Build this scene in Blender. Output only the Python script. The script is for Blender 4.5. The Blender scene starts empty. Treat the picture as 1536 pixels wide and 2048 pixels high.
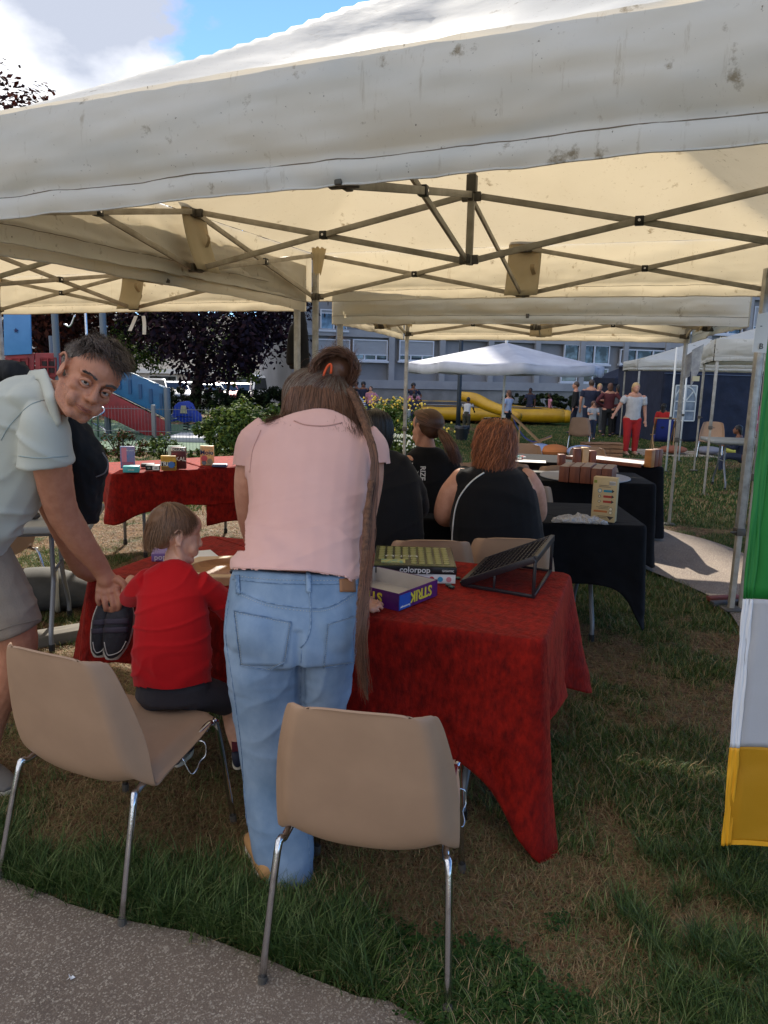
import bpy, bmesh, math, random
import numpy as np
from mathutils import Vector as V, Matrix, noise
from mathutils.bvhtree import BVHTree
random.seed(7); np.random.seed(7)
S = bpy.context.scene
COL = S.collection
R = math.radians
# ---------------------------------------------------------------- camera
FPX, PITCH, ROLL, EYE = 1479.0, .186, .0219, V((0, 0, 1.6))
cp, sp = math.cos(PITCH), math.sin(PITCH)
FW = V((0, cp, -sp)); UP0 = V((0, sp, cp)); RT0 = V((1, 0, 0))
RT = RT0*math.cos(ROLL)+UP0*math.sin(ROLL); UPV = UP0*math.cos(ROLL)-RT0*math.sin(ROLL)
cd = bpy.data.cameras.new('camera'); cam = bpy.data.objects.new('camera', cd); COL.objects.link(cam)
cd.sensor_fit = 'VERTICAL'; cd.sensor_height = 36; cd.sensor_width = 27
cd.lens = 36*FPX/2048; cd.clip_end = 2000; cd.clip_start = .05
cam.matrix_world = Matrix((RT, UPV, -FW)).transposed().to_4x4(); cam.location = EYE
S.camera = cam
# ---------------------------------------------------------------- light
SUN_DIR = V((-.07, .80, .595)).normalized()     # towards the sun: high behind the tents and the apartment block
SUN_EL = math.asin(SUN_DIR.z)
S.view_settings.view_transform = 'Standard'; S.view_settings.look = 'None'
S.view_settings.gamma = 1; S.view_settings.use_curve_mapping = False
S.view_settings.exposure = 1.03
W = bpy.data.worlds.new('World'); S.world = W; W.use_nodes = True
nt = W.node_tree; nt.nodes.clear(); N = nt.nodes.new; L = nt.links.new
wo = N('ShaderNodeOutputWorld'); bg = N('ShaderNodeBackground'); L(bg.outputs[0], wo.inputs[0])
sky = N('ShaderNodeTexSky'); sky.sky_type = 'NISHITA'; sky.sun_disc = False
sky.sun_elevation = SUN_EL; sky.sun_rotation = math.atan2(SUN_DIR.x, SUN_DIR.y)
sky.altitude = 2500; sky.air_density = .9; sky.dust_density = .0; sky.ozone_density = 6
tc = N('ShaderNodeTexCoord'); mp = N('ShaderNodeMapping'); mp.inputs['Scale'].default_value = (1.1, 1.1, 1.9)
mp.inputs['Location'].default_value = (.34, .1, .22)
L(tc.outputs['Generated'], mp.inputs[0])
n1 = N('ShaderNodeTexNoise'); n1.inputs['Scale'].default_value = 2.3; n1.inputs['Detail'].default_value = 9
n1.inputs['Roughness'].default_value = .56; L(mp.outputs[0], n1.inputs['Vector'])
sep = N('ShaderNodeSeparateXYZ'); L(tc.outputs['Generated'], sep.inputs[0])
# cloud bank to the left of the tent's peak, open blue to the right of it
m1 = N('ShaderNodeMath'); m1.operation = 'MULTIPLY_ADD'; m1.inputs[1].default_value = -1.25; m1.inputs[2].default_value = -.16
L(sep.outputs['X'], m1.inputs[0])
m3 = N('ShaderNodeMath'); m3.operation = 'MULTIPLY_ADD'; m3.inputs[1].default_value = -.35; m3.inputs[2].default_value = .2; L(sep.outputs['Y'], m3.inputs[0]); m4 = N('ShaderNodeMath'); m4.operation = 'ADD'; L(m1.outputs[0], m4.inputs[0]); L(m3.outputs[0], m4.inputs[1])  # extra cloud added behind the camera for a more neutral fill light
m2 = N('ShaderNodeMath'); m2.operation = 'ADD'; L(m4.outputs[0], m2.inputs[0]); L(n1.outputs['Fac'], m2.inputs[1])
cr = N('ShaderNodeValToRGB'); cr.color_ramp.elements[0].position = .49; cr.color_ramp.elements[1].position = .545
L(m2.outputs[0], cr.inputs[0])
n2 = N('ShaderNodeTexNoise'); n2.inputs['Scale'].default_value = 3.6; n2.inputs['Detail'].default_value = 7; L(mp.outputs[0], n2.inputs['Vector'])
cc = N('ShaderNodeValToRGB'); cc.color_ramp.elements[0].position = .40; cc.color_ramp.elements[0].color = (2.3, 2.5, 3.0, 1)
cc.color_ramp.elements[1].position = .62; cc.color_ramp.elements[1].color = (6.2, 6.2, 6.3, 1)
L(n2.outputs['Fac'], cc.inputs[0])
mx = N('ShaderNodeMixRGB'); L(cr.outputs[0], mx.inputs[0]); L(sky.outputs[0], mx.inputs[1]); L(cc.outputs[0], mx.inputs[2])
L(mx.outputs[0], bg.inputs[0]); bg.inputs[1].default_value = .135
sl = bpy.data.lights.new('sun', 'SUN'); so = bpy.data.objects.new('sun', sl); COL.objects.link(so)
sl.energy = 4.2; sl.angle = R(.55); sl.color = (1, .93, .82)
so.rotation_euler = SUN_DIR.to_track_quat('Z', 'Y').to_euler(); so.location = (0, 0, 30)
# ---------------------------------------------------------------- helpers
def ray(px, py): return FW+RT*((px-768)/FPX)-UPV*((py-1024)/FPX)
def at_z(px, py, z=0.0):
    d = ray(px, py); return EYE+d*((z-EYE.z)/d.z)
def at_y(px, py, y):
    d = ray(px, py); return EYE+d*(y/d.y)
def gz(x, y): return -.02*max(0., y-12)
def at_g(px, py):
    p = at_z(px, py, 0)
    for _ in range(12): p = at_z(px, py, gz(p.x, p.y))
    return p
def pix(p):
    d = V(p)-EYE; z = d.dot(FW); return 768+FPX*d.dot(RT)/z, 1024-FPX*d.dot(UPV)/z
def lin(c):
    c = c/255; return c/12.92 if c <= .04045 else ((c+.055)/1.055)**2.4
def C(r, g, b): return (lin(r), lin(g), lin(b), 1)
def hx(s): return C(int(s[0:2], 16), int(s[2:4], 16), int(s[4:6], 16))
def fb(p, s=1., o=3): return noise.fractal(V(p)*s, .6, 2.1, o)
MATS = {}
def mat(name, col=(.5, .5, .5, 1), rough=.6, metal=0., col2=None, vs=6., vd=4, vlo=.35, vhi=.65, bump=0., bs=60., bd=3, spec=.5,
        coat=0., sheen=0., alpha=1., trans=0., stretch=None, bdist=.01, emit=None, translucent=None, tcol=None, vor=None, wave=None):
    if name in MATS: return MATS[name]
    m = bpy.data.materials.new(name); m.use_nodes = True; t = m.node_tree; b = t.nodes['Principled BSDF']; n = t.nodes.new; l = t.links.new
    b.inputs['Base Color'].default_value = col; b.inputs['Roughness'].default_value = rough; b.inputs['Metallic'].default_value = metal
    b.inputs['Specular IOR Level'].default_value = spec; b.inputs['Coat Weight'].default_value = coat
    b.inputs['Sheen Weight'].default_value = sheen; b.inputs['Alpha'].default_value = alpha; b.inputs['Transmission Weight'].default_value = trans
    c = n('ShaderNodeTexCoord'); vec = c.outputs['Object']
    if stretch:
        mm = n('ShaderNodeMapping'); mm.inputs['Scale'].default_value = stretch; l(vec, mm.inputs[0]); vec = mm.outputs[0]
    colout = None
    if col2:
        x = n('ShaderNodeTexNoise'); x.inputs['Scale'].default_value = vs; x.inputs['Detail'].default_value = vd; x.inputs['Roughness'].default_value = .62; l(vec, x.inputs['Vector'])
        r = n('ShaderNodeMapRange'); r.inputs[1].default_value = vlo; r.inputs[2].default_value = vhi; l(x.outputs['Fac'], r.inputs[0])
        q = n('ShaderNodeMixRGB'); q.inputs[1].default_value = col; q.inputs[2].default_value = col2; l(r.outputs[0], q.inputs[0]); colout = q.outputs[0]
        l(colout, b.inputs['Base Color'])
    if vor:                                   # (scale, colour, low, high): speckles
        vs_, vc, a0, a1 = vor
        x = n('ShaderNodeTexVoronoi'); x.inputs['Scale'].default_value = vs_; l(vec, x.inputs['Vector'])
        r = n('ShaderNodeMapRange'); r.inputs[1].default_value = a0; r.inputs[2].default_value = a1; l(x.outputs['Color'], r.inputs[0])
        q = n('ShaderNodeMixRGB'); q.inputs[2].default_value = vc; l(r.outputs[0], q.inputs[0])
        if colout: l(colout, q.inputs[1])
        else: q.inputs[1].default_value = col
        colout = q.outputs[0]; l(colout, b.inputs['Base Color'])
    if bump:
        x = n('ShaderNodeTexNoise'); x.inputs['Scale'].default_value = bs; x.inputs['Detail'].default_value = bd; l(vec, x.inputs['Vector'])
        u = n('ShaderNodeBump'); u.inputs['Strength'].default_value = bump; u.inputs['Distance'].default_value = bdist; l(x.outputs['Fac'], u.inputs['Height'])
        l(u.outputs[0], b.inputs['Normal'])
    if emit:
        b.inputs['Emission Color'].default_value = emit; b.inputs['Emission Strength'].default_value = 1
    if translucent:
        o = t.nodes['Material Output']; tr = n('ShaderNodeBsdfTranslucent'); ms = n('ShaderNodeMixShader'); ms.inputs[0].default_value = translucent
        tr.inputs[0].default_value = tcol or col
        if colout and not tcol: l(colout, tr.inputs[0])
        if colout and tcol:
            q = n('ShaderNodeMixRGB'); q.blend_type = 'MULTIPLY'; q.inputs[0].default_value = 1; q.inputs[2].default_value = tcol; l(colout, q.inputs[1]); l(q.outputs[0], tr.inputs[0])
        l(b.outputs[0], ms.inputs[1]); l(tr.outputs[0], ms.inputs[2]); l(ms.outputs[0], o.inputs['Surface'])
    MATS[name] = m; return m
def tag(o, label=None, cat=None, group=None, kind=None):
    if label: o['label'] = label
    if cat: o['category'] = cat
    if group: o['group'] = group
    if kind: o['kind'] = kind
    return o
def thing(name, label, cat, loc=(0, 0, 0), rz=0., group=None):
    o = bpy.data.objects.new(name, None); COL.objects.link(o); o.empty_display_size = .1
    o.location = loc; o.rotation_euler = (0, 0, rz); return tag(o, label, cat, group)
def Mw(o):
    m = Matrix.Translation(o.location) @ o.rotation_euler.to_matrix().to_4x4() @ Matrix.Diagonal((*o.scale, 1))
    return Mw(o.parent) @ m if o.parent else m
def place(o, loc, rz=0., rx=0., ry=0.):
    o.location = loc; o.rotation_euler = (rx, ry, rz); return o
def linkmesh(name, me, parent=None):
    o = bpy.data.objects.new(name, me); COL.objects.link(o)
    if parent: o.parent = parent
    return o
def dup(root, loc=None, rz=None, label=None, **kw):
    def cpy(o, p):
        c = o.copy(); COL.objects.link(c); c.parent = p
        for ch in o.children: cpy(ch, c)
        return c
    r = cpy(root, None)
    if loc is not None: r.location = loc
    if rz is not None: r.rotation_euler = (0, 0, rz)
    if label: r['label'] = label
    for k, v in kw.items(): r[k] = v
    return r
def catmull(P, n):
    """P: array (k,d); n samples per segment"""
    P = np.asarray(P, float); k = len(P)
    if k < 3: return np.array([P[0]+(P[-1]-P[0])*t for t in np.linspace(0, 1, n+1)])
    E = np.vstack([2*P[0]-P[1], P, 2*P[-1]-P[-2]]); out = []
    for i in range(k-1):
        a, b, c, d = E[i:i+4]
        for t in np.linspace(0, 1, n, endpoint=False):
            out.append(.5*((2*b)+(c-a)*t+(2*a-5*b+4*c-d)*t*t+(3*b-a-3*c+d)*t**3))
    out.append(P[-1]); return np.array(out)
class MB:
    def __init__(s): s.v = []; s.f = []; s.m = []; s.cur = 0
    def add(s, vs, fs):
        o = len(s.v); s.v += [tuple(p) for p in vs]
        for f in fs: s.f.append(tuple(i+o for i in f)); s.m.append(s.cur)
        return s
    def box(s, c, d, M=None, taper=1.):
        x, y, z = d[0]/2, d[1]/2, d[2]/2
        P = [V((a*x*(taper if e > 0 else 1), b*y*(taper if e > 0 else 1), e*z)) for e in (-1, 1) for a, b in ((-1, -1), (1, -1), (1, 1), (-1, 1))]
        if M is not None: P = [M @ p for p in P]
        return s.add([p+V(c) for p in P], [(3, 2, 1, 0), (4, 5, 6, 7), (0, 1, 5, 4), (1, 2, 6, 5), (2, 3, 7, 6), (3, 0, 4, 7)])
    def bar(s, a, b, w, h, up=(0, 0, 1)):
        a, b = V(a), V(b); t = (b-a).normalized(); u = V(up); sd = t.cross(u)
        if sd.length < 1e-4: sd = t.cross(V((1, 0, 0)))
        sd.normalize(); u = sd.cross(t)
        return s.add([p+sd*(i*w/2)+u*(j*h/2) for p in (a, b) for i, j in ((-1, -1), (1, -1), (1, 1), (-1, 1))],
                     [(0, 1, 2, 3), (7, 6, 5, 4), (4, 5, 1, 0), (5, 6, 2, 1), (6, 7, 3, 2), (7, 4, 0, 3)])
    def rings(s, rs, close=True, cap=True):
        n = len(rs[0]); vs = [p for r in rs for p in r]; fs = []
        for i in range(len(rs)-1):
            for j in range(n if close else n-1):
                k = (j+1) % n; fs.append((i*n+j, i*n+k, (i+1)*n+k, (i+1)*n+j))
        if cap and close: fs += [tuple(range(n-1, -1, -1)), tuple(range((len(rs)-1)*n, len(rs)*n))]
        return s.add(vs, fs)
    def tube(s, pts, r, n=8, sm=0, cap=True, hint=None):
        if sm: 
            rr = r if hasattr(r, '__len__') else [r]*len(pts)
            q = catmull([list(p)+[x] for p, x in zip(pts, rr)], sm); pts = [V(a[:3]) for a in q]; r = [a[3] for a in q]
        pts = [V(p) for p in pts]
        rr = r if hasattr(r, '__len__') else [r]*len(pts)
        t0 = (pts[1]-pts[0]).normalized(); u = V(hint) if hint else (V((0, 0, 1)) if abs(t0.z) < .9 else V((1, 0, 0)))
        out = []
        for i, p in enumerate(pts):
            t = (pts[min(i+1, len(pts)-1)]-pts[max(i-1, 0)]).normalized()
            sd = t.cross(u).normalized(); u = sd.cross(t).normalized()
            out.append([p+(sd*math.cos(a)+u*math.sin(a))*rr[i] for a in [2*math.pi*j/n for j in range(n)]])
        return s.rings(out, cap=cap)
    def loft(s, rs, n=20, sub=3, dome=.5, sq=2.):
        """rs: (centre, avec, bvec); rounded ends"""
        q = catmull([list(c)+list(a)+list(b) for c, a, b in rs], sub)
        def rng(c, a, b, k=1.):
            o = []
            for j in range(n):
                th = 2*math.pi*j/n; x, y = math.cos(th), math.sin(th)
                if sq != 2.:
                    x = math.copysign(abs(x)**(2/sq), x); y = math.copysign(abs(y)**(2/sq), y)
                o.append(c+a*(x*k)+b*(y*k))
            return o
        Q = [(V(r[:3]), V(r[3:6]), V(r[6:9])) for r in q]; out = []
        def ends(Q0, Q1):
            d = (Q0[0]-Q1[0]).normalized(); h = min(Q0[1].length, Q0[2].length)*dome; e = []
            for a in (80, 60, 40, 20):
                e.append(rng(Q0[0]+d*(h*math.sin(R(a))), Q0[1], Q0[2], math.cos(R(a))))
            return e
        if dome: out += ends(Q[0], Q[1])
        out += [rng(*x) for x in Q]
        if dome: out += ends(Q[-1], Q[-2])[::-1]
        return s.rings(out)
    def limb(s, pts, rad, n=16, sub=4, hint=(1, 0, 0), flat=1., dome=1.):
        pts = [V(p) for p in pts]; rs = []
        for i, p in enumerate(pts):
            t = (pts[min(i+1, len(pts)-1)]-pts[max(i-1, 0)]).normalized()
            a = (V(hint)-t*V(hint).dot(t))
            if a.length < .05: a = t.orthogonal()
            a.normalize(); b = t.cross(a)
            r = rad[i]; ra, rb = (r if hasattr(r, '__len__') else (r, r*flat)); rs.append((p, a*ra, b*rb))
        return s.loft(rs, n, sub, dome)
    def ell(s, c, r, M=None, n=16, k=10):
        c = V(c); vs = []; 
        out = []
        for i in range(k+1):
            ph = math.pi*(i/k)*.98+.01*math.pi
            row = []
            for j in range(n):
                th = 2*math.pi*j/n
                p = V((r[0]*math.sin(ph)*math.cos(th), r[1]*math.sin(ph)*math.sin(th), -r[2]*math.cos(ph)))
                row.append(c+(M @ p if M is not None else p))
            out.append(row)
        return s.rings(out)
    def grid(s, fn, nu, nv, closeu=False):
        vs = [fn(i/nu, j/nv) for j in range(nv+1) for i in range(nu if closeu else nu+1)]
        w = nu if closeu else nu+1; fs = []
        for j in range(nv):
            for i in range(nu):
                k = (i+1) % w; fs.append((j*w+i, j*w+k, (j+1)*w+k, (j+1)*w+i))
        return s.add(vs, fs)
    def poly(s, pts): return s.add(pts, [tuple(range(len(pts)))])
    def prism(s, pts, d):
        n = len(pts); P = [V(p) for p in pts]; D = V(d)
        return s.add(P+[p+D for p in P], [tuple(range(n-1, -1, -1)), tuple(range(n, 2*n))]+[(i, (i+1) % n, n+(i+1) % n, n+i) for i in range(n)])
    def mesh(s, name, mats=()):
        me = bpy.data.meshes.new(name); me.from_pydata([tuple(p) for p in s.v], [], s.f)
        for m in (mats if isinstance(mats, (list, tuple)) else [mats]): me.materials.append(m)
        if max(s.m or [0]): me.polygons.foreach_set('material_index', s.m)
        return me
    def build(s, name, mats, parent=None, w=False, smooth=False, bevel=0., label=None, solid=0., fixn=True, seg=2, sub=0):
        if w and parent is not None:
            I = Mw(parent).inverted(); s.v = [tuple(I @ V(p)) for p in s.v]
        me = s.mesh(name, mats)
        if fixn:
            bm = bmesh.new(); bm.from_mesh(me); bmesh.ops.recalc_face_normals(bm, faces=bm.faces); bm.to_mesh(me); bm.free()
        o = linkmesh(name, me, parent)
        if smooth: shade(me)
        if solid:
            x = o.modifiers.new('s', 'SOLIDIFY'); x.thickness = solid; x.offset = 0
        if bevel:
            x = o.modifiers.new('b', 'BEVEL'); x.width = bevel; x.segments = seg; x.limit_method = 'ANGLE'; x.angle_limit = R(40); shade(me)
        if sub:
            x = o.modifiers.new('u', 'SUBSURF'); x.levels = sub; x.render_levels = sub; shade(me)
        if label: o['label'] = label
        return o
def shade(me): me.polygons.foreach_set('use_smooth', [True]*len(me.polygons)); me.update()
def remesh(mb, vox=.008, it=6, fac=.5):
    """union of all closed pieces of mb as one skin; returns (verts, faces)"""
    me = mb.mesh('tmp'); o = bpy.data.objects.new('tmp', me); COL.objects.link(o)
    bm = bmesh.new(); bm.from_mesh(me); bmesh.ops.recalc_face_normals(bm, faces=bm.faces); bm.to_mesh(me); bm.free()
    a = o.modifiers.new('r', 'REMESH'); a.mode = 'VOXEL'; a.voxel_size = vox
    if it:
        b = o.modifiers.new('s', 'SMOOTH'); b.factor = fac; b.iterations = it
    dg = bpy.context.evaluated_depsgraph_get(); e = o.evaluated_get(dg); r = bpy.data.meshes.new_from_object(e)
    n = len(r.vertices); co = np.empty(n*3); r.vertices.foreach_get('co', co)
    nn = np.empty(n*3); r.vertices.foreach_get('normal', nn)
    F = [tuple(p.vertices) for p in r.polygons]
    bpy.data.objects.remove(o); bpy.data.meshes.remove(me); bpy.data.meshes.remove(r)
    return co.reshape(-1, 3), F, nn.reshape(-1, 3)
def skin(mb, name, m, parent, vox=.008, it=6, fn=None, cut=None, fac=.5, label=None, local=False):
    """remeshed, displaced by fn(p, n) -> metres along the normal, cut(p) -> drop; linked under parent from world coordinates"""
    co, F, nn = remesh(mb, vox, it, fac)
    if fn:
        for i in range(len(co)): co[i] += nn[i]*fn(V(co[i]), V(nn[i]))
    if cut:
        keep = [not cut(V(c)) for c in co]; idx = {}; v2 = []
        for i, k in enumerate(keep):
            if k: idx[i] = len(v2); v2.append(co[i])
        F = [tuple(idx[i] for i in f) for f in F if all(keep[i] for i in f)]; co = np.array(v2)
    q = MB(); q.v = [tuple(c) for c in co]; q.f = F; q.m = [0]*len(F)
    ms = q.v[:]; tree = BVHTree.FromPolygons([V(c) for c in ms], F)
    o = q.build(name, m, parent, w=parent is not None and not local, smooth=True, fixn=False, label=label)
    return o, tree
def text(s, name, m, size, M, parent=None, ext=.0008, w=False, align='CENTER', sx=1., bold=0.):
    cu = bpy.data.curves.new('t', 'FONT'); cu.body = s; cu.size = size; cu.align_x = align; cu.align_y = 'CENTER'; cu.extrude = ext; cu.offset = bold
    cu.resolution_u = 3
    o = bpy.data.objects.new('t', cu); COL.objects.link(o)
    dg = bpy.context.evaluated_depsgraph_get(); me = bpy.data.meshes.new_from_object(o.evaluated_get(dg)); me.name = name
    bpy.data.objects.remove(o); bpy.data.curves.remove(cu)
    if w and parent: M = Mw(parent).inverted() @ M
    me.transform(M @ Matrix.Diagonal((sx, 1, 1, 1))); me.materials.clear(); me.materials.append(m)
    return linkmesh(name, me, parent)
def frame(o, x, y):
    """matrix with origin o, text direction x, text up y"""
    x = V(x).normalized(); y = V(y); y = (y-x*y.dot(x)).normalized(); z = x.cross(y)
    m = Matrix((x, y, z)).transposed().to_4x4(); m.translation = V(o); return m
def tiltM(axis, ang): return Matrix.Rotation(ang, 3, axis)
YAW = -.352
GU = V((math.cos(YAW), math.sin(YAW), 0)); GV = V((-math.sin(YAW), math.cos(YAW), 0))
# ---------------------------------------------------------------- common materials
ALU = mat('aluminium', C(186, 184, 180), .42, .35, col2=C(150, 147, 142), vs=14, bump=.05, bs=120)
ALUW = mat('aged_aluminium', C(178, 170, 158), .5, .1, col2=C(146, 138, 124), vs=9, bump=.08, bs=90)
CHROME = mat('chrome_steel', C(205, 205, 208), .16, 1., col2=C(150, 148, 146), vs=25, vlo=.5, vhi=.8, bump=.03, bs=200)
BLACKP = mat('black_plastic', C(22, 22, 24), .45)
GREYP = mat('grey_bracket', C(92, 86, 78), .5, col2=C(70, 66, 60))
WHITEM = mat('white_paint', C(225, 225, 222), .5)
# ================================================================ ground
def pathedge(x): return float(np.interp(x, [-3, -1.19, -.74, -.47, -.14, .04, .25, .8, 3], [2.75, 2.06, 1.90, 1.83, 1.70, 1.62, 1.48, 1.1, -.4]))
def patch(x, y):
    """0 bare dry earth .. 1 lush grass"""
    a = fb((x, y, 3.3), 1.1, 4)+.45*fb((x, y, 9.1), 3.2, 2)-.02
    if x < -.2 and 4.6 < y < 10: a -= .35
    if y > 8 and x > -1: a += .45
    e = y-pathedge(x)                           # lush fringe along the path's edge, worn earth behind it
    if x < .9 and y < 4.5: a += .62*math.exp(-(max(0, e)/.19)**2)-.55*min(1, max(0, (e-.2)/.3))*(1 if x < .5 else .5)
    if x > .35 and y < 3.2: a += .62*max(0, min(1, (2.15-y-.15*x)/.7))+.28*(x > .6)
    if x > .9 and 2 < y < 8: a += .16
    return max(0., min(1., .5+a*1.5))
g = MB()
xs = list(np.arange(-3.5, 4.6, .05)); xs = [-160, -90, -60, -40, -25, -15, -10, -7, -5]+xs+[5, 6, 7, 9, 12, 17, 25, 40, 60, 90, 160]
ys = [-40, -10, -3, 0]+list(np.arange(1, 8.5, .05))+list(np.arange(8.6, 14, .25))+[15, 16, 17, 18, 20, 22, 24, 26, 28, 30, 35, 40, 50, 60, 80, 120, 200, 400]
nx = len(xs); vs = []; cols = []
for y in ys:
    for x in xs:
        p = patch(x, y); near = -3.5 <= x <= 4.6 and 1 <= y < 8.5
        z = gz(x, y)+(fb((x, y, 0), 2.2, 3)*.012+fb((x, y, 5), 14, 2)*.006 if near else 0)
        vs.append((x, y, z)); cols.append(p)
fs = [(j*nx+i, j*nx+i+1, (j+1)*nx+i+1, (j+1)*nx+i) for j in range(len(ys)-1) for i in range(nx-1)]
g.add(vs, fs)
gm = mat('lawn_earth', C(112, 86, 62)); t = gm.node_tree; b = t.nodes['Principled BSDF']; n = t.nodes.new; l = t.links.new
at = n('ShaderNodeAttribute'); at.attribute_name = 'lush'; tcn = n('ShaderNodeTexCoord')
def nz(scale, detail=5, st=None):
    x = n('ShaderNodeTexNoise'); x.inputs['Scale'].default_value = scale; x.inputs['Detail'].default_value = detail; x.inputs['Roughness'].default_value = .65
    if st:
        k = n('ShaderNodeMapping'); k.inputs['Scale'].default_value = st[:3]; k.inputs['Rotation'].default_value = (0, 0, st[3]); l(tcn.outputs['Object'], k.inputs[0]); l(k.outputs[0], x.inputs['Vector'])
    else: l(tcn.outputs['Object'], x.inputs['Vector'])
    return x.outputs['Fac']
def ramp(src, *st):
    x = n('ShaderNodeValToRGB'); e = x.color_ramp.elements; e[0].position, e[0].color = st[0]; e[1].position, e[1].color = st[1]
    for p, c in st[2:]:
        q = e.new(p); q.color = c
    l(src, x.inputs[0]); return x.outputs[0]
straw = ramp(nz(55, 6, (1, .22, 1, .6)), (.36, C(58, 42, 30)), (.68, C(168, 136, 100)), (.52, C(110, 82, 58)))
straw2 = ramp(nz(60, 6, (.2, 1, 1, .3)), (.36, C(66, 48, 34)), (.66, C(158, 128, 92)), (.5, C(104, 78, 56)))
mm = n('ShaderNodeMixRGB'); l(ramp(nz(9, 3), (.45, (0, 0, 0, 1)), (.55, (1, 1, 1, 1))), mm.inputs[0]); l(straw, mm.inputs[1]); l(straw2, mm.inputs[2])
grs = ramp(nz(40, 6), (.35, C(26, 38, 16)), (.68, C(82, 104, 48)), (.52, C(50, 70, 28)))
q = n('ShaderNodeMixRGB'); ad = n('ShaderNodeMath'); ad.operation = 'MULTIPLY_ADD'; ad.inputs[1].default_value = .9; l(nz(22, 4), ad.inputs[0])
ma = n('ShaderNodeMath'); ma.operation = 'SUBTRACT'; ma.inputs[1].default_value = .5; l(at.outputs['Fac'], ma.inputs[0]); l(ma.outputs[0], ad.inputs[2])
l(ramp(ad.outputs[0], (.38, (0, 0, 0, 1)), (.58, (1, 1, 1, 1))), q.inputs[0]); l(mm.outputs[0], q.inputs[1]); l(grs, q.inputs[2]); l(q.outputs[0], b.inputs['Base Color'])
bu = n('ShaderNodeBump'); bu.inputs['Strength'].default_value = .9; bu.inputs['Distance'].default_value = .02; l(nz(70, 6), bu.inputs['Height']); l(bu.outputs[0], b.inputs['Normal'])
b.inputs['Roughness'].default_value = .95; b.inputs['Specular IOR Level'].default_value = .15
lawn = g.build('lawn', gm, fixn=False, smooth=True); tag(lawn, 'worn lawn of patchy green grass and dry brown straw under the tents', kind='structure')
ca = lawn.data.attributes.new('lush', 'FLOAT', 'POINT'); ca.data.foreach_set('value', cols)
# ---- concrete paths with exposed aggregate
pm = mat('path_aggregate', C(156, 136, 116), .85, col2=C(128, 110, 94), vs=1.6, vor=(210, C(196, 180, 158), .62, .86), bump=.5, bs=170, bdist=.006)
t2 = pm.node_tree; nn_ = t2.nodes.new; b2 = t2.nodes['Principled BSDF']
vo = nn_('ShaderNodeTexVoronoi'); vo.inputs['Scale'].default_value = 190; tcc = nn_('ShaderNodeTexCoord'); t2.links.new(tcc.outputs['Object'], vo.inputs['Vector'])
mr = nn_('ShaderNodeMapRange'); mr.inputs[1].default_value = .2; mr.inputs[2].default_value = .36; mr.inputs[3].default_value = 1; mr.inputs[4].default_value = .55; t2.links.new(vo.outputs['Distance'], mr.inputs[0])
src = b2.inputs['Base Color'].links[0].from_socket
mu = nn_('ShaderNodeMixRGB'); mu.blend_type = 'MULTIPLY'; mu.inputs[0].default_value = .75; t2.links.new(src, mu.inputs[1]); t2.links.new(mr.outputs[0], mu.inputs[2]); t2.links.new(mu.outputs[0], b2.inputs['Base Color'])
def sheet(name, pts, z, m, label, sub=None):
    q = MB(); q.poly([V((p[0], p[1], gz(p[0], p[1])+z)) for p in pts]); o = q.build(name, m, fixn=False); me = o.data
    bm = bmesh.new(); bm.from_mesh(me); bmesh.ops.triangulate(bm, faces=bm.faces)
    for f in bm.faces:
        if f.normal.z < 0: f.normal_flip()
    bm.to_mesh(me); bm.free(); return tag(o, label, kind='structure')
e1 = [(x, pathedge(x)+.02*fb((x, 0, 0), 3)) for x in np.arange(-3, 3, .08)]
sheet('path', [(3, -3), (-3, -3)][::-1]+e1[::-1], .018, pm, 'speckled exposed aggregate path in the foreground')
pp = [(1290, 1052), (1345, 1066), (1420, 1085), (1490, 1112), (1560, 1150), (1720, 1240), (1720, 1500), (1560, 1395), (1500, 1300), (1455, 1225), (1410, 1192), (1290, 1142), (1215, 1108), (1160, 1070), (1180, 1030), (1240, 1036)]
pts = [at_z(*p, 0) for p in pp]; cc_ = catmull([list(p) for p in pts]+[list(pts[0])], 5)[:-1]
SIDE = [(p[0], p[1]) for p in cc_]
sheet('path', SIDE, .02, pm, 'curved aggregate path running past the black tables on the right')
def inside(x, y, P):
    c = False; j = len(P)-1
    for i in range(len(P)):
        if (P[i][1] > y) != (P[j][1] > y) and x < (P[j][0]-P[i][0])*(y-P[i][1])/(P[j][1]-P[i][1])+P[i][0]: c = not c
        j = i
    return c
sheet('playground_surface', [(-16, 15), (-1.9, 15), (-1.9, 25), (-16, 25)], .01, mat('green_rubber', C(74, 104, 76), .9, col2=C(60, 88, 64), vs=3, bump=.3, bs=200), 'green rubber safety surface inside the playground fence')
sheet('car_park', [(-45, 39), (4, 39), (4, 62), (-45, 62)], .01, mat('car_park_asphalt', C(78, 78, 80), .9, col2=C(62, 62, 64), vs=2, bump=.3, bs=120), 'grey asphalt car park behind the hedge')
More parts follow.
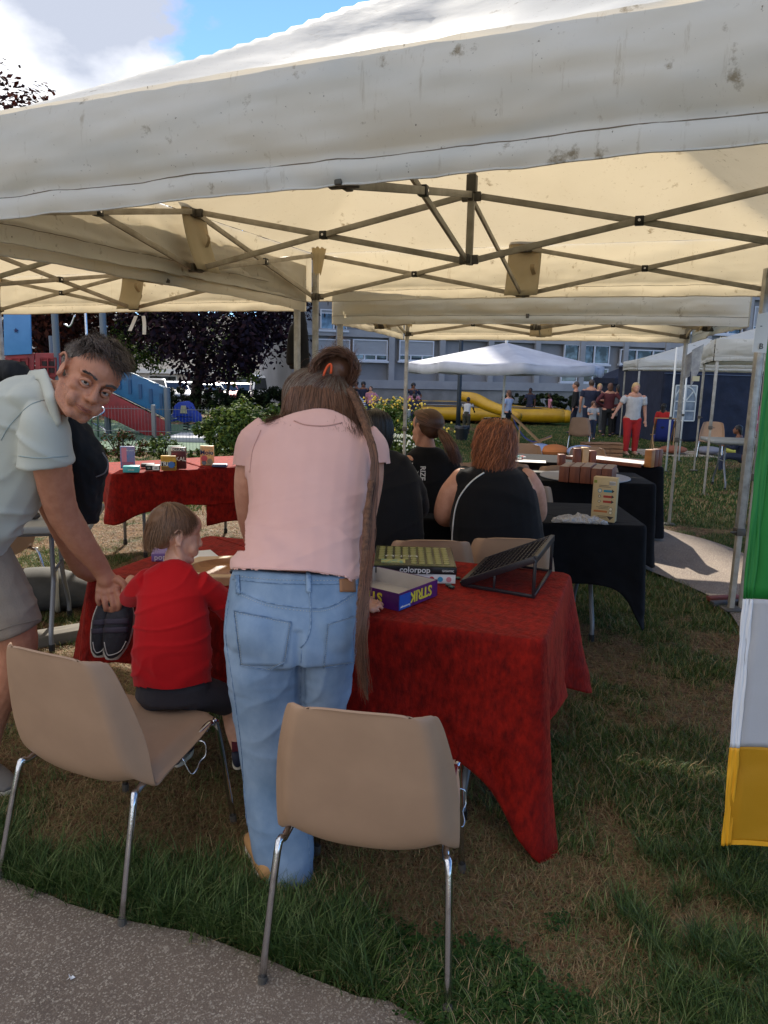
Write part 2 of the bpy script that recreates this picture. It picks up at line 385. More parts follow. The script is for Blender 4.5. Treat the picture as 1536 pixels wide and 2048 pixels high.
# ---- grass tufts (instanced on scattered points)
def tuft(name, nb, ln, wd, lean, cols_, spread=.02, flat=0.):
    q = MB(); 
    for i in range(nb):
        a = random.uniform(0, 6.28); ll = ln*random.uniform(.5, 1.15); d = V((math.cos(a), math.sin(a), 0)); o = V((random.gauss(0, spread), random.gauss(0, spread), -.004))
        le = lean*random.uniform(.4, 1.3); sd = V((-d.y, d.x, 0)); w0 = wd*random.uniform(.7, 1.2); q.cur = random.randrange(len(cols_)); P = []
        for k in range(5):
            t_ = k/4; p = o+d*(ll*le*t_**1.5)+V((0, 0, ll*(t_-(.35+flat)*le*t_*t_*t_)*(1-flat*.4))); P += [p-sd*w0*(1-t_**1.6)*.5, p+sd*w0*(1-t_**1.6)*.5]
        q.add(P, [(2*k, 2*k+1, 2*k+3, 2*k+2) for k in range(4)])
    me = q.mesh(name, cols_); shade(me); return bpy.data.objects.new(name, me)
def gmat(nm, c, tr=.3): return mat(nm, c, .55, spec=.25, translucent=tr, tcol=(c[0]*1.3, c[1]*1.4, c[2]*.8, 1), col2=(c[0]*.6, c[1]*.62, c[2]*.6, 1), vs=9)
G = [gmat('blade_green', C(98, 120, 58)), gmat('blade_deep_green', C(68, 94, 44)), gmat('blade_pale_green', C(134, 148, 90)), gmat('blade_straw', C(186, 156, 112), .15), gmat('blade_brown', C(142, 106, 72), .1)]
LONG = [tuft('tuft', 16, .15, .0042, .9, G[:3]+G[:2], .022) for _ in range(4)]
MID = [tuft('tuft', 14, .075, .0038, .8, G[:4]+G[:2], .025) for _ in range(4)]
DRY = [tuft('tuft', 16, .055, .0022, 1.3, [G[3], G[4], G[3], G[4], G[2]], .035, .55) for _ in range(4)]
FAR = [tuft('tuft', 14, .06, .012, .7, G[:3]+[G[3]], .07) for _ in range(4)]
def clover():
    q = MB()
    for i in range(9):
        o = V((random.gauss(0, .025), random.gauss(0, .025), random.uniform(.015, .04))); q.cur = i % 2; a0 = random.uniform(0, 6)
        for k in range(3):
            a = a0+k*2.094; d = V((math.cos(a), math.sin(a), random.uniform(-.2, .3))); s_ = V((-d.y, d.x, 0)); r_ = random.uniform(.007, .011)
            q.add([o, o+d*r_+s_*r_*.7, o+d*r_*1.9+s_*r_*.35, o+d*r_*1.9-s_*r_*.35, o+d*r_-s_*r_*.7], [(0, 1, 2, 3, 4)])
    return bpy.data.objects.new('clover', q.mesh('clover', [gmat('clover_leaf', C(70, 98, 44)), gmat('clover_leaf_deep', C(46, 80, 32))]))
CLO = [clover() for _ in range(3)]
def scatter(name, protos, pts, label, parent=None):
    """pts: x, y, z, rot, scale rows; instances the protos on them with geometry nodes"""
    c = bpy.data.collections.new(name+'_kinds')
    for p in protos: c.objects.link(p)
    me = bpy.data.meshes.new(name); A = np.array(pts); me.from_pydata([tuple(p) for p in A[:, :3]], [], [])
    for k, col_ in (('rt', 3), ('sc', 4)):
        a = me.attributes.new(k, 'FLOAT', 'POINT'); a.data.foreach_set('value', A[:, col_].astype(float))
    o = linkmesh(name, me, parent); ng = bpy.data.node_groups.new(name, 'GeometryNodeTree')
    ng.interface.new_socket('Geometry', in_out='INPUT', socket_type='NodeSocketGeometry'); ng.interface.new_socket('Geometry', in_out='OUTPUT', socket_type='NodeSocketGeometry')
    n_ = ng.nodes.new; l_ = ng.links.new; gi = n_('NodeGroupInput'); go = n_('NodeGroupOutput'); ip = n_('GeometryNodeInstanceOnPoints'); ci = n_('GeometryNodeCollectionInfo')
    ci.inputs['Collection'].default_value = c; ci.inputs['Separate Children'].default_value = True; ci.inputs['Reset Children'].default_value = True
    l_(gi.outputs[0], ip.inputs['Points']); l_(ci.outputs[0], ip.inputs['Instance']); ip.inputs['Pick Instance'].default_value = True
    def na(k):
        x = n_('GeometryNodeInputNamedAttribute'); x.data_type = 'FLOAT'; x.inputs['Name'].default_value = k; return x.outputs['Attribute']
    cx = n_('ShaderNodeCombineXYZ'); l_(na('rt'), cx.inputs[2]); l_(cx.outputs[0], ip.inputs['Rotation']); l_(na('sc'), ip.inputs['Scale']); l_(ip.outputs[0], go.inputs[0])
    x = o.modifiers.new('gn', 'NODES'); x.node_group = ng
    return tag(o, label, kind='stuff') if not parent else tag(o, None, kind='stuff')
bk = {'L': [], 'M': [], 'D': [], 'C': [], 'F': []}
def put(k, x, y, s_): bk[k].append((x, y, gz(x, y)+(fb((x, y, 0), 2.2, 3)*.012 if y < 8.5 else 0), random.uniform(0, 6.28), s_))
rnd = random.random
for i in range(72000):
    y = 1.2+rnd()**1.7*7.3; x = random.uniform(-.62*y-.3, .62*y+.3)
    pe = pathedge(x)
    if y < pe+(.0 if rnd() < .12 else .02): continue
    if inside(x, y, SIDE): continue
    p = patch(x, y); r_ = rnd()
    edge = y-pe
    if edge < .27 and x < .0 and r_ < .6*(1-edge/.34)*(.3+p): put('L', x, y, random.uniform(.45, .95)); continue
    if x > .75 and y < 2.3 and p > .5 and r_ < .45: put('L', x, y, random.uniform(.35, .8)); continue
    if 0 < x < .55 and y < 1.95 and p > .35 and r_ < .3: put('C', x, y, random.uniform(.42, .8)); continue
    if r_ < p*p*.8: put('M', x, y, random.uniform(.35, 1.0))
    elif r_ > .45: put('D', x, y, random.uniform(.6, 1.2))
for i in range(26000):
    y = 8.3+rnd()**1.4*22; x = random.uniform(-.6*y, .6*y)
    if inside(x, y, SIDE) or (y > 14.8 and x < -1.9): continue
    if rnd() < .4+.6*patch(x, y): put('F', x, y, random.uniform(.5, 1.1))
for k, pr, nm, lb in (('L', LONG, 'long_grass', 'long dark grass blades flopping over the edge of the foreground path'), ('M', MID, 'grass', 'short green grass growing in patches under the tents'),
                      ('D', DRY, 'dry_grass', 'dry flattened straw coloured grass between the green patches'), ('C', CLO, 'clover', 'low clover leaves under the nearest chair'), ('F', FAR, 'far_grass', 'short grass of the far lawn around the inflatable')):
    scatter(nm, pr, bk[k], lb)
# ================================================================ apartment block
BA = .30; BE = V((math.cos(BA), math.sin(BA), 0)); BN = V((math.sin(BA), -math.cos(BA), 0)); B0 = V((0, 38, 0))
def onf(px, py):
    d = ray(px, py); t_ = (B0-EYE).dot(BN)/d.dot(BN); p = EYE+d*t_; return (p-B0).dot(BE), p.z
bm_wall = mat('facade_render', C(138, 139, 144), .85, col2=C(126, 127, 132), vs=.6, bump=.15, bs=40)
bm_band = mat('facade_band', C(154, 155, 160), .8, col2=C(140, 141, 146), vs=.8, bump=.1, bs=30)
bm_base = mat('facade_base', C(146, 144, 142), .85, col2=C(124, 122, 120), vs=1.2, bump=.3, bs=20)
bm_glass = mat('window_glass', C(70, 80, 94), .05, .75, spec=1., col2=C(24, 30, 38), vs=.9, vlo=.42, vhi=.55)
bm_shut = mat('roller_shutter', C(160, 163, 170), .6, col2=C(150, 153, 160), stretch=(1, 1, 22), vs=1)
bm_frame = mat('window_frame_white', C(196, 200, 210), .5)
bld = thing('apartment_building', 'long blue grey apartment block in shade with shuttered windows behind the yellow inflatable', 'building', B0, BA)
sL = onf(586, 700)[0]; HB = 15.8; ZB = -1.2
q = MB(); q.box(((sL+46)/2, 6.2, (HB+ZB)/2), (46-sL, 12, HB-ZB)); q.build('wall', bm_wall, bld); q = MB(); q.box((24.4, 6.5, 26), (43.0, 10, 23.5)); q.build('tower', bm_wall, bld)  # unseen tower added above the roofline to shade the lawn on the right
def fbox(mb, s0, s1, z0, z1, d0, d1): mb.box(((s0+s1)/2, -(d0+d1)/2, (z0+z1)/2), (s1-s0, d1-d0, z1-z0))
for k in range(5):
    zb = onf(720, 674)[1]+k*2.9; q = MB(); fbox(q, sL-.05, 46, zb, zb+.34, -.2, .12); q.build('storey_band', bm_band, bld)
q = MB(); zl = onf(780, 773)[1]; fbox(q, sL-.06, 46, zl-.1, zl+.32, -.2, .2); q.build('plinth_ledge', bm_band, bld)
q = MB(); fbox(q, sL-.02, 46, ZB, zl-.12, -.2, .08); q.build('plinth', bm_base, bld)
pil = []
s_ = sL+.1
while s_ < 45:
    pil.append(s_); s_ += onf(992, 730)[0]-onf(782, 730)[0] if False else 2.72
off = onf(776, 700)[0]; pil = [off+2.72*k for k in range(-3, 16) if off+2.72*k > sL]
ppm = None
for s_ in pil:
    q = MB(); q.box((0, -.09, (HB+zl+.3)/2), (.3, .2, HB-zl-.32)); o = q.build('pilaster', bm_band, bld) if ppm is None else linkmesh('pilaster', ppm, bld); ppm = o.data; o.location = (s_+.15, 0, 0)
def window(s0, s1, z0, z1, shut=0., panes=3, parent=bld, d=.1):
    f = MB(); w_ = .06
    for a, b_, c_, e_ in ((s0, s1, z0, z0+w_), (s0, s1, z1-w_, z1), (s0, s0+w_, z0+w_, z1-w_), (s1-w_, s1, z0+w_, z1-w_)): fbox(f, a, b_, c_, e_, d-.12, d+.0)
    zs = z1-w_-(z1-z0)*shut
    for i in range(1, panes):
        x = s0+(s1-s0)*i/panes; fbox(f, x-.04, x+.04, z0+w_, zs, d-.12, d-.01)
    if shut: fbox(f, s0+w_, s1-w_, zs-.05, zs, d-.12, d-.005)
    fbox(f, s0-.08, s1+.08, z0-.1, z0-.002, d-.12, d+.08)
    fo = f.build('window', bm_frame, parent)
    for i in range(panes):
        g_ = MB(); a = s0+(s1-s0)*i/panes+.04; b_ = s0+(s1-s0)*(i+1)/panes-.04; fbox(g_, a, b_, z0+w_, zs-.05 if shut else zs, d-.09, d-.06)
        o = g_.build('pane', bm_glass, fo); o.rotation_euler = (random.uniform(-.006, .006), 0, random.uniform(-.004, .004))
    if shut:
        g_ = MB(); k = max(4, int((z1-w_-zs)/.055)); h_ = (z1-w_-zs)/k
        for j in range(k): fbox(g_, s0+w_, s1-w_, zs+j*h_+.006, zs+(j+1)*h_, d-.1, d-.05)
        fbox(g_, s0+w_, s1-w_, zs, z1-w_, d-.11, d-.07); g_.build('shutter', bm_shut, fo)
def wpx(x0, x1, y0, y1, **k):
    s0, z1 = onf(x0, y0); s1, z0 = onf(x1, y1); window(s0, s1, z0, z1, **k)
wpx(628, 699, 677, 721, shut=.64); wpx(705, 774, 678, 722, shut=.64); wpx(798, 866, 680, 723, shut=.64)
wpx(640, 693, 618, 661, shut=.1, panes=2)
wpx(1121, 1213, 735, 766, panes=3); wpx(1128, 1216, 688, 729, shut=.0, panes=3); wpx(1240, 1335, 698, 730, panes=3); wpx(1340, 1362, 698, 730, panes=1); wpx(1236, 1290, 738, 768, panes=2)
for k in range(1, 5):
    for j, s_ in enumerate(pil[:-1]):
        if 1: 
            zb = onf(720, 674)[1]+k*2.9; window(s_+.5, s_+2.5, zb-2.0, zb-.35, shut=random.choice([.1, .3, .64, .64]), panes=2, d=.08)
q = MB()
for j in range(14):
    s_ = pil[0]+1.1+j*2.72; fbox(q, s_, s_+.4, zl-.75, zl-.5, .05, .1)
q.build('vent', mat('vent_grey', C(110, 104, 104), .8), bld)
# white low building behind the cars
lb = thing('low_building', 'long low white building with a strip of windows behind the parked cars', 'building', (-22, 60, 0), .0)
q = MB(); q.box((0, 4, 2.2), (46, 8, 7)); q.build('wall', mat('cream_wall', C(222, 214, 202), .85, col2=C(206, 198, 186), vs=.4), lb)
q = MB(); q.box((0, -.25, 1.35), (46.2, .5, .35)); q.build('canopy', WHITEM, lb)
for k in range(15):
    f = MB(); x = -21+k*3; f.box((x, -.04, .45), (.08, .08, 1.1)); f.box((x+2.2, -.04, .45), (.08, .08, 1.1)); f.box((x+1.1, -.04, 1.0), (2.2, .08, .08)); f.box((x+1.1, -.04, -.1), (2.2, .08, .08)); fo = f.build('window', WHITEM, lb)
    g_ = MB(); g_.box((x+1.1, -.02, .45), (2.1, .04, 1.0)); g_.build('pane', bm_glass, fo)
    f = MB(); f.box((x+1.1, -.05, 3.4), (1.8, .1, 1.3)); fo = f.build('window', bm_frame, lb); g_ = MB(); g_.box((x+1.1, -.08, 3.4), (1.6, .1, 1.1)); g_.build('pane', bm_glass, fo)
# ================================================================ trees and bushes
def leafmat(nm, c1, c2): return mat(nm, c1, .75, spec=.12, col2=c2, vs=1.3, vd=6, translucent=.25, tcol=(c1[0]*1.6, c1[1]*1.4, c1[2]*.8, 1))
def leaves(mb, c, r, n, size, nclump=40, sq=.42, seed=0, shape=None, low=-1.):
    rs = np.random.RandomState(seed); c = V(c); cl = []
    while len(cl) < nclump:
        d = V(rs.normal(size=3)).normalized(); k = rs.uniform(.35, 1.)**.5
        p = V((d.x*r[0], d.y*r[1], d.z*r[2]))*k
        if d.z < low: continue
        cl.append((p, rs.uniform(.55, 1.2)))
    cs = sq*min(r)
    for i in range(n):
        p0, s_ = cl[rs.randint(len(cl))]; d = V(rs.normal(size=3)).normalized(); p = c+p0+d*(cs*s_*rs.uniform(.3, 1)**.6)
        nrm = (d+V((0, 0, .6))+V(rs.normal(size=3))*.5).normalized(); a = nrm.orthogonal().normalized(); a.rotate(Matrix.Rotation(rs.uniform(0, 6.28), 3, nrm)); b_ = nrm.cross(a); z_ = size*rs.uniform(.6, 1.3)
        mb.cur = rs.randint(3)
        mb.add([p-a*z_, p-b_*z_*.55-a*z_*.1, p+a*z_, p+b_*z_*.55-a*z_*.1], [(0, 1, 2, 3)])
def tree(name, label, base, crown, r, n, size, mats, trunkr=.2, nclump=45, seed=1, low=-1., group=None, bark=None):
    base = V(base); crown = V(crown); root = thing(name, label, 'tree', base, 0, group)
    bark = bark or mat('bark', C(58, 48, 44), .9, col2=C(38, 32, 30), vs=8, stretch=(3, 3, .6), bump=.6, bs=12)
    rs = random.Random(seed); q = MB(); top = crown+V((0, 0, r[2]*.3)); mid = base.lerp(crown, .45)+V((.1, 0, 0))
    q.tube([base-V((0, 0, .3)), base.lerp(mid, .5), mid, crown, top], [trunkr*1.35, trunkr, trunkr*.85, trunkr*.5, trunkr*.15], 10, 4); q.build('trunk', bark, root, w=True, smooth=True)
    for i in range(9):
        a = i*2.4+rs.random(); st = mid.lerp(crown, rs.uniform(.15, .9)); e = crown+V((math.cos(a)*r[0]*.8, math.sin(a)*r[1]*.8, rs.uniform(-.35, .7)*r[2])); q = MB()
        q.tube([st, st.lerp(e, .5)+V((0, 0, .2*r[2]*rs.random())), e], [trunkr*.42, trunkr*.25, trunkr*.07], 7, 4); q.build('limb', bark, root, w=True, smooth=True)
    q = MB(); leaves(q, crown, r, n, size, nclump, .42, seed, low=low); q.build('crown', mats, root, w=True, fixn=False)
    return root
PUR = [leafmat('leaf_purple', C(50, 34, 44), C(30, 22, 32)), leafmat('leaf_deep_purple', C(38, 28, 42), C(22, 18, 28)), leafmat('leaf_plum', C(66, 40, 44), C(40, 26, 34))]
RED = [leafmat('leaf_red_brown', C(92, 48, 40), C(50, 30, 28)), leafmat('leaf_dark_red', C(60, 36, 36), C(34, 24, 26)), leafmat('leaf_rust', C(120, 66, 48), C(66, 38, 32))]
GRN = [leafmat('leaf_green', C(90, 112, 50), C(56, 76, 34)), leafmat('leaf_dark_green', C(60, 82, 40), C(36, 54, 26)), leafmat('leaf_light_green', C(128, 142, 66), C(84, 104, 48))]
HDG = [leafmat('leaf_hedge', C(52, 66, 40), C(30, 42, 26)), leafmat('leaf_hedge_dark', C(38, 50, 32), C(24, 32, 22)), leafmat('leaf_hedge_mid', C(66, 80, 46), C(44, 56, 34))]
tree('purple_plum_tree', 'dark purple leaved tree standing behind the playground fence', at_g(386, 832), at_y(408, 590, 29), (3.6, 3.2, 3.0), 15000, .115, PUR, .24, 60, 3)
tree('copper_tree', 'tall red brown leaved tree at the far left behind the blue playground panel', at_y(95, 800, 33), at_y(55, 480, 33), (4.2, 4.2, at_y(40, 222, 33).z-at_y(55, 480, 33).z), 19000, .14, RED, .3, 90, 5)
tree('copper_tree', 'dark reddish tree between the blue star panel and the purple tree', at_y(215, 800, 37), at_y(205, 590, 37), (3.6, 3.4, 3.6), 9000, .13, RED[:2]+[PUR[0]], .2, 45, 8)
tree('green_tree', 'light green tree showing below the purple crown near the slide', at_y(262, 790, 34), at_y(262, 690, 34), (1.5, 1.5, 1.5), 2600, .09, GRN, .1, 20, 9)
tree('green_tree', 'pale green young tree beside the car park behind the purple trunk', at_y(452, 800, 40), at_y(460, 700, 40), (1.9, 1.5, 1.7), 2600, .1, GRN, .09, 20, 10)
def bush(name, label, c, r, n, size, mats, cat='bush', seed=2, group=None, flowers=None):
    c = V(c); root = thing(name, label, cat, (c.x, c.y, c.z-r[2]), 0, group)
    q = MB(); q.cur = 0
    leaves(q, c, (r[0]*.8, r[1]*.8, r[2]*.8), n, size, 30+int(n/250), .4, seed); 
    q.build('foliage', mats, root, w=True, fixn=False)
    s_ = MB(); rs = random.Random(seed)
    for i in range(10):
        a = rs.uniform(0, 6.28); s_.tube([c+V((0, 0, -r[2])), c+V((math.cos(a)*r[0]*.5, math.sin(a)*r[1]*.5, r[2]*rs.uniform(.1, .8)))], [.012, .004], 5)
    s_.build('stems', MATS['bark'], root, w=True)
    if flowers:
        f = MB()
        for i in range(flowers[1]):
            a = rs.uniform(0, 6.28); e = rs.uniform(.1, 1.4); p = c+V((math.cos(a)*math.cos(e)*r[0], math.sin(a)*math.cos(e)*r[1], math.sin(e)*r[2]))*rs.uniform(.9, 1.08); f.ell(p, (flowers[2],)*3, n=5, k=3)
        f.build('blossom', flowers[0], root, w=True)
    return root
bush('green_shrub', 'bushy yellow green shrub in front of the playground fence left of the woman in pink', at_y(492, 862, 11.2), (1.05, .7, .50), 9500, .034, GRN, seed=4)
bush('low_shrub', 'sparse reddish green shrub behind the small games table at the left', at_y(245, 893, 11), (.45, .35, .26), 1300, .024, GRN[:2]+[RED[2]], seed=5)
bush('low_shrub', 'straggly low shrub behind the dark red box on the games table', at_y(330, 895, 11.3), (.34, .3, .24), 900, .024, GRN+[], seed=6)
bush('low_shrub', 'small pale leaved plant right below the yellow card box at the fence', at_y(398, 918, 10.6), (.5, .3, .16), 900, .024, GRN, seed=16)
bush('flowering_shrub', 'tall shrub with yellow flowers behind the dark haired sitters', at_y(775, 872, 11.5), (1.0, .7, .58), 9500, .034, GRN, seed=7, flowers=(mat('yellow_petal', C(226, 190, 60), .6), 160, .018))
bush('white_flower_bush', 'low white speckled bush at the foot of the sunlit canopy post', at_y(800, 905, 10.2), (.42, .3, .24), 1500, .026, GRN, seed=8, flowers=(mat('white_petal', C(220, 220, 200), .6), 120, .014))
for i, (px, y, w_) in enumerate(((275, 31, 2.2), (345, 31.5, 2.2), (420, 31, 2.2), (495, 31.4, 2.2), (565, 31, 2.2))):
    bush('hedge', ['dark clipped hedge section at the left end behind the slide', 'dark hedge section behind the blue spring toy', 'dark hedge section right of the purple tree trunk', 'dark hedge section in front of the white van', 'dark hedge section nearest the apartment block'][i],
         at_y(px, 800, y), (1.35, .6, .62), 2600, .07, HDG, 'hedge', 20+i, 'dark hedge sections along the car park')
for i, px in enumerate((1035, 1085, 1125)):
    bush('dark_shrub', ['low dark shrub against the plinth behind the yellow inflatable, leftmost of three', 'low dark shrub at the plinth behind the child in navy', 'low dark shrub at the right end of the inflatable'][i], at_y(px, 803, 34.5), (1.1, .6, .42), 1500, .07, HDG, seed=30+i, group='shrubs along the plinth')
# ================================================================ cars
glassc = mat('car_glass', C(36, 42, 48), .06, .3, spec=1.)
tyre = mat('tyre', C(26, 26, 28), .8); rimm = mat('wheel_rim', C(160, 162, 166), .35, .8)
def car(name, label, cat, loc, rz, col, Ln=4.2, Wd=1.76, H=1.5, van=False):
    r = thing(name, label, cat, loc, rz, None if van else 'cars parked behind the hedge'); pm_ = mat('car_paint_'+name+str(len(MATS)), col, .28, .15, coat=.8)
    if van: prof = [(-Ln/2, .3), (-Ln/2, 1.2), (-Ln/2+.05, 1.85), (-Ln/2+.2, H), (.9, H), (1.3, H-.12), (2.0, 1.12), (2.45, .98), (Ln/2, .75), (Ln/2, .3)]; roof = (1.3, H-.12); hood = (2.0, 1.12)
    else: prof = [(-Ln/2, .32), (-Ln/2, .78), (-Ln/2+.12, .95), (-Ln/2+.55, H-.1), (-Ln/2+1.0, H), (.25, H), (.55, H-.06), (1.2, .98), (1.85, .82), (Ln/2, .62), (Ln/2, .32)]; roof = (.55, H-.06); hood = (1.2, .98)
    q = MB(); n_ = 7; out = []
    for j in range(n_):
        s_ = -1+2*j/(n_-1); out.append([V((x*(1-.035*abs(s_)**3), s_*Wd/2*(1-.14*max(0, (z-.8)/(H-.8))**1.2)-.0, z)) for x, z in prof])
    q.rings(out); q.build('body', pm_, r, bevel=.05)
    def quad(name_, P, m_): 
        k = MB(); k.poly(P); o = k.build(name_, m_, r, fixn=False, solid=.015); return o
    hw = Wd/2
    def yw(z): return hw*(1-.14*max(0, (z-.8)/(H-.8))**1.2)
    quad('windscreen', [V((roof[0]+.06, -yw(roof[1])*.88, roof[1]-.03)), V((hood[0]+.02, -yw(hood[1])*.9, hood[1]+.04)), V((hood[0]+.02, yw(hood[1])*.9, hood[1]+.04)), V((roof[0]+.06, yw(roof[1])*.88, roof[1]-.03))], glassc)
    for sd in (-1, 1):
        for a, b_ in (((-Ln/2+.95, -.12), (-.05, .62)) if not van else ((.35, 1.25),)):
            z0, z1 = .92, H-.16; quad('side_window', [V((a+.08, sd*(yw(z1)+.012), z1)), V((a-.1, sd*(yw(z0)+.012), z0+.02)), V((b_+.32, sd*(yw(z0)+.012), z0+.02)), V((b_-.08, sd*(yw(z1)+.012), z1))], glassc)
        k = MB(); k.ell((Ln/2-.1, sd*hw*.7, .68), (.14, .2, .09)); k.build('headlight', mat('headlight', C(225, 228, 232), .15, .2), r, smooth=True)
        k = MB(); k.box((.75, sd*(hw+.08), 1.0), (.12, .16, .12)); k.build('wing_mirror', pm_, r, bevel=.03)
        for x in (-Ln/2+.75, Ln/2-.82):
            k = MB(); k.tube([(x, sd*(hw-.2), .32), (x, sd*(hw+.01), .32)], .32, 18); t_ = k.build('tyre', tyre, r, bevel=.02); k = MB(); k.tube([(x, sd*(hw-.05), .32), (x, sd*(hw+.025), .32)], .19, 14); k.build('rim', rimm, t_)
    k = MB(); k.box((Ln/2+.0, 0, .55), (.06, .9, .16)); k.build('grille', BLACKP, r); k = MB(); k.box((Ln/2+.03, 0, .42), (.03, .5, .11)); k.build('number_plate', WHITEM, r)
    if van: k = MB(); k.ell((Ln/2+.04, 0, .66), (.02, .09, .12)); k.build('badge', rimm, r)
    return r
for nm, lb_, ct, px, Y, rz, colr, kw in (
    ('parked_car', 'black car parked at the left behind the slide', 'car', 305, 44.5, -1.25, C(30, 30, 34), dict(H=1.62)),
    ('parked_car', 'silver car parked beside the black one behind the slide', 'car', 345, 46, -1.1, C(160, 164, 168), {}),
    ('parked_car', 'pale grey car parked just left of the purple tree trunk', 'car', 372, 48, -1.1, C(140, 146, 142), {}),
    ('parked_car', 'white car parked just right of the purple tree trunk', 'car', 414, 46.5, -1.05, C(206, 212, 206), dict(H=1.42)),
    ('parked_car', 'red car parked in the middle of the row', 'car', 442, 48, -1.05, C(170, 36, 30), {}),
    ('parked_car', 'small black car parked left of the white van', 'car', 478, 52, -1.0, C(24, 24, 28), {}),
    ('parked_van', 'white delivery van parked facing the hedge', 'van', 533, 47, -1.35, C(214, 216, 220), dict(van=True, Ln=5, Wd=1.95, H=1.97))):
    p = at_y(px, 790, Y); car(nm, lb_, ct, (p.x, Y, gz(0, Y)+.01), rz, colr, **kw)
# ================================================================ playground
blueP = mat('playground_blue', C(38, 104, 150), .45, col2=C(30, 90, 134), vs=3); redP = mat('playground_red', C(150, 34, 40), .5, col2=C(120, 28, 34), vs=3); blueS = mat('playground_sky_blue', C(84, 142, 196), .45, col2=C(72, 130, 186), vs=2)
postg = mat('playground_post_grey', C(96, 104, 112), .45, .3)
pg = thing('playground_slide_tower', 'playground tower with blue star panel, red side walls and a blue and red slide', 'play equipment', (at_y(160, 800, 20).x, 20, gz(0, 20)))
def poleY(px, y0, y1, Y, r_, name='post', m_=postg, parent=pg):
    a = at_y(px, y0, Y); b_ = at_y(px, y1, Y); q = MB(); z0 = gz(0, Y); q.tube([(b_.x, Y, z0), (b_.x, Y, a.z)], r_, 12); return q.build(name, m_, parent, w=True, smooth=False, bevel=.004)
poleY(124, 560, 880, 20, .085); poleY(217, 575, 880, 19.6, .085); poleY(337, 775, 880, 19.2, .085); poleY(2, 560, 880, 20.3, .085); poleY(60, 600, 880, 21.3, .085); poleY(115, 672, 880, 20.9, .07); poleY(178, 560, 760, 20.4, .035, 'grab_pole', CHROME)
def panelY(name, pxs, Y, th, m_, parent=pg, Y2=None):
    pts_ = [at_y(x, y, Y if Y2 is None else Y+(Y2-Y)*((x-pxs[0][0])/(pxs[1][0]-pxs[0][0]) if pxs[1][0] != pxs[0][0] else 0)) for x, y in pxs]; q = MB(); q.prism(pts_, (0, th, 0)); return q.build(name, m_, parent, w=True, bevel=.012)
bp = panelY('roof_panel', [(6, 600), (60, 600), (63, 708), (8, 711)], 19.9, .05, blueS)
q = MB(); c = at_y(32, 661, 19.88); P = []
for k in range(10): a = math.pi/2+k*math.pi/5; rr = .07 if k % 2 == 0 else .03; P.append(c+V((rr*math.cos(a), 0, rr*math.sin(a))))
q.prism(P, (0, -.01, 0)); q.build('star', mat('navy_print', C(24, 34, 84), .6), bp, w=True)
for (a, b_) in ((10, 68), (70, 122)):
    w0 = panelY('wall_panel', [(a, 706), (b_, 706), (b_, 772), (a, 772)], 19.95, .05, redP)
    q = MB(); c0 = (a+b_)/2
    for dx, dy in ((-7, -8), (7, -8), (-7, 6), (7, 6)): 
        p = at_y(c0+dx, 735+dy, 19.93); q.box(p, (.12, .02, .12))
    q.build('window_opening', mat('deep_red', C(40, 20, 22), .7), w0, w=True)
    q = MB()
    for (x0, y0, x1, y1) in ((c0-16, 716, c0+16, 716), (c0+16, 716, c0+16, 752), (c0+16, 752, c0-16, 752), (c0-16, 752, c0-16, 716), (c0, 716, c0, 752), (c0-16, 734, c0+16, 734)): q.bar(at_y(x0, y0, 19.9), at_y(x1, y1, 19.9), .03, .035, (0, 1, 0))
    q.build('window_bars', redP, w0, w=True)
for Y_ in (19.3, 20.1):
    sd = panelY('slide_side', [(222, 728), (336, 776), (337, 838), (222, 782)], Y_, .05, blueP)
    for k in range(5):
        x = 238+k*21; q = MB(); yy = 748+k*9.2
        q.bar(at_y(x, yy+2, Y_-.012), at_y(x+1, yy+31, Y_-.012), .075, .03, (0, 1, 0)); q.build('slot', mat('slot_blue', C(26, 74, 116), .5), sd, w=True)
        q = MB(); q.bar(at_y(x-4, yy-14.5, Y_-.015), at_y(x+9, yy-9, Y_-.015), .02, .03, (0, 1, 0)); q.build('grip', mat('pale_edge', C(176, 200, 214), .5), sd, w=True)
    panelY('slide_base', [(200, 770), (222, 786), (330, 842), (334, 884), (318, 884), (232, 842), (200, 830)], Y_, .05, redP)
q = MB(); a, b_ = at_y(222, 784, 19.3), at_y(337, 840, 19.3); q.add([a, b_, b_+V((0, .8, 0)), a+V((0, .8, 0))], [(0, 1, 2, 3)]); q.build('slide_bed', CHROME, pg, w=True, solid=.02)
q = MB(); c = at_y(196, 850, 18.4); q.tube([(c.x+.17*math.cos(t_), 18.4+.17*math.sin(t_), gz(0, 18)+.1+t_*.085) for t_ in np.linspace(0, 6.28*2.6, 60)], .022, 8); sp_ = q.build('spiral_climber', CHROME, pg, w=True, smooth=True)
q = MB(); q.tube([(c.x, 18.4, gz(0, 18)), (c.x, 18.4, 2.0)], .03, 8); q.build('climbing_pole', CHROME, pg, w=True, smooth=True)
q = MB(); q.tube([at_y(128, 648, 19.9), at_y(140, 652, 19.9), at_y(150, 630, 19.9)], .025, 8, 5); q.tube([at_y(195, 600, 19.9), at_y(205, 640, 19.9), at_y(215, 655, 19.9)], .025, 8, 5); q.build('grab_rail', CHROME, pg, w=True, smooth=True)
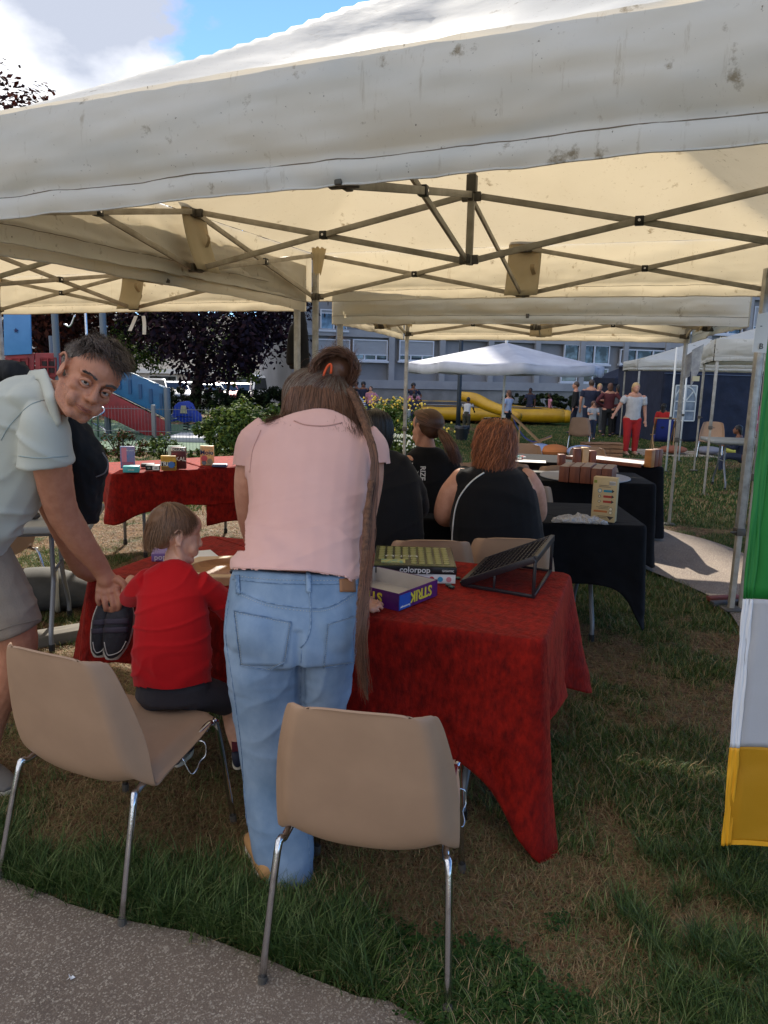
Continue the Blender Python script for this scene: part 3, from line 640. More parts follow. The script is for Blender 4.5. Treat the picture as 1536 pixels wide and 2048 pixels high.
# spring toys
def springtoy(name, label, px, Y, m1, m2, s_):
    c = at_y(px, 850, Y); z0 = gz(0, Y); r = thing(name, label, 'spring toy', (c.x, Y, z0))
    q = MB(); q.tube([(.1*math.cos(t_), .1*math.sin(t_), .02+t_*.012) for t_ in np.linspace(0, 6.28*4, 60)], .015, 6); q.build('spring', BLACKP, r, smooth=True)
    for yy in (-.2, .2):
        q = MB(); P = [(-.45, .32), (-.5, .5), (-.38, .62), (-.34, .85), (-.2, .98), (.02, 1.02), (.18, .92), (.26, .72), (.42, .6), (.5, .42), (.42, .3), (.2, .36), (0, .3), (-.25, .38)]
        q.prism([V((x*s_, yy, z*s_)) for x, z in P], (0, .04, 0)); pl = q.build('side_panel', m1, r, bevel=.012); q = MB(); q.prism([V((x*s_, yy-.012, z*s_)) for x, z in ((-.14, .62), (.1, .62), (.06, .88), (-.1, .88))], (0, .01, 0)); q.build('window', m2, pl)
    q = MB(); q.box((0, 0, .5*s_), (.6*s_, .4, .06)); q.build('seat', m2, r, bevel=.02); q = MB(); q.tube([(.1, -.28, .8*s_), (.1, .28, .8*s_)], .018, 8); q.build('handle', BLACKP, r); return r
springtoy('spring_toy', 'blue house shaped spring rider behind the wire fence', 373, 21.5, mat('toy_blue', C(24, 60, 160), .45), mat('toy_cream', C(190, 180, 140), .5), .85)
springtoy('spring_toy', 'small yellow and black spring rider right of the green shrub', 491, 23.5, mat('toy_yellow', C(210, 150, 50), .45), mat('toy_dark', C(50, 40, 30), .5), .42).location.z += .3
q = MB(); c = at_g(380, 884); q.box((c.x, c.y+.5, c.z+.06), (1.1, 1.4, .12)); pf = q.build('platform', mat('pale_concrete', C(168, 168, 170), .8), None, bevel=.02); tag(pf, 'pale square platform under the blue spring rider', 'platform')
# wire fence
fence = thing('wire_fence', 'grey welded wire fence with flat posts around the playground', 'fence', (-4, 14.2, gz(0, 14)))
FA, FB = at_g(165, 905), at_g(620, 905); FA.y = 13.9; FB.y = 14.6; FB.x = FA.x+6.6; FD = (FB-FA); NP = 4; wirem = mat('fence_grey', C(112, 118, 122), .5, .5)
fa = V((FA.x, 14.0, gz(0, 14))); fd = V((1, .07, 0)).normalized(); hz = .92
for k in range(5):
    p = fa+fd*(k*1.62-.15); q = MB(); q.box((p.x, p.y, p.z+hz/2), (.07, .05, hz+.06)); q.build('post', wirem, fence, w=True, bevel=.004)
    if k == 4: break
    q = MB()
    for z_ in (.06, .45, hz-.05):
        for dz in (0,): q.tube([p+V((0, 0, z_)), p+fd*1.62+V((0, 0, z_))], .006, 5)
    q.build('rail_wire', wirem, fence, w=True); q = MB()
    for j in range(26): a = p+fd*(.05+j*.061); q.tube([a+V((0, .007, .04)), a+V((0, .007, hz))], .0028, 4)
    x = q.build('wire', wirem, fence, w=True); x['kind'] = 'stuff'
# ================================================================ inflatable
yel = mat('inflatable_yellow', C(206, 158, 20), .42, col2=C(186, 138, 16), vs=2, coat=.15, bump=.15, bs=3)
inf = thing('inflatable_play_area', 'large flat yellow rimmed inflatable with dark mat lying on the far lawn', 'inflatable', (2.2, 26, gz(0, 26)))
def ig(px, py, z): return at_z(px, py, z)
zr = gz(0, 24)+.26
A_ = at_z(1138, 833, zr); A_ = V((A_.x-.1, A_.y, zr)); B_ = V((1.4, A_.y+.1, zr)); C2 = V((-1.2, A_.y+2.6, zr)); D_ = V((-.6, A_.y+7.2, zr)); E_ = V((4.4, A_.y+7.0, zr))
P = [A_, B_, C2, D_, E_]
for k in range(5):
    a, b_ = P[k], P[(k+1) % 5]; q = MB(); n_ = 14; d = b_-a
    q.tube([a.lerp(b_, i/n_) for i in range(n_+1)], [(.27 if .04 < i/n_ < .96 else .25)+(.008 if i % 4 else -.012) for i in range(n_+1)], 16); q.build('rim_tube', yel, inf, w=True, smooth=True)
for p in P: q = MB(); q.ell(p, (.28, .28, .27)); q.build('rim_corner', yel, inf, w=True, smooth=True)
q = MB(); q.prism([p+V((0, 0, -.2)) for p in P], (0, 0, .44)); q.build('play_mat', mat('inflatable_mat', C(72, 72, 74), .6, col2=C(56, 56, 60), vs=2), inf, w=True)
for j, (cl, w_) in enumerate(((yel, .5), (WHITEM, .25), (yel, .35), (WHITEM, .2))):
    q = MB(); pts_ = []
    for i in range(19):
        t_ = i/18; c = P[0].lerp(P[1], t_) if j < 2 else P[4].lerp(P[3], t_); off_ = (1.1+j*.9+.35*math.sin(t_*9+j)) if j < 2 else -(1.4+(j-2)*.9+.3*math.sin(t_*8+j)); c = c+V((.15, off_, .25+.012*(j+1))); pts_ += [c, c+V((0, w_*(.5+.5*math.sin(t_*14+j*2)**2), 0))]
    q.add(pts_, [(2*i, 2*i+1, 2*i+3, 2*i+2) for i in range(18)]); q.build('printed_band', cl, inf, w=True, fixn=False)
q = MB(); a = at_y(922, 792, 25.5); b_ = at_y(1012, 824, 24.3); q.tube([a-(b_-a)*.02, a.lerp(b_, .3)+V((0, 0, .06)), a.lerp(b_, .65), b_, b_+(b_-a)*.3], [.15, .2, .19, .16, .12], 14, 5); q.build('loose_tube', yel, inf, w=True, smooth=True)
# ================================================================ lamp post, bin, umbrella
p = at_y(918, 800, 22); q = MB(); lp = thing('lamp_post', 'dark slim lamp post in front of the inflatable', 'lamp post', (p.x, 22, gz(0, 22)))
q.tube([(0, 0, 0), (0, 0, .9), (0, 0, 5.2)], [.075, .065, .055], 12); q.build('pole', mat('dark_green_metal', C(46, 54, 62), .45, .4), lp, smooth=True); q = MB(); q.ell((0, 0, 5.35), (.26, .26, .14)); q.build('lantern', WHITEM, lp, smooth=True)
p = at_g(923, 880); bn = thing('rubbish_bin', 'black round rubbish bin lined with a bag on the far lawn', 'bin', p)
q = MB(); q.rings([[V((r_*math.cos(a), r_*math.sin(a), z_)) for a in np.linspace(0, 6.28, 20, endpoint=False)] for r_, z_ in ((.15, 0), (.19, .38), (.175, .38), (.14, .03))], cap=False); q.build('body', mat('bin_black', C(30, 31, 34), .5), bn, smooth=False)
q = MB(); q.rings([[V(((r_+.012*fb((a, z_, 0), 3))*math.cos(a), (r_+.012*fb((a, z_, 0), 3))*math.sin(a), z_+.01*math.sin(a*7))) for a in np.linspace(0, 6.283, 40, endpoint=False)] for r_, z_ in ((.2, .31), (.205, .39), (.17, .395), (.165, .3))], cap=False); q.build('bin_bag', mat('bin_bag', C(48, 50, 54), .3), bn, smooth=True)
umw = mat('parasol_canvas', C(226, 226, 232), .8, col2=C(206, 206, 214), vs=2, bump=.1, bs=8, translucent=.3)
cu_ = at_y(1012, 740, 17.5); UR = 2.30; um = thing('parasol', 'large white garden parasol open on the far lawn', 'parasol', (cu_.x-.02, 17.5, gz(0, 17.5)))
uz = cu_.z-gz(0, 17.5)+.10
q = MB(); n_ = 8
def um_fn(u, v):
    a = u*2*math.pi; k = math.cos(math.pi/n_)/math.cos((a % (2*math.pi/n_))-math.pi/n_); k = .35*k+.65*k; r_ = v*UR; sag = .05*v*abs(math.sin(a*n_/2))
    return V((r_*k*math.cos(a), r_*k*math.sin(a), uz+.50*(1-v)**1.05-sag+.02))
q.grid(um_fn, 64, 10, True); cn = q.build('canopy', umw, um, fixn=False, smooth=True, solid=.004)
q = MB(); q.grid(lambda u, v: (lambda b_: V((b_.x*(1+.004*math.sin(u*80)), b_.y*(1+.004*math.sin(u*80)), b_.z-v*.2+.015*math.sin(u*16*math.pi)*v)))(um_fn(u, 1)), 96, 2, True); q.build('valance', umw, um, fixn=False, smooth=True, solid=.004)
q = MB(); q.tube([(0, 0, 0), (0, 0, uz+.56)], .028, 12); q.build('pole', WHITEM, um, smooth=True)
for k in range(8):
    a = k*math.pi/4; q = MB(); q.bar((0, 0, uz+.42), (UR*.97*math.cos(a), UR*.97*math.sin(a), uz-.0), .02, .02); q.build('rib', WHITEM, um)
q = MB(); q.ell((0, 0, uz+.56), (.04, .04, .07)); q.build('finial', WHITEM, um, smooth=True); q = MB(); q.box((0, 0, .05), (.6, .6, .1)); q.build('base', GREYP, um, bevel=.02)
q = MB(); q.box((.02, -.06, .75), (.06, .08, .12)); q.tube([(.02, -.1, .75), (.02, -.2, .72)], .012, 6); q.build('crank', WHITEM, um, bevel=.008)
# ================================================================ pop-up canopies
fab = mat('canopy_fabric', C(226, 227, 224), .7, col2=C(219, 219, 214), vs=1.3, vd=6, spec=.3, translucent=.38, tcol=C(240, 220, 186), bump=.12, bs=4, bdist=.02)
def stain(m_, dark, sc, lo, hi, st=(1, 1, 1)):
    t_ = m_.node_tree; b_ = t_.nodes['Principled BSDF']; n_ = t_.nodes.new; l_ = t_.links.new
    x = n_('ShaderNodeTexNoise'); x.inputs['Scale'].default_value = sc; x.inputs['Detail'].default_value = 8; x.inputs['Roughness'].default_value = .7; k = n_('ShaderNodeMapping'); k.inputs['Scale'].default_value = st; c_ = n_('ShaderNodeTexCoord'); l_(c_.outputs['Object'], k.inputs[0]); l_(k.outputs[0], x.inputs['Vector'])
    r_ = n_('ShaderNodeMapRange'); r_.inputs[1].default_value = lo; r_.inputs[2].default_value = hi; l_(x.outputs['Fac'], r_.inputs[0]); src_ = b_.inputs['Base Color'].links[0].from_socket; tg = [l.to_socket for l in b_.inputs['Base Color'].links[0].from_socket.links]
    q_ = n_('ShaderNodeMixRGB'); q_.blend_type = 'MULTIPLY'; q_.inputs[2].default_value = dark; l_(r_.outputs[0], q_.inputs[0]); l_(src_, q_.inputs[1])
    for s__ in tg: l_(q_.outputs[0], s__)
stain(fab, C(178, 168, 152), 7, .62, .70); stain(fab, C(112, 102, 90), 30, .67, .71, (1, 1, .6)); stain(fab, C(140, 128, 112), 60, .66, .70, (1, 1, 1)); stain(fab, C(206, 196, 180), 9, .60, .78, (3, 3, .25))
patchm = mat('reinforcement_fabric', C(206, 196, 170), .75, col2=C(194, 182, 154), vs=3, translucent=.35, tcol=C(220, 190, 140))
def canopy(label, x0, y0, yaw, sx, sy, zt, zb, peak, val=.32, group=None, frame_=True, legz=None, seed=0, legs=(1, 1, 1, 1), valz=None, tilt=0.):
    """x0,y0 back-left corner; local x along the back side to the right, local y towards the viewer side negative"""
    r = thing('pop_up_canopy', label, 'canopy tent', (x0, y0, legz or 0), yaw, group); lz = legz or 0
    zt -= lz; zb -= lz; peak -= lz; ze = zt+.03; tl = tilt; o_ = .045; zv = zb-.09 if valz is None else valz-lz
    def rf(u, v):
        x = -o_+u*(sx+2*o_); y = o_-v*(sy+2*o_); m_ = max(abs(u-.5), abs(v-.5))*2; k = (1-m_)
        a = abs(abs(u-.5)-abs(v-.5))
        z = ze+(peak-ze)*(k**1.16)-.10*math.sin(math.pi*min(1, k*1.05))*min(1, a*3.2)*(.55+.45*k)
        z += .010*fb((x*1.2+seed, y*1.2, 0), 1.6)+.002*math.sin(a*60)*math.exp(-a*9)*(1-k)
        if m_ > .995: z = ze
        return V((x, y, z+tl*(2*x/sx-1)*(-y/sy)))
    q = MB(); q.grid(rf, 60, 60); q.build('roof', fab, r, fixn=False, smooth=True)
    # valance
    cs = [(-o_, o_), (sx+o_, o_), (sx+o_, -sy-o_), (-o_, -sy-o_)]; hv = ze-zv
    for k in range(4):
        a, b_ = V((*cs[k], 0)), V((*cs[(k+1) % 4], 0)); d = (b_-a).normalized(); nn2 = V((d.y, -d.x, 0))*-1; ln = (b_-a).length
        def vf(u, v, a=a, b_=b_, nn2=nn2, ln=ln, k=k):
            p = a.lerp(b_, u); e = min(1, min(u, 1-u)*12); vv = v
            off_ = .012+(.030*fb((u*ln*1.3+seed*3+k*7, v*.5, 1), .9)*v+.012*math.sin(v*math.pi*1.2)+.010*fb((u*ln*3, v*3, k), 1.4))*e
            off_ += e*(.016*math.sin(math.pi*min(1, v/.72))-.020*math.exp(-((v-.77)/.05)**2)*(.6+.8*abs(fb((u*ln*.9+seed, 2, k), 1)))+(.010*math.sin((v-.8)*14) if v > .8 else 0))
            return V((p.x, p.y, ze+.001-hv*vv+.012*e*v*math.sin(u*math.pi)+.006*fb((u*ln*2, k, 0), 2)*v+tl*(2*p.x/sx-1)*(-p.y/sy)))+(-nn2)*-off_
        q = MB(); q.grid(vf, 90, 22); vo_ = q.build('valance', fab, r, fixn=False, smooth=True)
        q = MB(); P = [vf(i/90, .80)+nn2*.003 for i in range(91)]; q.tube(P, .0018, 4); q.build('hem_seam', mat('seam_brown', C(120, 108, 92), .8), vo_); q = MB(); q.tube([vf(i/90, 1) for i in range(91)], .004, 5); q.build('hem_edge', fab, vo_)
    # frame
    LX = [(0, 0), (sx, 0), (sx, -sy), (0, -sy)]
    def bar_(a, b_, sd=(0, 0, 1)):
        q = MB(); q.bar(a, b_, .014, .031, sd); o = q.build('scissor_bar', ALUW, r, bevel=.002); return o
    def blk(name, c, d, m_): q = MB(); q.box(c, d, tiltM('Z', 0)); q.build(name, m_, r, bevel=.003)
    zm = (zt+zb)/2
    for i, (x, y) in enumerate(LX):
        if not legs[i]: continue
        q = MB(); w_ = .02; zlow = .95
        for sgn in (-1, 1): q.box((x+sgn*.017, y, (zlow+zt+.04)/2), (.006, .040, zt+.04-zlow)); q.box((x, y+sgn*.017, (zlow+zt+.04)/2), (.028, .006, zt+.04-zlow)); 
        q.box((x, y, (zlow+zt+.04)/2), (.026, .026, zt+.03-zlow)); leg = q.build('leg', ALU, r, bevel=.0015)
        q = MB(); q.box((x, y, zlow/2+.03), (.029, .029, zlow+.04)); q.build('inner_leg', ALUW, leg, bevel=.002)
        q = MB(); q.box((x, y, zlow), (.054, .054, .05)); q.tube([(x+.03, y-.02, zlow), (x+.055, y-.03, zlow)], .006, 6); q.build('height_lock', GREYP, leg, bevel=.003)
        q = MB(); q.box((x, y, .008), (.12, .12, .012)); q.build('foot_plate', GREYP, leg, bevel=.003)
        cx = 1 if x < sx/2 else -1; cy = -1 if y > -sy/2 else 1
        for z_, nm in ((zt, 'corner_bracket'), (zb, 'sliding_bracket')):
            q = MB(); q.box((x, y, z_), (.054, .054, .055)); q.box((x+cx*.045, y, z_), (.05, .022, .045)); q.box((x, y+cy*.045, z_), (.022, .05, .045)); q.build(nm, GREYP, r, bevel=.004)
    if frame_:
        Mx = [(sx/2, 0), (sx, -sy/2), (sx/2, -sy), (0, -sy/2)]; CT = (sx/2, -sy/2)
        segs = [(LX[0], Mx[0]), (Mx[0], LX[1]), (LX[1], Mx[1]), (Mx[1], LX[2]), (LX[2], Mx[2]), (Mx[2], LX[3]), (LX[3], Mx[3]), (Mx[3], LX[0])]+[(m_, CT) for m_ in Mx]
        for a, b_ in segs:
            A2, B2 = V((*a, 0)), V((*b_, 0)); d = (B2-A2).normalized(); A2 += d*.05; B2 -= d*.05; nn2 = V((-d.y, d.x, 0))
            bar_(A2+nn2*.008+V((0, 0, zt)), B2+nn2*.008+V((0, 0, zb)), (0, 0, 1)); bar_(A2-nn2*.008+V((0, 0, zb)), B2-nn2*.008+V((0, 0, zt)))
            c = (A2+B2)/2; ang = math.atan2(d.y, d.x); q = MB(); q.box((c.x, c.y, zm), (.042, .04, .042), tiltM('Z', ang)); ob = q.build('pivot_block', BLACKP, r, bevel=.003)
            q = MB(); q.tube([c+nn2*.019+V((0, 0, zm)), c+nn2*.023+V((0, 0, zm))], .007, 8); q.tube([c-nn2*.019+V((0, 0, zm)), c-nn2*.023+V((0, 0, zm))], .007, 8); q.build('bolt', CHROME, ob)
        for x, y in Mx+[CT]:
            for z_ in (zt, zb): q = MB(); q.box((x, y, z_), (.10, .026, .045)); q.box((x, y, z_), (.026, .10, .045)); q.build('truss_joint', GREYP, r, bevel=.004)
        q = MB(); q.box((*CT, (zb-.03+peak-.02)/2), (.034, .034, peak-zb)); q.build('centre_pole', ALUW, r, bevel=.003); q = MB(); q.box((*CT, zt+.06), (.05, .05, .09)); q.build('pole_collar', GREYP, r, bevel=.004)
        for x, y, dx, dy in ((sx/2, 0, 1, 0), (sx, -sy/2, 0, 1), (0, -sy/2, 0, 1)):
            q = MB(); n3 = V((0, -1, 0)) if dy == 0 else V((-1 if x > 1 else 1, 0, 0))
            q.grid(lambda u, v: V((x, y, 0))+V((dx, dy, 0))*((u-.5)*.24)+n3*(-.015+.10*(1-v)**2+.01*math.sin(u*7))+V((0, 0, zb-.02+v*(zt+.10-zb))), 8, 8); q.build('reinforcement_patch', patchm, r, fixn=False, smooth=True, solid=.002)
            q = MB(); q.grid(lambda u, v: V((x, y, 0))+V((dx, dy, 0))*(.08+(u-.5)*.03+.015*math.sin(v*5))+n3*(.03+.02*math.sin(v*9))+V((0, 0, zb+.0+v*.2)), 2, 10); q.build('strap', mat('webbing', C(150, 132, 104), .8), r, fixn=False, smooth=True)
    # loose corner gathers of fabric inside
    for (x, y) in LX:
        cx = 1 if x < sx/2 else -1; cy = -1 if y > -sy/2 else 1
        q = MB(); q.grid(lambda u, v: V((x+cx*(.01+.09*u*(1-.5*v)), y+cy*(.01+.09*(1-u)*(1-.5*v)), zt+.06-v*.20+.012*math.sin(u*20))), 12, 5); q.build('corner_gusset', patchm, r, fixn=False, smooth=True)
    return r
MAIN = canopy('large off white pop-up canopy in the foreground over the red table', -.589, 6.173, -.345, 3.33, 3.33, 2.50, 2.19, 3.60, seed=1, valz=2.155, tilt=.045)
BACKT = canopy('glowing beige pop-up canopy behind over the black tables', .226, 8.843, -.24, 3.05, 2.62, 2.27, 2.05, 2.92, seed=5, valz=1.985, legs=(1, 1, 0, 1))
LEFTT = canopy('pop-up canopy on the left over the red games display table', -3.756, 7.337, -.382, 3.26, 3.33, 2.393, 2.119, 3.22, seed=9, valz=2.075)
p = at_g(1407, 990); q_ = V((p.x, p.y, 0))+V((-math.sin(-.345), math.cos(-.345), 0))*3
RT_ = canopy('white pop-up canopy at the far right over a bare grey table', q_.x, q_.y, -.345, 3.0, 3.0, 2.12, 1.9, 2.75, seed=12, valz=1.86)
q_ = q_+V((.9, 4.2, 0)); canopy('second white pop-up canopy farther back at the right edge in front of the navy marquee', q_.x, q_.y+3, -.2, 3.4, 3.0, 2.0, 1.8, 2.6, seed=14, frame_=False, valz=1.8)
# spare slanted poles left standing
for (a, b_, lb_) in (((1331, 944), (1355, 730), 'thin white canopy pole just left of the thick post on the far lawn'), ((1357, 923), (1378, 762), 'thin white canopy pole just right of the thick post on the far lawn')):
    p = at_g(*a); r = thing('canopy_pole', lb_, 'pole', p); t_ = at_y(*b_, p.y); q = MB(); q.tube([(0, 0, 0), (0, 0, t_.z-p.z+.3)], .018, 8); q.build('tube', WHITEM, r, smooth=True); q = MB(); q.box((0, 0, .01), (.1, .1, .02)); q.build('foot_plate', GREYP, r)
    q = MB(); q.box((0, 0, .95), (.045, .045, .05)); q.build('height_lock', GREYP, r)
p = at_z(1461, 1219, .02); r = thing('canopy_pole', 'thick pale metal canopy leg standing at the right, just beside the flag banner', 'pole', p); q = MB()
for sgn in (-1, 1): q.box((sgn*.021, 0, 1.42), (.007, .052, 1.75)); q.box((0, sgn*.021, 1.42), (.034, .007, 1.75))
q.box((0, 0, 1.42), (.030, .030, 1.74)); q.build('leg', ALU, r, bevel=.002); q = MB(); q.box((0, 0, .32), (.036, .036, .64)); q.build('inner_leg', ALUW, r, bevel=.002); q = MB(); q.box((0, 0, .56), (.062, .062, .05)); q.tube([(-.03, -.02, .56), (-.075, -.03, .56)], .007, 6); q.build('height_lock', GREYP, r, bevel=.003); q = MB(); q.box((0, 0, .008), (.13, .13, .014)); q.build('foot_plate', GREYP, r, bevel=.003)
# ================================================================ navy marquees
navy = mat('navy_canvas', C(34, 42, 66), .75, col2=C(26, 33, 54), vs=2, bump=.35, bs=5, bdist=.05)
film = mat('clear_film', C(160, 168, 180), .25, col2=C(110, 120, 136), vs=3)
def archwin(parent, o, ex, nrm, w_, h_):
    """white gridded arch window on a square clear panel; o = lower left corner"""
    q = MB(); q.add([o+nrm*.01, o+ex*w_+nrm*.01, o+ex*w_+V((0, 0, h_))+nrm*.01, o+V((0, 0, h_))+nrm*.01], [(0, 1, 2, 3)]); f = q.build('window', film, parent, w=False, solid=.006, fixn=False); q = MB(); up = V((0, 0, 1))
    for a, b_ in ((0, 0), (1, 0)): pass
    t_ = .035; B3 = lambda p0, p1: q.bar(p0+nrm*.025, p1+nrm*.025, t_, .01, nrm)
    c = o+ex*(w_/2)+up*(h_*.55); L0 = o+ex*.02; 
    B3(L0, L0+ex*(w_-.04)); B3(L0, L0+up*h_); B3(L0+ex*(w_-.04), L0+ex*(w_-.04)+up*h_); B3(L0+up*h_, L0+up*h_+ex*(w_-.04)); B3(o+up*h_*.55, o+up*h_*.55+ex*w_); B3(o+up*h_*.28, o+up*h_*.28+ex*w_); B3(o+ex*w_/2, o+ex*w_/2+up*h_)
    for a in (45, 135): B3(c, c+(ex*math.cos(R(a))*w_*.48+up*math.sin(R(a))*h_*.42))
    pr_ = None
    for k in range(13):
        a = math.pi*k/12; p_ = c+ex*math.cos(a)*w_*.48+up*math.sin(a)*h_*.42
        if pr_: B3(pr_, p_)
        pr_ = p_
    q.build('glazing_bars', WHITEM, f)
Y1 = 30.5; a = at_y(1229, 800, Y1); b_ = at_y(1362, 800, Y1); z0 = gz(0, Y1); wd = b_.x-a.x
mq = thing('navy_marquee', 'navy blue gabled marquee with an open doorway behind the woman in red trousers', 'marquee', (a.x, Y1, z0)); he = at_y(1240, 757, Y1).z-z0; hp = at_y(1305, 722, Y1).z-z0; d0, d1 = at_y(1273, 800, Y1).x-a.x, at_y(1328, 800, Y1).x-a.x; hd = at_y(1300, 768, Y1).z-z0
X, Z = V((1, 0, 0)), V((0, 0, 1))
for nm, (x0_, x1_, z0_, z1_) in (('wall', (0, d0, 0, he)), ('wall', (d1, wd, 0, he)), ('door_header', (d0, d1, hd, he))):
    q = MB(); q.grid(lambda u, v: V((x0_+(x1_-x0_)*u, .03*fb((u*3, v*2, x0_), 1.5), z0_+(z1_-z0_)*v)), 10, 10); q.build(nm, navy, mq, fixn=False, smooth=True, solid=.01)
q = MB(); q.add([V((0, 0, he)), V((0, 3, he)), V((0, 3, 0)), V((0, 0, 0)), V((wd, 0, 0)), V((wd, 3, 0)), V((wd, 3, he)), V((wd, 0, he))], [(0, 1, 2, 3), (4, 5, 6, 7), (2, 1, 6, 5)]); q.build('wall', navy, mq, solid=.01, fixn=False)
ap = V((wd/2, 1.5, hp)); o4 = [V((-.08, -.08, he)), V((wd+.08, -.08, he)), V((wd+.08, 3.08, he)), V((-.08, 3.08, he))]
q = MB(); q.add(o4+[ap], [(0, 1, 4), (1, 2, 4), (2, 3, 4), (3, 0, 4)]); q.build('roof', navy, mq, fixn=False, solid=.012)
q = MB(); q.add(o4+[p_-V((0, 0, .22)) for p_ in o4], [(0, 4, 5, 1), (1, 5, 6, 2), (2, 6, 7, 3), (3, 7, 4, 0)]); q.build('valance', navy, mq, fixn=False, solid=.008)
for x in (d0, d1): q = MB(); q.bar((x, -.03, 0), (x, -.03, hd), .05, .04, (0, 1, 0)); q.build('door_pole', ALU, mq)
q = MB(); q.bar((d0, -.03, hd), (d1, -.03, hd), .05, .04); q.build('door_pole', ALU, mq)
archwin(mq, V((.25, -.03, .65)), X, V((0, -1, 0)), .55, 1.0)
# long navy marquee on the right
Y2 = 21.5; a = at_y(1322, 800, Y2); z0 = gz(0, Y2); top = at_y(1400, 735, Y2).z-z0
mq2 = thing('navy_marquee', 'long navy blue marquee wall with white gridded arch windows at the right', 'marquee', (a.x, Y2, z0), .12)
for k in range(3):
    x0_ = k*3.0; q = MB(); q.grid(lambda u, v: V((x0_+3*u, .05*fb((u*3+k*5, v*2, 1), 1.6)+.03*fb((u*9, v*9, k), 1), top*v)), 30, 20); q.build('wall', navy, mq2, fixn=False, smooth=True, solid=.01)
    archwin(mq2, V((x0_+.35 if k == 0 else x0_+.2, -.07, .62)), X, V((0, -1, 0)), .68, 1.0)
    q = MB(); q.bar((x0_, -.06, top-.18), (x0_+3, -.06, top-.20), .02, .02); q.build('seam', mat('seam_light', C(90, 100, 124), .7), mq2)
q = MB(); q.add([V((-.1, -.1, top)), V((9.1, -.1, top)), V((9.1, 3, top)), V((-.1, 3, top)), V((1.5, 1.5, top+.7)), V((7.5, 1.5, top+.7))], [(0, 1, 5, 4), (1, 2, 5), (2, 3, 4, 5), (3, 0, 4)]); q.build('roof', navy, mq2, fixn=False, solid=.012)
q = MB(); q.add([V((0, 0, 0)), V((0, 3, 0)), V((0, 3, top)), V((0, 0, top))], [(0, 1, 2, 3)]); q.build('wall', navy, mq2, fixn=False, solid=.01)
# pink sign in front of it
p = at_y(1528, 800, 18); sg = thing('pink_poster', 'magenta poster with white lettering hung at the right edge by the navy marquee', 'poster', (p.x, 18, at_y(1528, 862, 18).z)); q = MB(); q.box((0, 0, .3), (.42, .02, .6)); q.build('sheet', mat('magenta', C(190, 30, 100), .6), sg)
text('LU...', 'lettering', WHITEM, .13, frame((-.12, -.014, .2), X, Z), sg)
# ================================================================ shell chairs
shellm = mat('chair_shell_beige', C(172, 139, 112), .48, col2=C(158, 127, 102), vs=3, spec=.35, bump=.12, bs=420, bdist=.0015)
def chair(label, loc, rz, group='beige shell chairs'):
    r = thing('shell_chair', label, 'chair', loc, rz, group)
    # t: 0 front lip .. 1 top of the back;  y, z, half width, wrap direction (fwd, down), wrap depth
    prof = np.array([(.232, .418, .195, 0, .012, .012), (.215, .442, .214, 0, .02, .02), (.12, .440, .230, 0, .035, .03), (.02, .432, .238, 0, .042, .036), (-.08, .428, .243, .012, .050, .04), (-.155, .434, .246, .032, .066, .05),
                     (-.200, .466, .247, .060, .055, .06), (-.224, .530, .243, .066, .012, .05), (-.240, .620, .230, .055, 0, .045), (-.254, .70, .213, .046, 0, .04), (-.264, .765, .195, .036, 0, .03), (-.268, .796, .178, .026, 0, .02), (-.272, .806, .160, .018, 0, .012)])
    pc = catmull(prof, 4); nt = len(pc)-1
    def fn(u, v):
        p = pc[int(round(v*nt))]; s_ = (u-.5)*2; a = abs(s_); w_ = p[2]
        e = max(0, (a-.74)/.26); x = math.copysign(w_*min(a/.9, 1)-(0 if a < .9 else 0)+.0*a, s_) if a > 0 else 0
        x = math.copysign(w_*(1-(1-a)**1.12), s_); k = e*e*(3-2*e)
        dish = (1-a*a)*.012
        back = min(1, max(0, (v-.45)/.2)); yy = p[0]+p[3]*k-dish*back-.010*(1-a*a)*back; zz = p[1]-p[4]*k-dish*(1-back)-.062*(1-a**2.6)*math.exp(-((v-.43)/.12)**2)
        if v > .88: zz -= .028*a**4*(v-.88)/.12
        if v < .06: yy -= .03*a**4
        return V((x, yy, zz))
    q = MB(); q.grid(fn, 36, nt); o = q.build('shell', shellm, r, fixn=False, smooth=True); m = o.modifiers.new('s', 'SOLIDIFY'); m.thickness = .0065; m.offset = 0; m = o.modifiers.new('b', 'BEVEL'); m.width = .0022; m.segments = 2; m.limit_method = 'ANGLE'; m.angle_limit = R(50)
    fr = None
    for sd in (-1, 1):
        q = MB(); pts_ = [(sd*.245, .275, .0), (sd*.222, .225, .38), (sd*.214, .20, .412), (sd*.210, .165, .414), (sd*.210, 0, .388), (sd*.212, -.12, .378), (sd*.218, -.18, .368), (sd*.228, -.207, .342), (sd*.245, -.297, .0)]
        q.tube(pts_, .0105, 10, 4); f = q.build('leg_frame', CHROME, r, smooth=True)
        for yy in (.273, -.293): q = MB(); q.tube([(sd*.245, yy, .0), (sd*.243, yy-.003*np.sign(yy), .035)], .0125, 10); q.build('foot_cap', GREYP, f)
        q = MB(); y0 = .07; q.tube([(sd*.214, y0+.035, .395), (sd*.245, y0+.045, .39), (sd*.252, y0+.04, .35), (sd*.244, y0+.02, .335), (sd*.252, y0-.01, .322), (sd*.242, y0-.03, .318), (sd*.214, y0-.04, .385)], .0028, 6, 3); q.build('linking_hook', CHROME, f, smooth=True)
    for yy, zz in ((-.13, .382), (.165, .405)): q = MB(); q.tube([(-.222, yy, zz), (.222, yy, zz)], .0095, 10); q.build('cross_tube', CHROME, r, smooth=True)
    q = MB()
    for sx_ in (-1, 1):
        for yy in (-.13, .12): q.box((sx_*.17, yy, .412), (.05, .05, .035))
    q.build('seat_mount', BLACKP, r, bevel=.004)
    return r
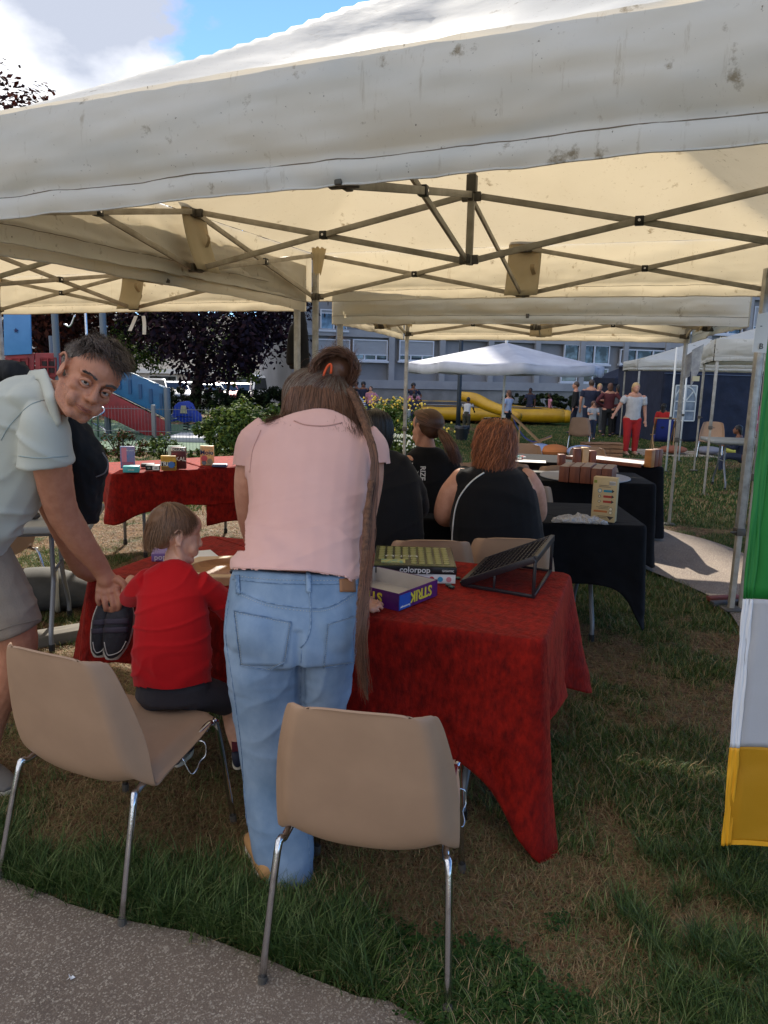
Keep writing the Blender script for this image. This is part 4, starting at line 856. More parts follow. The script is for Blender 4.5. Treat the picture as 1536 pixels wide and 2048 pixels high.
# ================================================================ folding tables
greytop = mat('table_top_grey', C(150, 150, 146), .6, col2=C(138, 138, 134), vs=5, bump=.1, bs=90)
tleg = mat('table_leg_grey', C(120, 122, 126), .45, .4)
def ftable(label, cat, c, yaw, Lx, Wy, zt=.735, group='folding tables', curved=True):
    r = thing('folding_table', label, cat, (c[0], c[1], gz(*c)), yaw, group); q = MB(); q.box((0, 0, zt-.022), (Lx, Wy, .044)); q.build('tabletop', greytop, r, bevel=.012, seg=3)
    q = MB(); q.box((0, 0, zt-.05), (Lx-.1, Wy-.1, .03)); q.build('apron', tleg, r, bevel=.004)
    for sx_ in (-1, 1):
        for sy_ in (-1, 1):
            x = sx_*(Lx/2-.24); q = MB(); q.tube([(x, sy_*.12, zt-.06), (x, sy_*.14, .45), (x, sy_*.15, .36), (x, sy_*(Wy/2-.08), .16), (x, sy_*(Wy/2-.05), .10), (x, sy_*(Wy/2-.05), .0)] if curved else [(x, sy_*(Wy/2-.1), zt-.06), (x, sy_*(Wy/2-.09), 0)], .0135, 10, 3 if curved else 0); lg = q.build('leg', tleg, r, smooth=True)
            q = MB(); q.tube([(x, sy_*(Wy/2-(.05 if curved else .09)), 0), (x, sy_*(Wy/2-(.05 if curved else .09)), .05)], .018, 10); q.build('foot_cap', BLACKP, lg)
        q = MB(); q.tube([(x, -.14, .42), (x, .14, .42)], .010, 8); q.build('cross_tube', tleg, r, smooth=True)
    return r
def cloth(name, label, cat, c, yaw, Lx, Wy, zt, hems, tips, m, seed=0, fold=.018, flare=.03, group=None, nrow=26, N=260, tipw=.12, folds=11.):
    """hems: z of the hem on the sides -y (viewer), +x, +y, -x; tips: z at the corners (+x-y), (+x+y), (-x+y), (-x-y)"""
    o = thing(name, label, cat, (c[0], c[1], gz(*c)), yaw, group); hx_, hy = Lx/2, Wy/2; rc = .03
    segs = [((-hx_, -hy), (hx_, -hy), (0, -1)), ((hx_, -hy), (hx_, hy), (1, 0)), ((hx_, hy), (-hx_, hy), (0, 1)), ((-hx_, hy), (-hx_, -hy), (-1, 0))]
    per = 2*(Lx+Wy); P = []
    cum = [0, Lx, Lx+Wy, 2*Lx+Wy, per]
    for i in range(N):
        s_ = per*i/N; k = max(j for j in range(4) if cum[j] <= s_+1e-9); a, b_, n_ = segs[k]; f = (s_-cum[k])/(cum[k+1]-cum[k]); x, y = a[0]+(b_[0]-a[0])*f, a[1]+(b_[1]-a[1])*f
        ds = [abs(((s_-cum[(j+1) % 4]+per/2) % per)-per/2) for j in range(4)]; dn = min(ds); j = ds.index(dn)
        w_ = math.exp(-(dn/tipw)**1.3)
        hk = hems[k][0]+(hems[k][1]-hems[k][0])*f if hasattr(hems[k], '__len__') else hems[k]; z_ = hk*(1-w_)+tips[j]*w_
        n3 = V((*n_, 0)); cx_ = V((math.copysign(1, x), math.copysign(1, y), 0))/math.sqrt(2); kk = max(0, 1-dn/.05); n3 = (n3*(1-kk*.5)+cx_*kk*.5).normalized()
        if abs(x) > hx_-rc and abs(y) > hy-rc:
            x = math.copysign(hx_-rc, x)+cx_.x*rc*.9 if dn < rc*.5 else x; y = math.copysign(hy-rc, y)+cx_.y*rc*.9 if dn < rc*.5 else y
        P.append((V((x, y, 0)), n3, z_, dn, s_, w_))
    def row(v):
        out = []
        for p, n3, z_, dn, s_, w_ in P:
            if v <= 0: out.append(p+V((0, 0, zt))); continue
            ph = s_*folds+2.2*fb((s_*1.3, seed, 0), 1.); amp = fold*(v**1.1)*(.4+1.0*abs(fb((s_*2, seed+4, 0), 1)))*(1+1.4*w_)
            out_ = .010+flare*v*(.4+.6*w_)+amp*math.sin(ph)+.012*fb((s_*5, v*3, seed), 1)*v+.05*w_*v
            edge = min(1, v/.05); out_ = out_ if v > .05 else out_*math.sin(edge*math.pi/2)+.0
            z = zt-(zt-z_+.012*math.sin(s_*9+seed)*v)*v
            if v < .05: z = zt-(zt-z_)*v*edge
            side = n3.cross(V((0, 0, 1))); out.append(p+n3*out_+side*(.015*math.cos(ph)*v*fold/.018)+V((0, 0, z)))
        return out
    q = MB(); vs_ = [0, .008, .02, .035, .05]+[.05+.95*((i+1)/nrow) for i in range(nrow)]; rr = [row(v) for v in vs_[::-1]]
    for k in (.97, .9, .8, .65, .5, .35, .2, .08): rr.append([V((p.x*k, p.y*k, zt+.003*fb((p.x*k*3, p.y*k*3, seed), 2)+.0015*fb((p.x*k*14, p.y*k*9, seed), 2))) for p, *_ in P])
    q.rings(rr, cap=False); n0 = len(q.v)-N; q.f.append(tuple(range(n0, n0+N))); q.m.append(0)
    me = q.build('drape', m, o, fixn=False, smooth=True); 
    b_ = bmesh.new(); b_.from_mesh(me.data); bmesh.ops.recalc_face_normals(b_, faces=b_.faces); b_.to_mesh(me.data); b_.free()
    x = me.modifiers.new('s', 'SOLIDIFY'); x.thickness = .0035; x.offset = 1
    return o
velv = mat('red_velvet', C(146, 23, 12), .8, col2=C(92, 11, 8), vs=42, vd=10, vlo=.36, vhi=.68, bump=.7, bs=110, bd=6, bdist=.006, sheen=.3, stretch=(1, .55, .5), spec=.15)
stain(velv, C(206, 190, 190), 6, .48, .66, (1, .6, 1))
_b = velv.node_tree.nodes['Principled BSDF']; _b.inputs['Sheen Tint'].default_value = C(255, 110, 80); _b.inputs['Sheen Roughness'].default_value = .35
blk = mat('black_tablecloth', C(20, 20, 23), .9, col2=C(14, 14, 16), vs=9, bump=.2, bs=90, sheen=.03, spec=.12)
MT = ((-.19, 3.02), -.33)
ftable('folding table hidden under the large red velvet cloth in the foreground', 'table', MT[0], MT[1], 1.80, .88, .735, curved=True)
cloth('tablecloth', 'large crushed red velvet cloth draped over the foreground table', 'tablecloth', MT[0], MT[1], 1.82, .90, .748, ((.46, .25), (.42, .30), .45, .40), (.0, .20, .4, .30), velv, seed=3, fold=.034, flare=.03, nrow=44, N=460, tipw=.085, folds=12, group='red velvet tablecloths')
T2 = ((-1.80, 6.66), .62)
ftable('folding table under the red cloth of the games display at the left', 'table', T2[0], T2[1], 1.46, .76, .735, curved=False)
cloth('tablecloth', 'red velvet cloth on the games display table with the left corner hanging', 'tablecloth', T2[0], T2[1], 1.5, .78, .748, (.44, .45, .4, .5), (.4, .4, .4, .34), velv, seed=6, fold=.012, group='red velvet tablecloths')
# second red piece laid over the right half
q = MB(); r = thing('tablecloth', 'second shorter red velvet piece hanging deeper over the right half of the games display table', 'tablecloth', (T2[0][0], T2[0][1], 0), T2[1], 'red velvet tablecloths')
def pfn(u, v):
    x = .02+u*.80; t_ = v*1.25
    y, z = (.36-t_, .757) if t_ < .74 else ((-.38-.02, .757-(t_-.74)) )
    return V((x+.01*fb((u, v*3, 0), 3), y-(.012*math.sin(u*14)*(v > .6)*(v-.6)*2), z+.003*fb((u*3, v*6, 1), 2)+(.02*math.sin(u*6)*(v-.9)*10 if v > .9 else 0)))
q.grid(pfn, 30, 60); q.build('drape', velv, r, fixn=False, smooth=True, solid=.004)
B1, B2_, B3_ = ((.82, 4.66), -.06), ((1.50, 6.42), -.08), ((1.98, 7.72), -.22)
for (c, yw), Lx, Wy, lb_, hm, tp, sd in ((B1, 1.48, .72, 'nearest', (.40, .36, .4, .4), (.10, .2, .3, .3), 11), (B2_, 1.50, .70, 'middle', (.14, .16, .3, .3), (.05, .08, .3, .3), 12), (B3_, 1.66, .72, 'farthest', (.12, .13, .3, .3), (.05, .08, .3, .3), 13)):
    ftable('folding table under the '+lb_+' of the three black cloths', 'table', c, yw, Lx-.02, Wy-.02, .735, curved=True)
    cloth('tablecloth', 'plain black cloth draped over the '+lb_+' of three tables in a row', 'tablecloth', c, yw, Lx, Wy, .748, hm, tp, blk, seed=sd, fold=.02, group='black tablecloths', flare=.02, tipw=.1)
u_ = V((math.cos(.25), math.sin(.25), 0)); v_ = V((-u_.y, u_.x, 0)); c = V((-1.62, 3.98, 0))-u_*.75+v_*.36
ftable('bare grey folding table at the left edge behind the bending man', 'table', (c.x, c.y), .25, 1.5, .72, .74)
q = MB(); r = thing('stone', 'small dark round stone on the bare grey table at the left edge', 'stone', (-1.98, 4.1, .742)); q.ell((0, 0, .022), (.035, .03, .022)); q.build('stone', mat('dark_stone', C(70, 62, 56), .8), r, smooth=True)
rt = ftable('bare light grey folding table under the far right white canopy', 'table', (5.55, 11.0), -.15, 1.5, .74, .74)
# ================================================================ chairs
chair('nearest beige shell chair in the middle foreground, empty', (-.005, 1.93, 0), R(-9.4))
ch = chair('beige shell chair at the left foreground under the boy in red', (-.845, 2.24, 0), R(-22.5))
for lb_, x, y, a in (('empty beige chair behind the red table, left of the curly haired woman', .23, 3.80, .03), ('beige chair behind the slanted black rack carrying the curly haired woman', .66, 3.88, -.05),
    ('empty beige chair between the nearest and middle black tables', 1.06, 5.72, -.03), ('beige chair at the near side of the farthest black table, right of the block stack', 1.98, 7.03, -.12), ('beige chair at the near side of the farthest black table behind the blocks', 1.60, 6.98, .05),
    ('beige chair just right of the curly hair at the farthest black table', 1.18, 7.1, -.15), ('beige chair left of the curly hair at the farthest black table', .78, 7.05, .1), ('beige chair on the far side of the farthest table next to the pink cushion', 2.32, 8.33, math.pi-.1), ('beige chair on the far side of the farthest table by the orange cushion', 1.62, 8.55, math.pi-.1)):
    dup(ch, (x, y, 0), a, lb_)
p = at_g(1158, 903); dup(ch, p, -.35, 'lone beige chair standing on the far lawn beside the wooden crates')
p = at_g(1418, 922); dup(ch, p, math.pi-.45, 'beige chair behind the bare grey table at the far right'); p = at_g(1525, 905); dup(ch, (p.x, p.y, p.z), math.pi+.3, 'beige chair at the right edge in front of the navy marquee')
dup(ch, (-2.62, 4.75, 0), 1.2, 'beige chair under the bare grey table at the left edge')
# ================================================================ games on the red table
def gbox(name, label, cat, c, d, rz, m, bev=.002, parent=None, rx=0.):
    r = thing(name, label, cat, c, rz); q = MB(); q.box((0, 0, d[2]/2), d); q.build('carton', m, r, bevel=bev); return r
X, Y_, Z = V((1, 0, 0)), V((0, 1, 0)), V((0, 0, 1)); ZT = .755
wht = mat('print_white', C(226, 224, 220), .5); blkp = mat('print_black', C(18, 18, 20), .45); yelp = mat('print_yellow', C(214, 200, 60), .5)
cb = thing('game_box', 'square black and white color game box standing flat on the red cloth', 'board game', (.135, 3.10, ZT), -.02)
q = MB(); q.box((0, 0, .021), (.335, .335, .042)); q.build('box_base', wht, cb, bevel=.002)
q = MB(); q.box((0, 0, .054), (.342, .342, .030)); lid = q.build('box_lid', blkp, cb, bevel=.002); 
q = MB(); q.box((0, .0, .0715), (.335, .335, .004)); q.build('lid_print', mat('lid_dark_print', C(50, 50, 40), .25, col2=C(96, 96, 60), vs=9), cb)
tk = []; cols6 = [C(200, 60, 60), C(60, 150, 190), C(210, 130, 140), C(120, 70, 150), C(230, 150, 110), C(40, 130, 150)]
tm = [mat('token_%d' % i, c_, .35) for i, c_ in enumerate(cols6)]; dm = mat('token_olive', C(150, 146, 90), .3)
q = MB()
for i in range(9):
    for j in range(9):
        if j < 2 and i < 4: continue
        q.tube([(-.02-.12+.0+i*.034, -.13+j*.033, .0735), (-.14+i*.034, -.13+j*.033, .0765)], .013, 10)
q.build('printed_token_grid', dm, cb)['kind'] = 'stuff'
q = MB(); q.box((-.09, -.105, .0745), (.1, .05, .003)); q.build('lid_picture', mat('pic_teal', C(90, 150, 140), .3, col2=C(210, 190, 90), vs=40), cb)
text('colorpop', 'lettering', wht, .038, frame((-.055, -.02, .0745), -X, -Y_), cb)
for k, i in enumerate(range(9)): q = MB(); q.tube([(-.14+i*.035, -.168, .018), (-.14+i*.035, -.1705, .018)], .011, 12); q.build('printed_ball', tm[i % 6], cb)
q = MB(); q.box((.0, -.1722, .054), (.145, .003, .028)); q.build('title_plate', blkp, cb); text('colorpop', 'lettering', wht, .034, frame((0, -.1745, .056), X, Z), cb, ext=.0005, bold=.0006); text('GIGAMIC', 'lettering', wht, .012, frame((.135, -.1722, .054), X, Z), cb)
# open upturned lid
pur = mat('box_purple', C(96, 34, 110), .35, col2=C(70, 26, 92), vs=8); bluc = mat('box_blue', C(24, 84, 170), .4); inn = mat('box_inside_cream', C(196, 188, 176), .7, col2=C(182, 172, 160), vs=5)
sb = thing('open_game_box', 'upturned open purple and blue dice game box lid beside the leaning woman', 'board game', (.015, 2.75, ZT), -.52+.02)
w_, d_, h_ = .30, .40, .065
sb.rotation_euler = (0, 0, R(-37)); w_, d_ = .30, .25
q = MB(); q.box((0, 0, .002), (w_, d_, .004)); q.build('panel_bottom', inn, sb)
for (c_, dd, mm_) in (((-w_/2, 0, h_/2), (.004, d_, h_), bluc), ((w_/2, 0, h_/2), (.004, d_, h_), pur), ((0, -d_/2, h_/2), (w_+.004, .004, h_), pur), ((0, d_/2, h_/2), (w_+.004, .004, h_), pur)):
    q = MB(); q.box(c_, dd); sd = q.build('side_wall', mm_, sb); q = MB(); ii = V(c_)*1.0; off = V((-math.copysign(.0025, c_[0]) if c_[0] else 0, -math.copysign(.0025, c_[1]) if c_[1] and not c_[0] else 0, 0)); q.box(ii+off, (dd[0]-(.001 if c_[1] else .001), dd[1]-.002, dd[2]-.002)); q.build('inner_lining', inn, sd)
text('STRIKE', 'lettering', yelp, .05, frame((-.0, -d_/2-.003, .036), -X, -Z), sb, bold=.0015); text('STRIKE', 'lettering', yelp, .056, frame((w_/2+.003, .0, .036), -Y_, -Z), sb, bold=.0015)
q = MB(); q.box((w_/2+.003, -d_/2+.035, .03), (.003, .07, .055)); cp_ = q.build('blue_corner', bluc, sb); text('Ravensburger', 'lettering', wht, .011, frame((w_/2+.0052, -d_/2+.035, .012), -Y_, -Z), sb)
for k in range(3): q = MB(); q.tube([(-.075, -d_/2-.002, .014+k*.017), (-.075, -d_/2-.0035, .014+k*.017)], .007, 12); q.build('print_dot', wht, sb)
for i, (px, py) in enumerate(((893, 1161), (897, 1172), (926, 1166), (903, 1176), (915, 1158))):
    p = at_z(px, py, ZT); r = thing('game_token', ['dark token nearest the color game box corner', 'dark token just below its neighbour by the box corner', 'dark token beside the foot of the slanted rack', 'lowest dark token between the box and the rack', 'topmost dark token left of the rack'][i], 'token', p, 0, 'dark tokens on the red cloth'); q = MB(); q.tube([(0, 0, .001), (0, 0, .007)], .0135, 16); q.build('disc', mat('token_black', C(28, 34, 30), .35), r, bevel=.001); q = MB(); q.tube([(0, 0, .007), (0, 0, .0082)], .008, 12); q.build('inlay', mat('token_green', C(66, 110, 90), .4), r)
# slanted black rack
rk = thing('slanted_game_rack', 'black slanted grid game rack on thin legs at the right end of the red table', 'board game', (0, 0, 0)); rkm = mat('rack_plastic', C(38, 34, 40), .35, col2=C(30, 27, 32), vs=20)
P1, P2, P3 = at_z(926, 1172, ZT), at_z(1066, 1196, ZT), at_z(1108, 1133, ZT); P3 = P2+(P3-P2)*.80; rk.location = P2; P4 = P1+(P3-P2); H_ = V((0, 0, .155)); T2_, T3_ = P2+H_, P3+H_
def rb(a, b_, w=.012, h=.012, nm='rail'): q = MB(); q.bar(a, b_, w, h); return q.build(nm, rkm, rk, w=True, bevel=.0015)
for a, b_ in ((P1, P2), (P4, P3), (P1, P4), (P2, P3)): rb(a+V((0, 0, .006)), b_+V((0, 0, .006)))
rb(P2, T2_, nm='leg'); rb(P3, T3_, nm='leg'); rb(P1.lerp(P2, .45), P1.lerp(T2_, .45), .009, .009, 'leg'); rb(P4.lerp(P3, .45), P4.lerp(T3_, .45), .009, .009, 'leg')
up_ = V((0, 0, .018)); A0, A1, A2, A3 = P1+V((0, 0, .014)), T2_, T3_, P4+V((0, 0, .014))
for a, b_ in ((A0, A1), (A3, A2), (A0, A3), (A1, A2)): rb(a, b_, .018, .026, 'tray_edge')
q = MB(); q.add([A0, A1, A2, A3], [(0, 1, 2, 3)]); q.build('tray_floor', mat('rack_floor', C(52, 48, 54), .4), rk, w=True, solid=.004, fixn=False)
for i in range(1, 13): q = MB(); q.bar(A0.lerp(A1, i/13)+up_*.3, A3.lerp(A2, i/13)+up_*.3, .003, .008); q.build('grid_bar', rkm, rk, w=True)
for i in range(1, 10): q = MB(); q.bar(A0.lerp(A3, i/10)+up_*.3, A1.lerp(A2, i/10)+up_*.3, .003, .008); q.build('grid_bar', rkm, rk, w=True)
# wooden bowl board
c = at_z(455, 1148, ZT); wb = thing('wooden_game_board', 'hexagonal pale wooden board with a round hollow in front of the boy', 'board game', c, .2); pine = mat('pale_wood', C(206, 172, 130), .5, col2=C(192, 156, 112), vs=3, stretch=(1, 9, 1)); wood = mat('warm_wood', C(168, 112, 64), .45, col2=C(132, 82, 44), vs=4, stretch=(1, 8, 1))
out = [[V((.235*math.cos(a), .19*math.sin(a), 0)) for a in np.linspace(0, 2*math.pi, 6, endpoint=False)]]
def hexr(a): k = math.cos(math.pi/6)/math.cos((a % (math.pi/3))-math.pi/6); return V((.245*k*math.cos(a), .20*k*math.sin(a), 0))
AN = [2*math.pi*i/60 for i in range(60)]
q = MB(); q.rings([[hexr(a) for a in AN], [hexr(a)+V((0, 0, .032)) for a in AN], [hexr(a)*.985+V((0, 0, .036)) for a in AN], [V((.155*math.cos(a), .135*math.sin(a), .036)) for a in AN], [V((.15*math.cos(a), .13*math.sin(a), .030)) for a in AN]], cap=False); q.build('frame', pine, wb)
q = MB(); q.rings([[V((.152*math.cos(a), .132*math.sin(a), .034)) for a in AN], [V((.14*math.cos(a), .12*math.sin(a), .014)) for a in AN], [V((.10*math.cos(a), .085*math.sin(a), .008)) for a in AN], [V((.002*math.cos(a), .002*math.sin(a), .006)) for a in AN]], cap=False); q.build('bowl', wood, wb, smooth=True)
for (x, y) in ((.02, -.03), (.05, -.02), (.035, -.05)):
    q = MB(); q.ell((x, y, .018), (.011, .011, .011)); q.build('marble', mat('marble_dark', C(30, 34, 50), .15), wb, smooth=True)
p = at_z(405, 1110, ZT); r = gbox('paper_sheet', 'white paper sheet lying beside the wooden board behind the boy\'s head', 'paper', p, (.12, .17, .001), .5, wht)
p = at_z(322, 1116, ZT); r = gbox('small_game_box', 'small lilac game box left of the boy\'s neck', 'board game', p, (.075, .12, .035), .25, mat('lilac', C(120, 96, 150), .5)); text('pop', 'lettering', wht, .034, frame((0, -.0605, .018), X, Z), r)
# ================================================================ games on the display table
def at2(px, py): return at_z(px, py, .762)
def stand(name, label, px0, px1, py, ytop, d, m, rz=None):
    a, b_ = at2(px0, py), at2(px1, py); w = (b_.xy-a.xy).length*1.0; yy = (a.y+b_.y)/2; top_ = at_y((px0+px1)/2, ytop, yy); c_ = (a+b_)/2; rz_ = rz if rz is not None else .25
    x = b_.x-a.x; r = thing(name, label, 'board game', (c_.x, yy+d/2, .762), rz_); q = MB(); h = top_.z-.762; w = x/math.cos(rz_); q.box((0, 0, h/2), (w, d, h)); q.build('carton', m, r, bevel=.0025); return r, w, h, d
def fr(w, h, d, fx, fz, dy=.001): return frame((w*(fx-.5), -d/2-dy, h*fz), X, Z)
def patchp(r, w, h, d, x0, x1, z0, z1, m, nm='print', dy=.0012): q = MB(); q.box((w*((x0+x1)/2-.5), -d/2-dy/2, h*(z0+z1)/2), (w*(x1-x0), dy, h*(z1-z0))); return q.build(nm, m, r)
r, w, h, d = stand('game_box', 'tall blue game box with pink picture at the left end of the display table', 241, 269, 937, 893, .03, mat('box_sky', C(92, 132, 186), .5, col2=C(150, 130, 170), vs=14)); patchp(r, w, h, d, .1, .45, .3, .95, mat('pink_print', C(206, 130, 150), .6)); patchp(r, w, h, d, .1, .9, .08, .3, mat('mauve_print', C(160, 100, 130), .6)); text('Ma petite', 'lettering', wht, .016, fr(w, h, d, .68, .82), r)
r, w, h, d = stand('game_box', 'small turquoise box lying in front of the blue one', 243, 275, 945, 933, .10, mat('turquoise', C(70, 170, 176), .45), .25); text('coup', 'lettering', wht, .025, fr(w, h, d, .5, .5), r)
r, w, h, d = stand('game_box', 'flat black card box with white label in the middle of the display', 289, 317, 941, 931, .09, blkp, .2); patchp(r, w, h, d, .5, .97, .1, .9, wht); text('OK', 'lettering', wht, .018, fr(w, h, d, .25, .5), r); text('||||||', 'lettering', blkp, .014, fr(w, h, d, .74, .5, .002), r)
r, w, h, d = stand('game_box', 'second flat dark box just behind the black card box', 280, 306, 935, 928, .08, mat('dark_grey_box', C(48, 44, 46), .5), .2)
r, w, h, d = stand('game_box', 'square yellow and black card box with a blue circle', 321, 351, 941, 912, .05, mat('ochre_box', C(208, 164, 40), .5, col2=C(170, 120, 30), vs=20), .2); patchp(r, w, h, d, .03, .97, .3, .58, blkp); text('TRiO', 'lettering', wht, .05, fr(w, h, d, .36, .45, .002), r, bold=.001); patchp(r, w, h, d, .05, .95, .04, .26, mat('brown_print', C(120, 84, 30), .6)); q = MB(); q.tube([(w*.2, -d/2-.001, h*.4), (w*.2, -d/2-.004, h*.4)], w*.22, 20); q.build('print_circle', mat('mid_blue', C(60, 110, 180), .5), r)
r, w, h, d = stand('game_box', 'tall dark red box with white title behind the yellow one', 342, 371, 938, 895, .055, mat('maroon_box', C(92, 18, 26), .45, col2=C(70, 12, 20), vs=10), .12); patchp(r, w, h, d, .02, .98, .84, .98, wht); text('DEKAL', 'lettering', blkp, .03, fr(w, h, d, .5, .91, .002), r, bold=.001); text('KAL', 'lettering', wht, .048, fr(w, h, d, .66, .46), r, bold=.0008); text('DE', 'lettering', mat('dull_red', C(150, 50, 56), .5), .04, fr(w, h, d, .25, .65), r)
r, w, h, d = stand('game_box', 'pale mint box peeking out behind the dark red one', 336, 362, 933, 892, .03, mat('mint', C(180, 206, 196), .5), .12)
r, w, h, d = stand('game_box', 'upright orange and teal card box with a scribbled title at the right of the display', 400, 427, 931, 892, .05, mat('apricot_box', C(226, 168, 110), .5, col2=C(120, 170, 150), vs=22, vlo=.5, vhi=.7), .1); text('Mojo', 'lettering', mat('ink_blue', C(30, 40, 90), .5), .055, fr(w, h, d, .5, .66), r, bold=.0012)
for (fx, fz, rr, c_) in ((.3, .36, .24, C(200, 90, 100)), (.72, .22, .2, C(140, 130, 110)), (.28, .14, .18, C(110, 130, 140)), (.68, .48, .16, C(230, 190, 120))): q = MB(); q.tube([(w*(fx-.5), -d/2-.0, h*fz), (w*(fx-.5), -d/2-.0018, h*fz)], w*rr, 18); q.build('print_face', mat('face_%d' % int(fx*100), c_, .6), r)
r, w, h, d = stand('game_box', 'blue and red box at the right end of the display beside the pink shirt', 473, 496, 922, 893, .06, mat('blue_box', C(30, 80, 150), .5), .1); patchp(r, w, h, d, .02, .98, .02, .5, mat('red_print', C(180, 30, 36), .5)); patchp(r, w, h, d, .5, .8, .35, .5, wht)
p = at2(440, 933); r = gbox('card_stack', 'flat stack of blue cards on the right of the display table', 'cards', p, (.13, .08, .018), .1, mat('card_blue', C(60, 70, 110), .4)); q = MB(); q.box((0, 0, .021), (.12, .074, .005)); q.build('top_card', mat('card_grey', C(140, 144, 160), .4), r)
# ================================================================ games on the black tables
kraft = mat('kraft_box', C(200, 176, 132), .6, col2=C(186, 160, 116), vs=6); a, b_ = at_z(1181, 1041, ZT), at_z(1229, 1046, ZT); rz_ = math.atan2(b_.y-a.y, b_.x-a.x); top_ = at_y(1205, 955, (a.y+b_.y)/2); r = thing('game_box', 'tan upright game box with coloured rocket drawings on the nearest black table', 'board game', a.lerp(b_, .5)+V((-math.sin(rz_), math.cos(rz_), 0))*.03, rz_)
w = (b_-a).length; h = top_.z-ZT; d = .062; q = MB(); q.box((0, 0, h/2), (w, d, h)); q.build('carton', kraft, r, bevel=.003)
tan2 = mat('rocket_pale', C(220, 206, 176), .6); dk = mat('rocket_line', C(60, 46, 40), .6)
for fz, mm_, flip in ((.70, mat('rocket_teal', C(30, 130, 160), .5), 0), (.575, mat('rocket_red', C(166, 50, 36), .5), 0), (.46, mat('rocket_red', C(166, 50, 36), .5), 0)):
    z0 = h*fz; y = -d/2
    q = MB(); q.box((w*.13, y-.0006, z0), (w*.34, .0012, h*.05)); q.build('printed_rocket', mm_, r)
    q = MB(); q.prism([V((w*.30, y, z0-h*.035)), V((w*.40, y, z0-h*.0)), V((w*.30, y, z0+h*.045))], (0, -.0014, 0)); q.build('printed_nose', dk, r)
    q = MB(); q.tube([(-w*.2, y, z0), (-w*.2, y-.0014, z0)], h*.045 if fz > .6 else h*.03, 16); q.build('printed_bubble', mm_ if fz > .6 else dk, r); q = MB(); q.tube([(-w*.2, y-.001, z0), (-w*.2, y-.0022, z0)], h*.032 if fz > .6 else h*.02, 16); q.build('printed_bubble', tan2, r)
q = MB(); q.box((-w*.12, -d/2-.0006, h*.235), (w*.56, .0012, h*.045)); q.build('printed_band', mat('rocket_orange', C(180, 104, 52), .6), r)
for i in range(7): q = MB(); q.box((-w*.05+.006*(i % 3), -d/2-.0006, h*([.82, .79, .36, .33, .30, .13, .1][i])), (w*.5*(.8+.2*(i % 2)), .0012, .0022)); q.build('printed_line', dk, r)
q = MB(); q.box((w*.3, -d/2-.0006, h*.88), (w*.26, .0012, h*.085)); q.build('barcode_label', wht, r); text('|||||||', 'lettering', blkp, .02, fr(w, h, d, .8, .88, .002), r)
q = MB(); q.box((-w*.4, -d/2-.0006, h*.9), (w*.12, .0012, w*.12)); q.build('printed_logo', mat('olive_print', C(130, 140, 50), .5), r)
for fz in (.3, .22): q = MB(); q.tube([(w*.3, -d/2, h*fz), (w*.3, -d/2-.0014, h*fz)], h*.04, 8); q.build('printed_badge', dk, r); q = MB(); q.tube([(w*.3, -d/2-.001, h*fz), (w*.3, -d/2-.002, h*fz)], h*.033, 8); q.build('printed_badge', tan2, r)
q = MB(); q.prism([V((w*.3-.02, -d/2, h*.13)), V((w*.3, -d/2, h*.05)), V((w*.3+.02, -d/2, h*.13))], (0, -.0014, 0)); q.build('printed_shield', dk, r)
# plastic bag
bg_ = mat('thin_plastic', C(214, 214, 216), .18, alpha=.5, col2=C(190, 190, 194), vs=22, spec=.9, bump=.9, bs=55, bdist=.01); a, b_ = at_z(1104, 1043, ZT), at_z(1215, 1050, ZT); r = thing('plastic_bag', 'crumpled clear plastic bag on the nearest black table before the tan box', 'bag', a.lerp(b_, .5)); L_ = (b_-a).length
def bagf(u, v):
    k = math.sin(math.pi*u)**.5; a_ = v*2*math.pi; x = (u-.5)*L_; ry = .045*k+.012; rz2 = (.022*k+.002)
    p = V((x+.01*fb((u*5, v*4, 0), 2), ry*math.cos(a_)-.03*(u-.5), rz2+rz2*math.sin(a_))); n_ = noise.noise(V((u*9, v*6, 3)))+.6*abs(noise.noise(V((u*22, v*14, 1)))); return p+V((0, math.cos(a_), max(0, math.sin(a_))))*n_*.020
q = MB(); q.grid(bagf, 60, 36); q.build('film', bg_, r, fixn=False)
q = MB()
for i in range(16): q.box((random.uniform(-.09, .08), random.uniform(-.02, .02), .012+.006*(i % 3)), (.035, .022, .008), tiltM('Z', random.uniform(0, 3)))
q.build('contents', mat('card_cream', C(210, 200, 186), .6), r)
# round board with wooden blocks
a, b_ = at_z(1083, 951, ZT+.01), at_z(1252, 952, ZT+.01); c = a.lerp(b_, .5); r = thing('round_board', 'round grey turntable board on the middle black table carrying wooden blocks', 'board', (c.x, c.y-.02, ZT)); RR = (b_-a).length/2; q = MB(); q.tube([(0, 0, .002), (0, 0, .012)], RR, 48); q.build('disc', mat('board_grey', C(150, 150, 156), .45), r, bevel=.003)
redw = mat('red_wood', C(132, 74, 50), .5, col2=C(100, 52, 36), vs=3, stretch=(6, 6, 1), bump=.1, bs=60); wtop = mat('block_top_grey', C(158, 140, 128), .5)
o0 = at_z(1136, 962, ZT+.02); o1 = at_z(1216, 968, ZT+.02); e_ = (o1-o0).normalized(); f_ = V((-e_.y, e_.x, 0)); bs_ = .083; bmesh0 = None
bt = thing('wooden_block_set', 'tight grid of red brown wooden blocks on the round board', 'wooden game', (o0.x, o0.y, ZT+.0135)); ang = math.atan2(e_.y, e_.x); bt.rotation_euler = (0, 0, ang); bt.location = o0-e_*.03+V((0, 0, -.006))
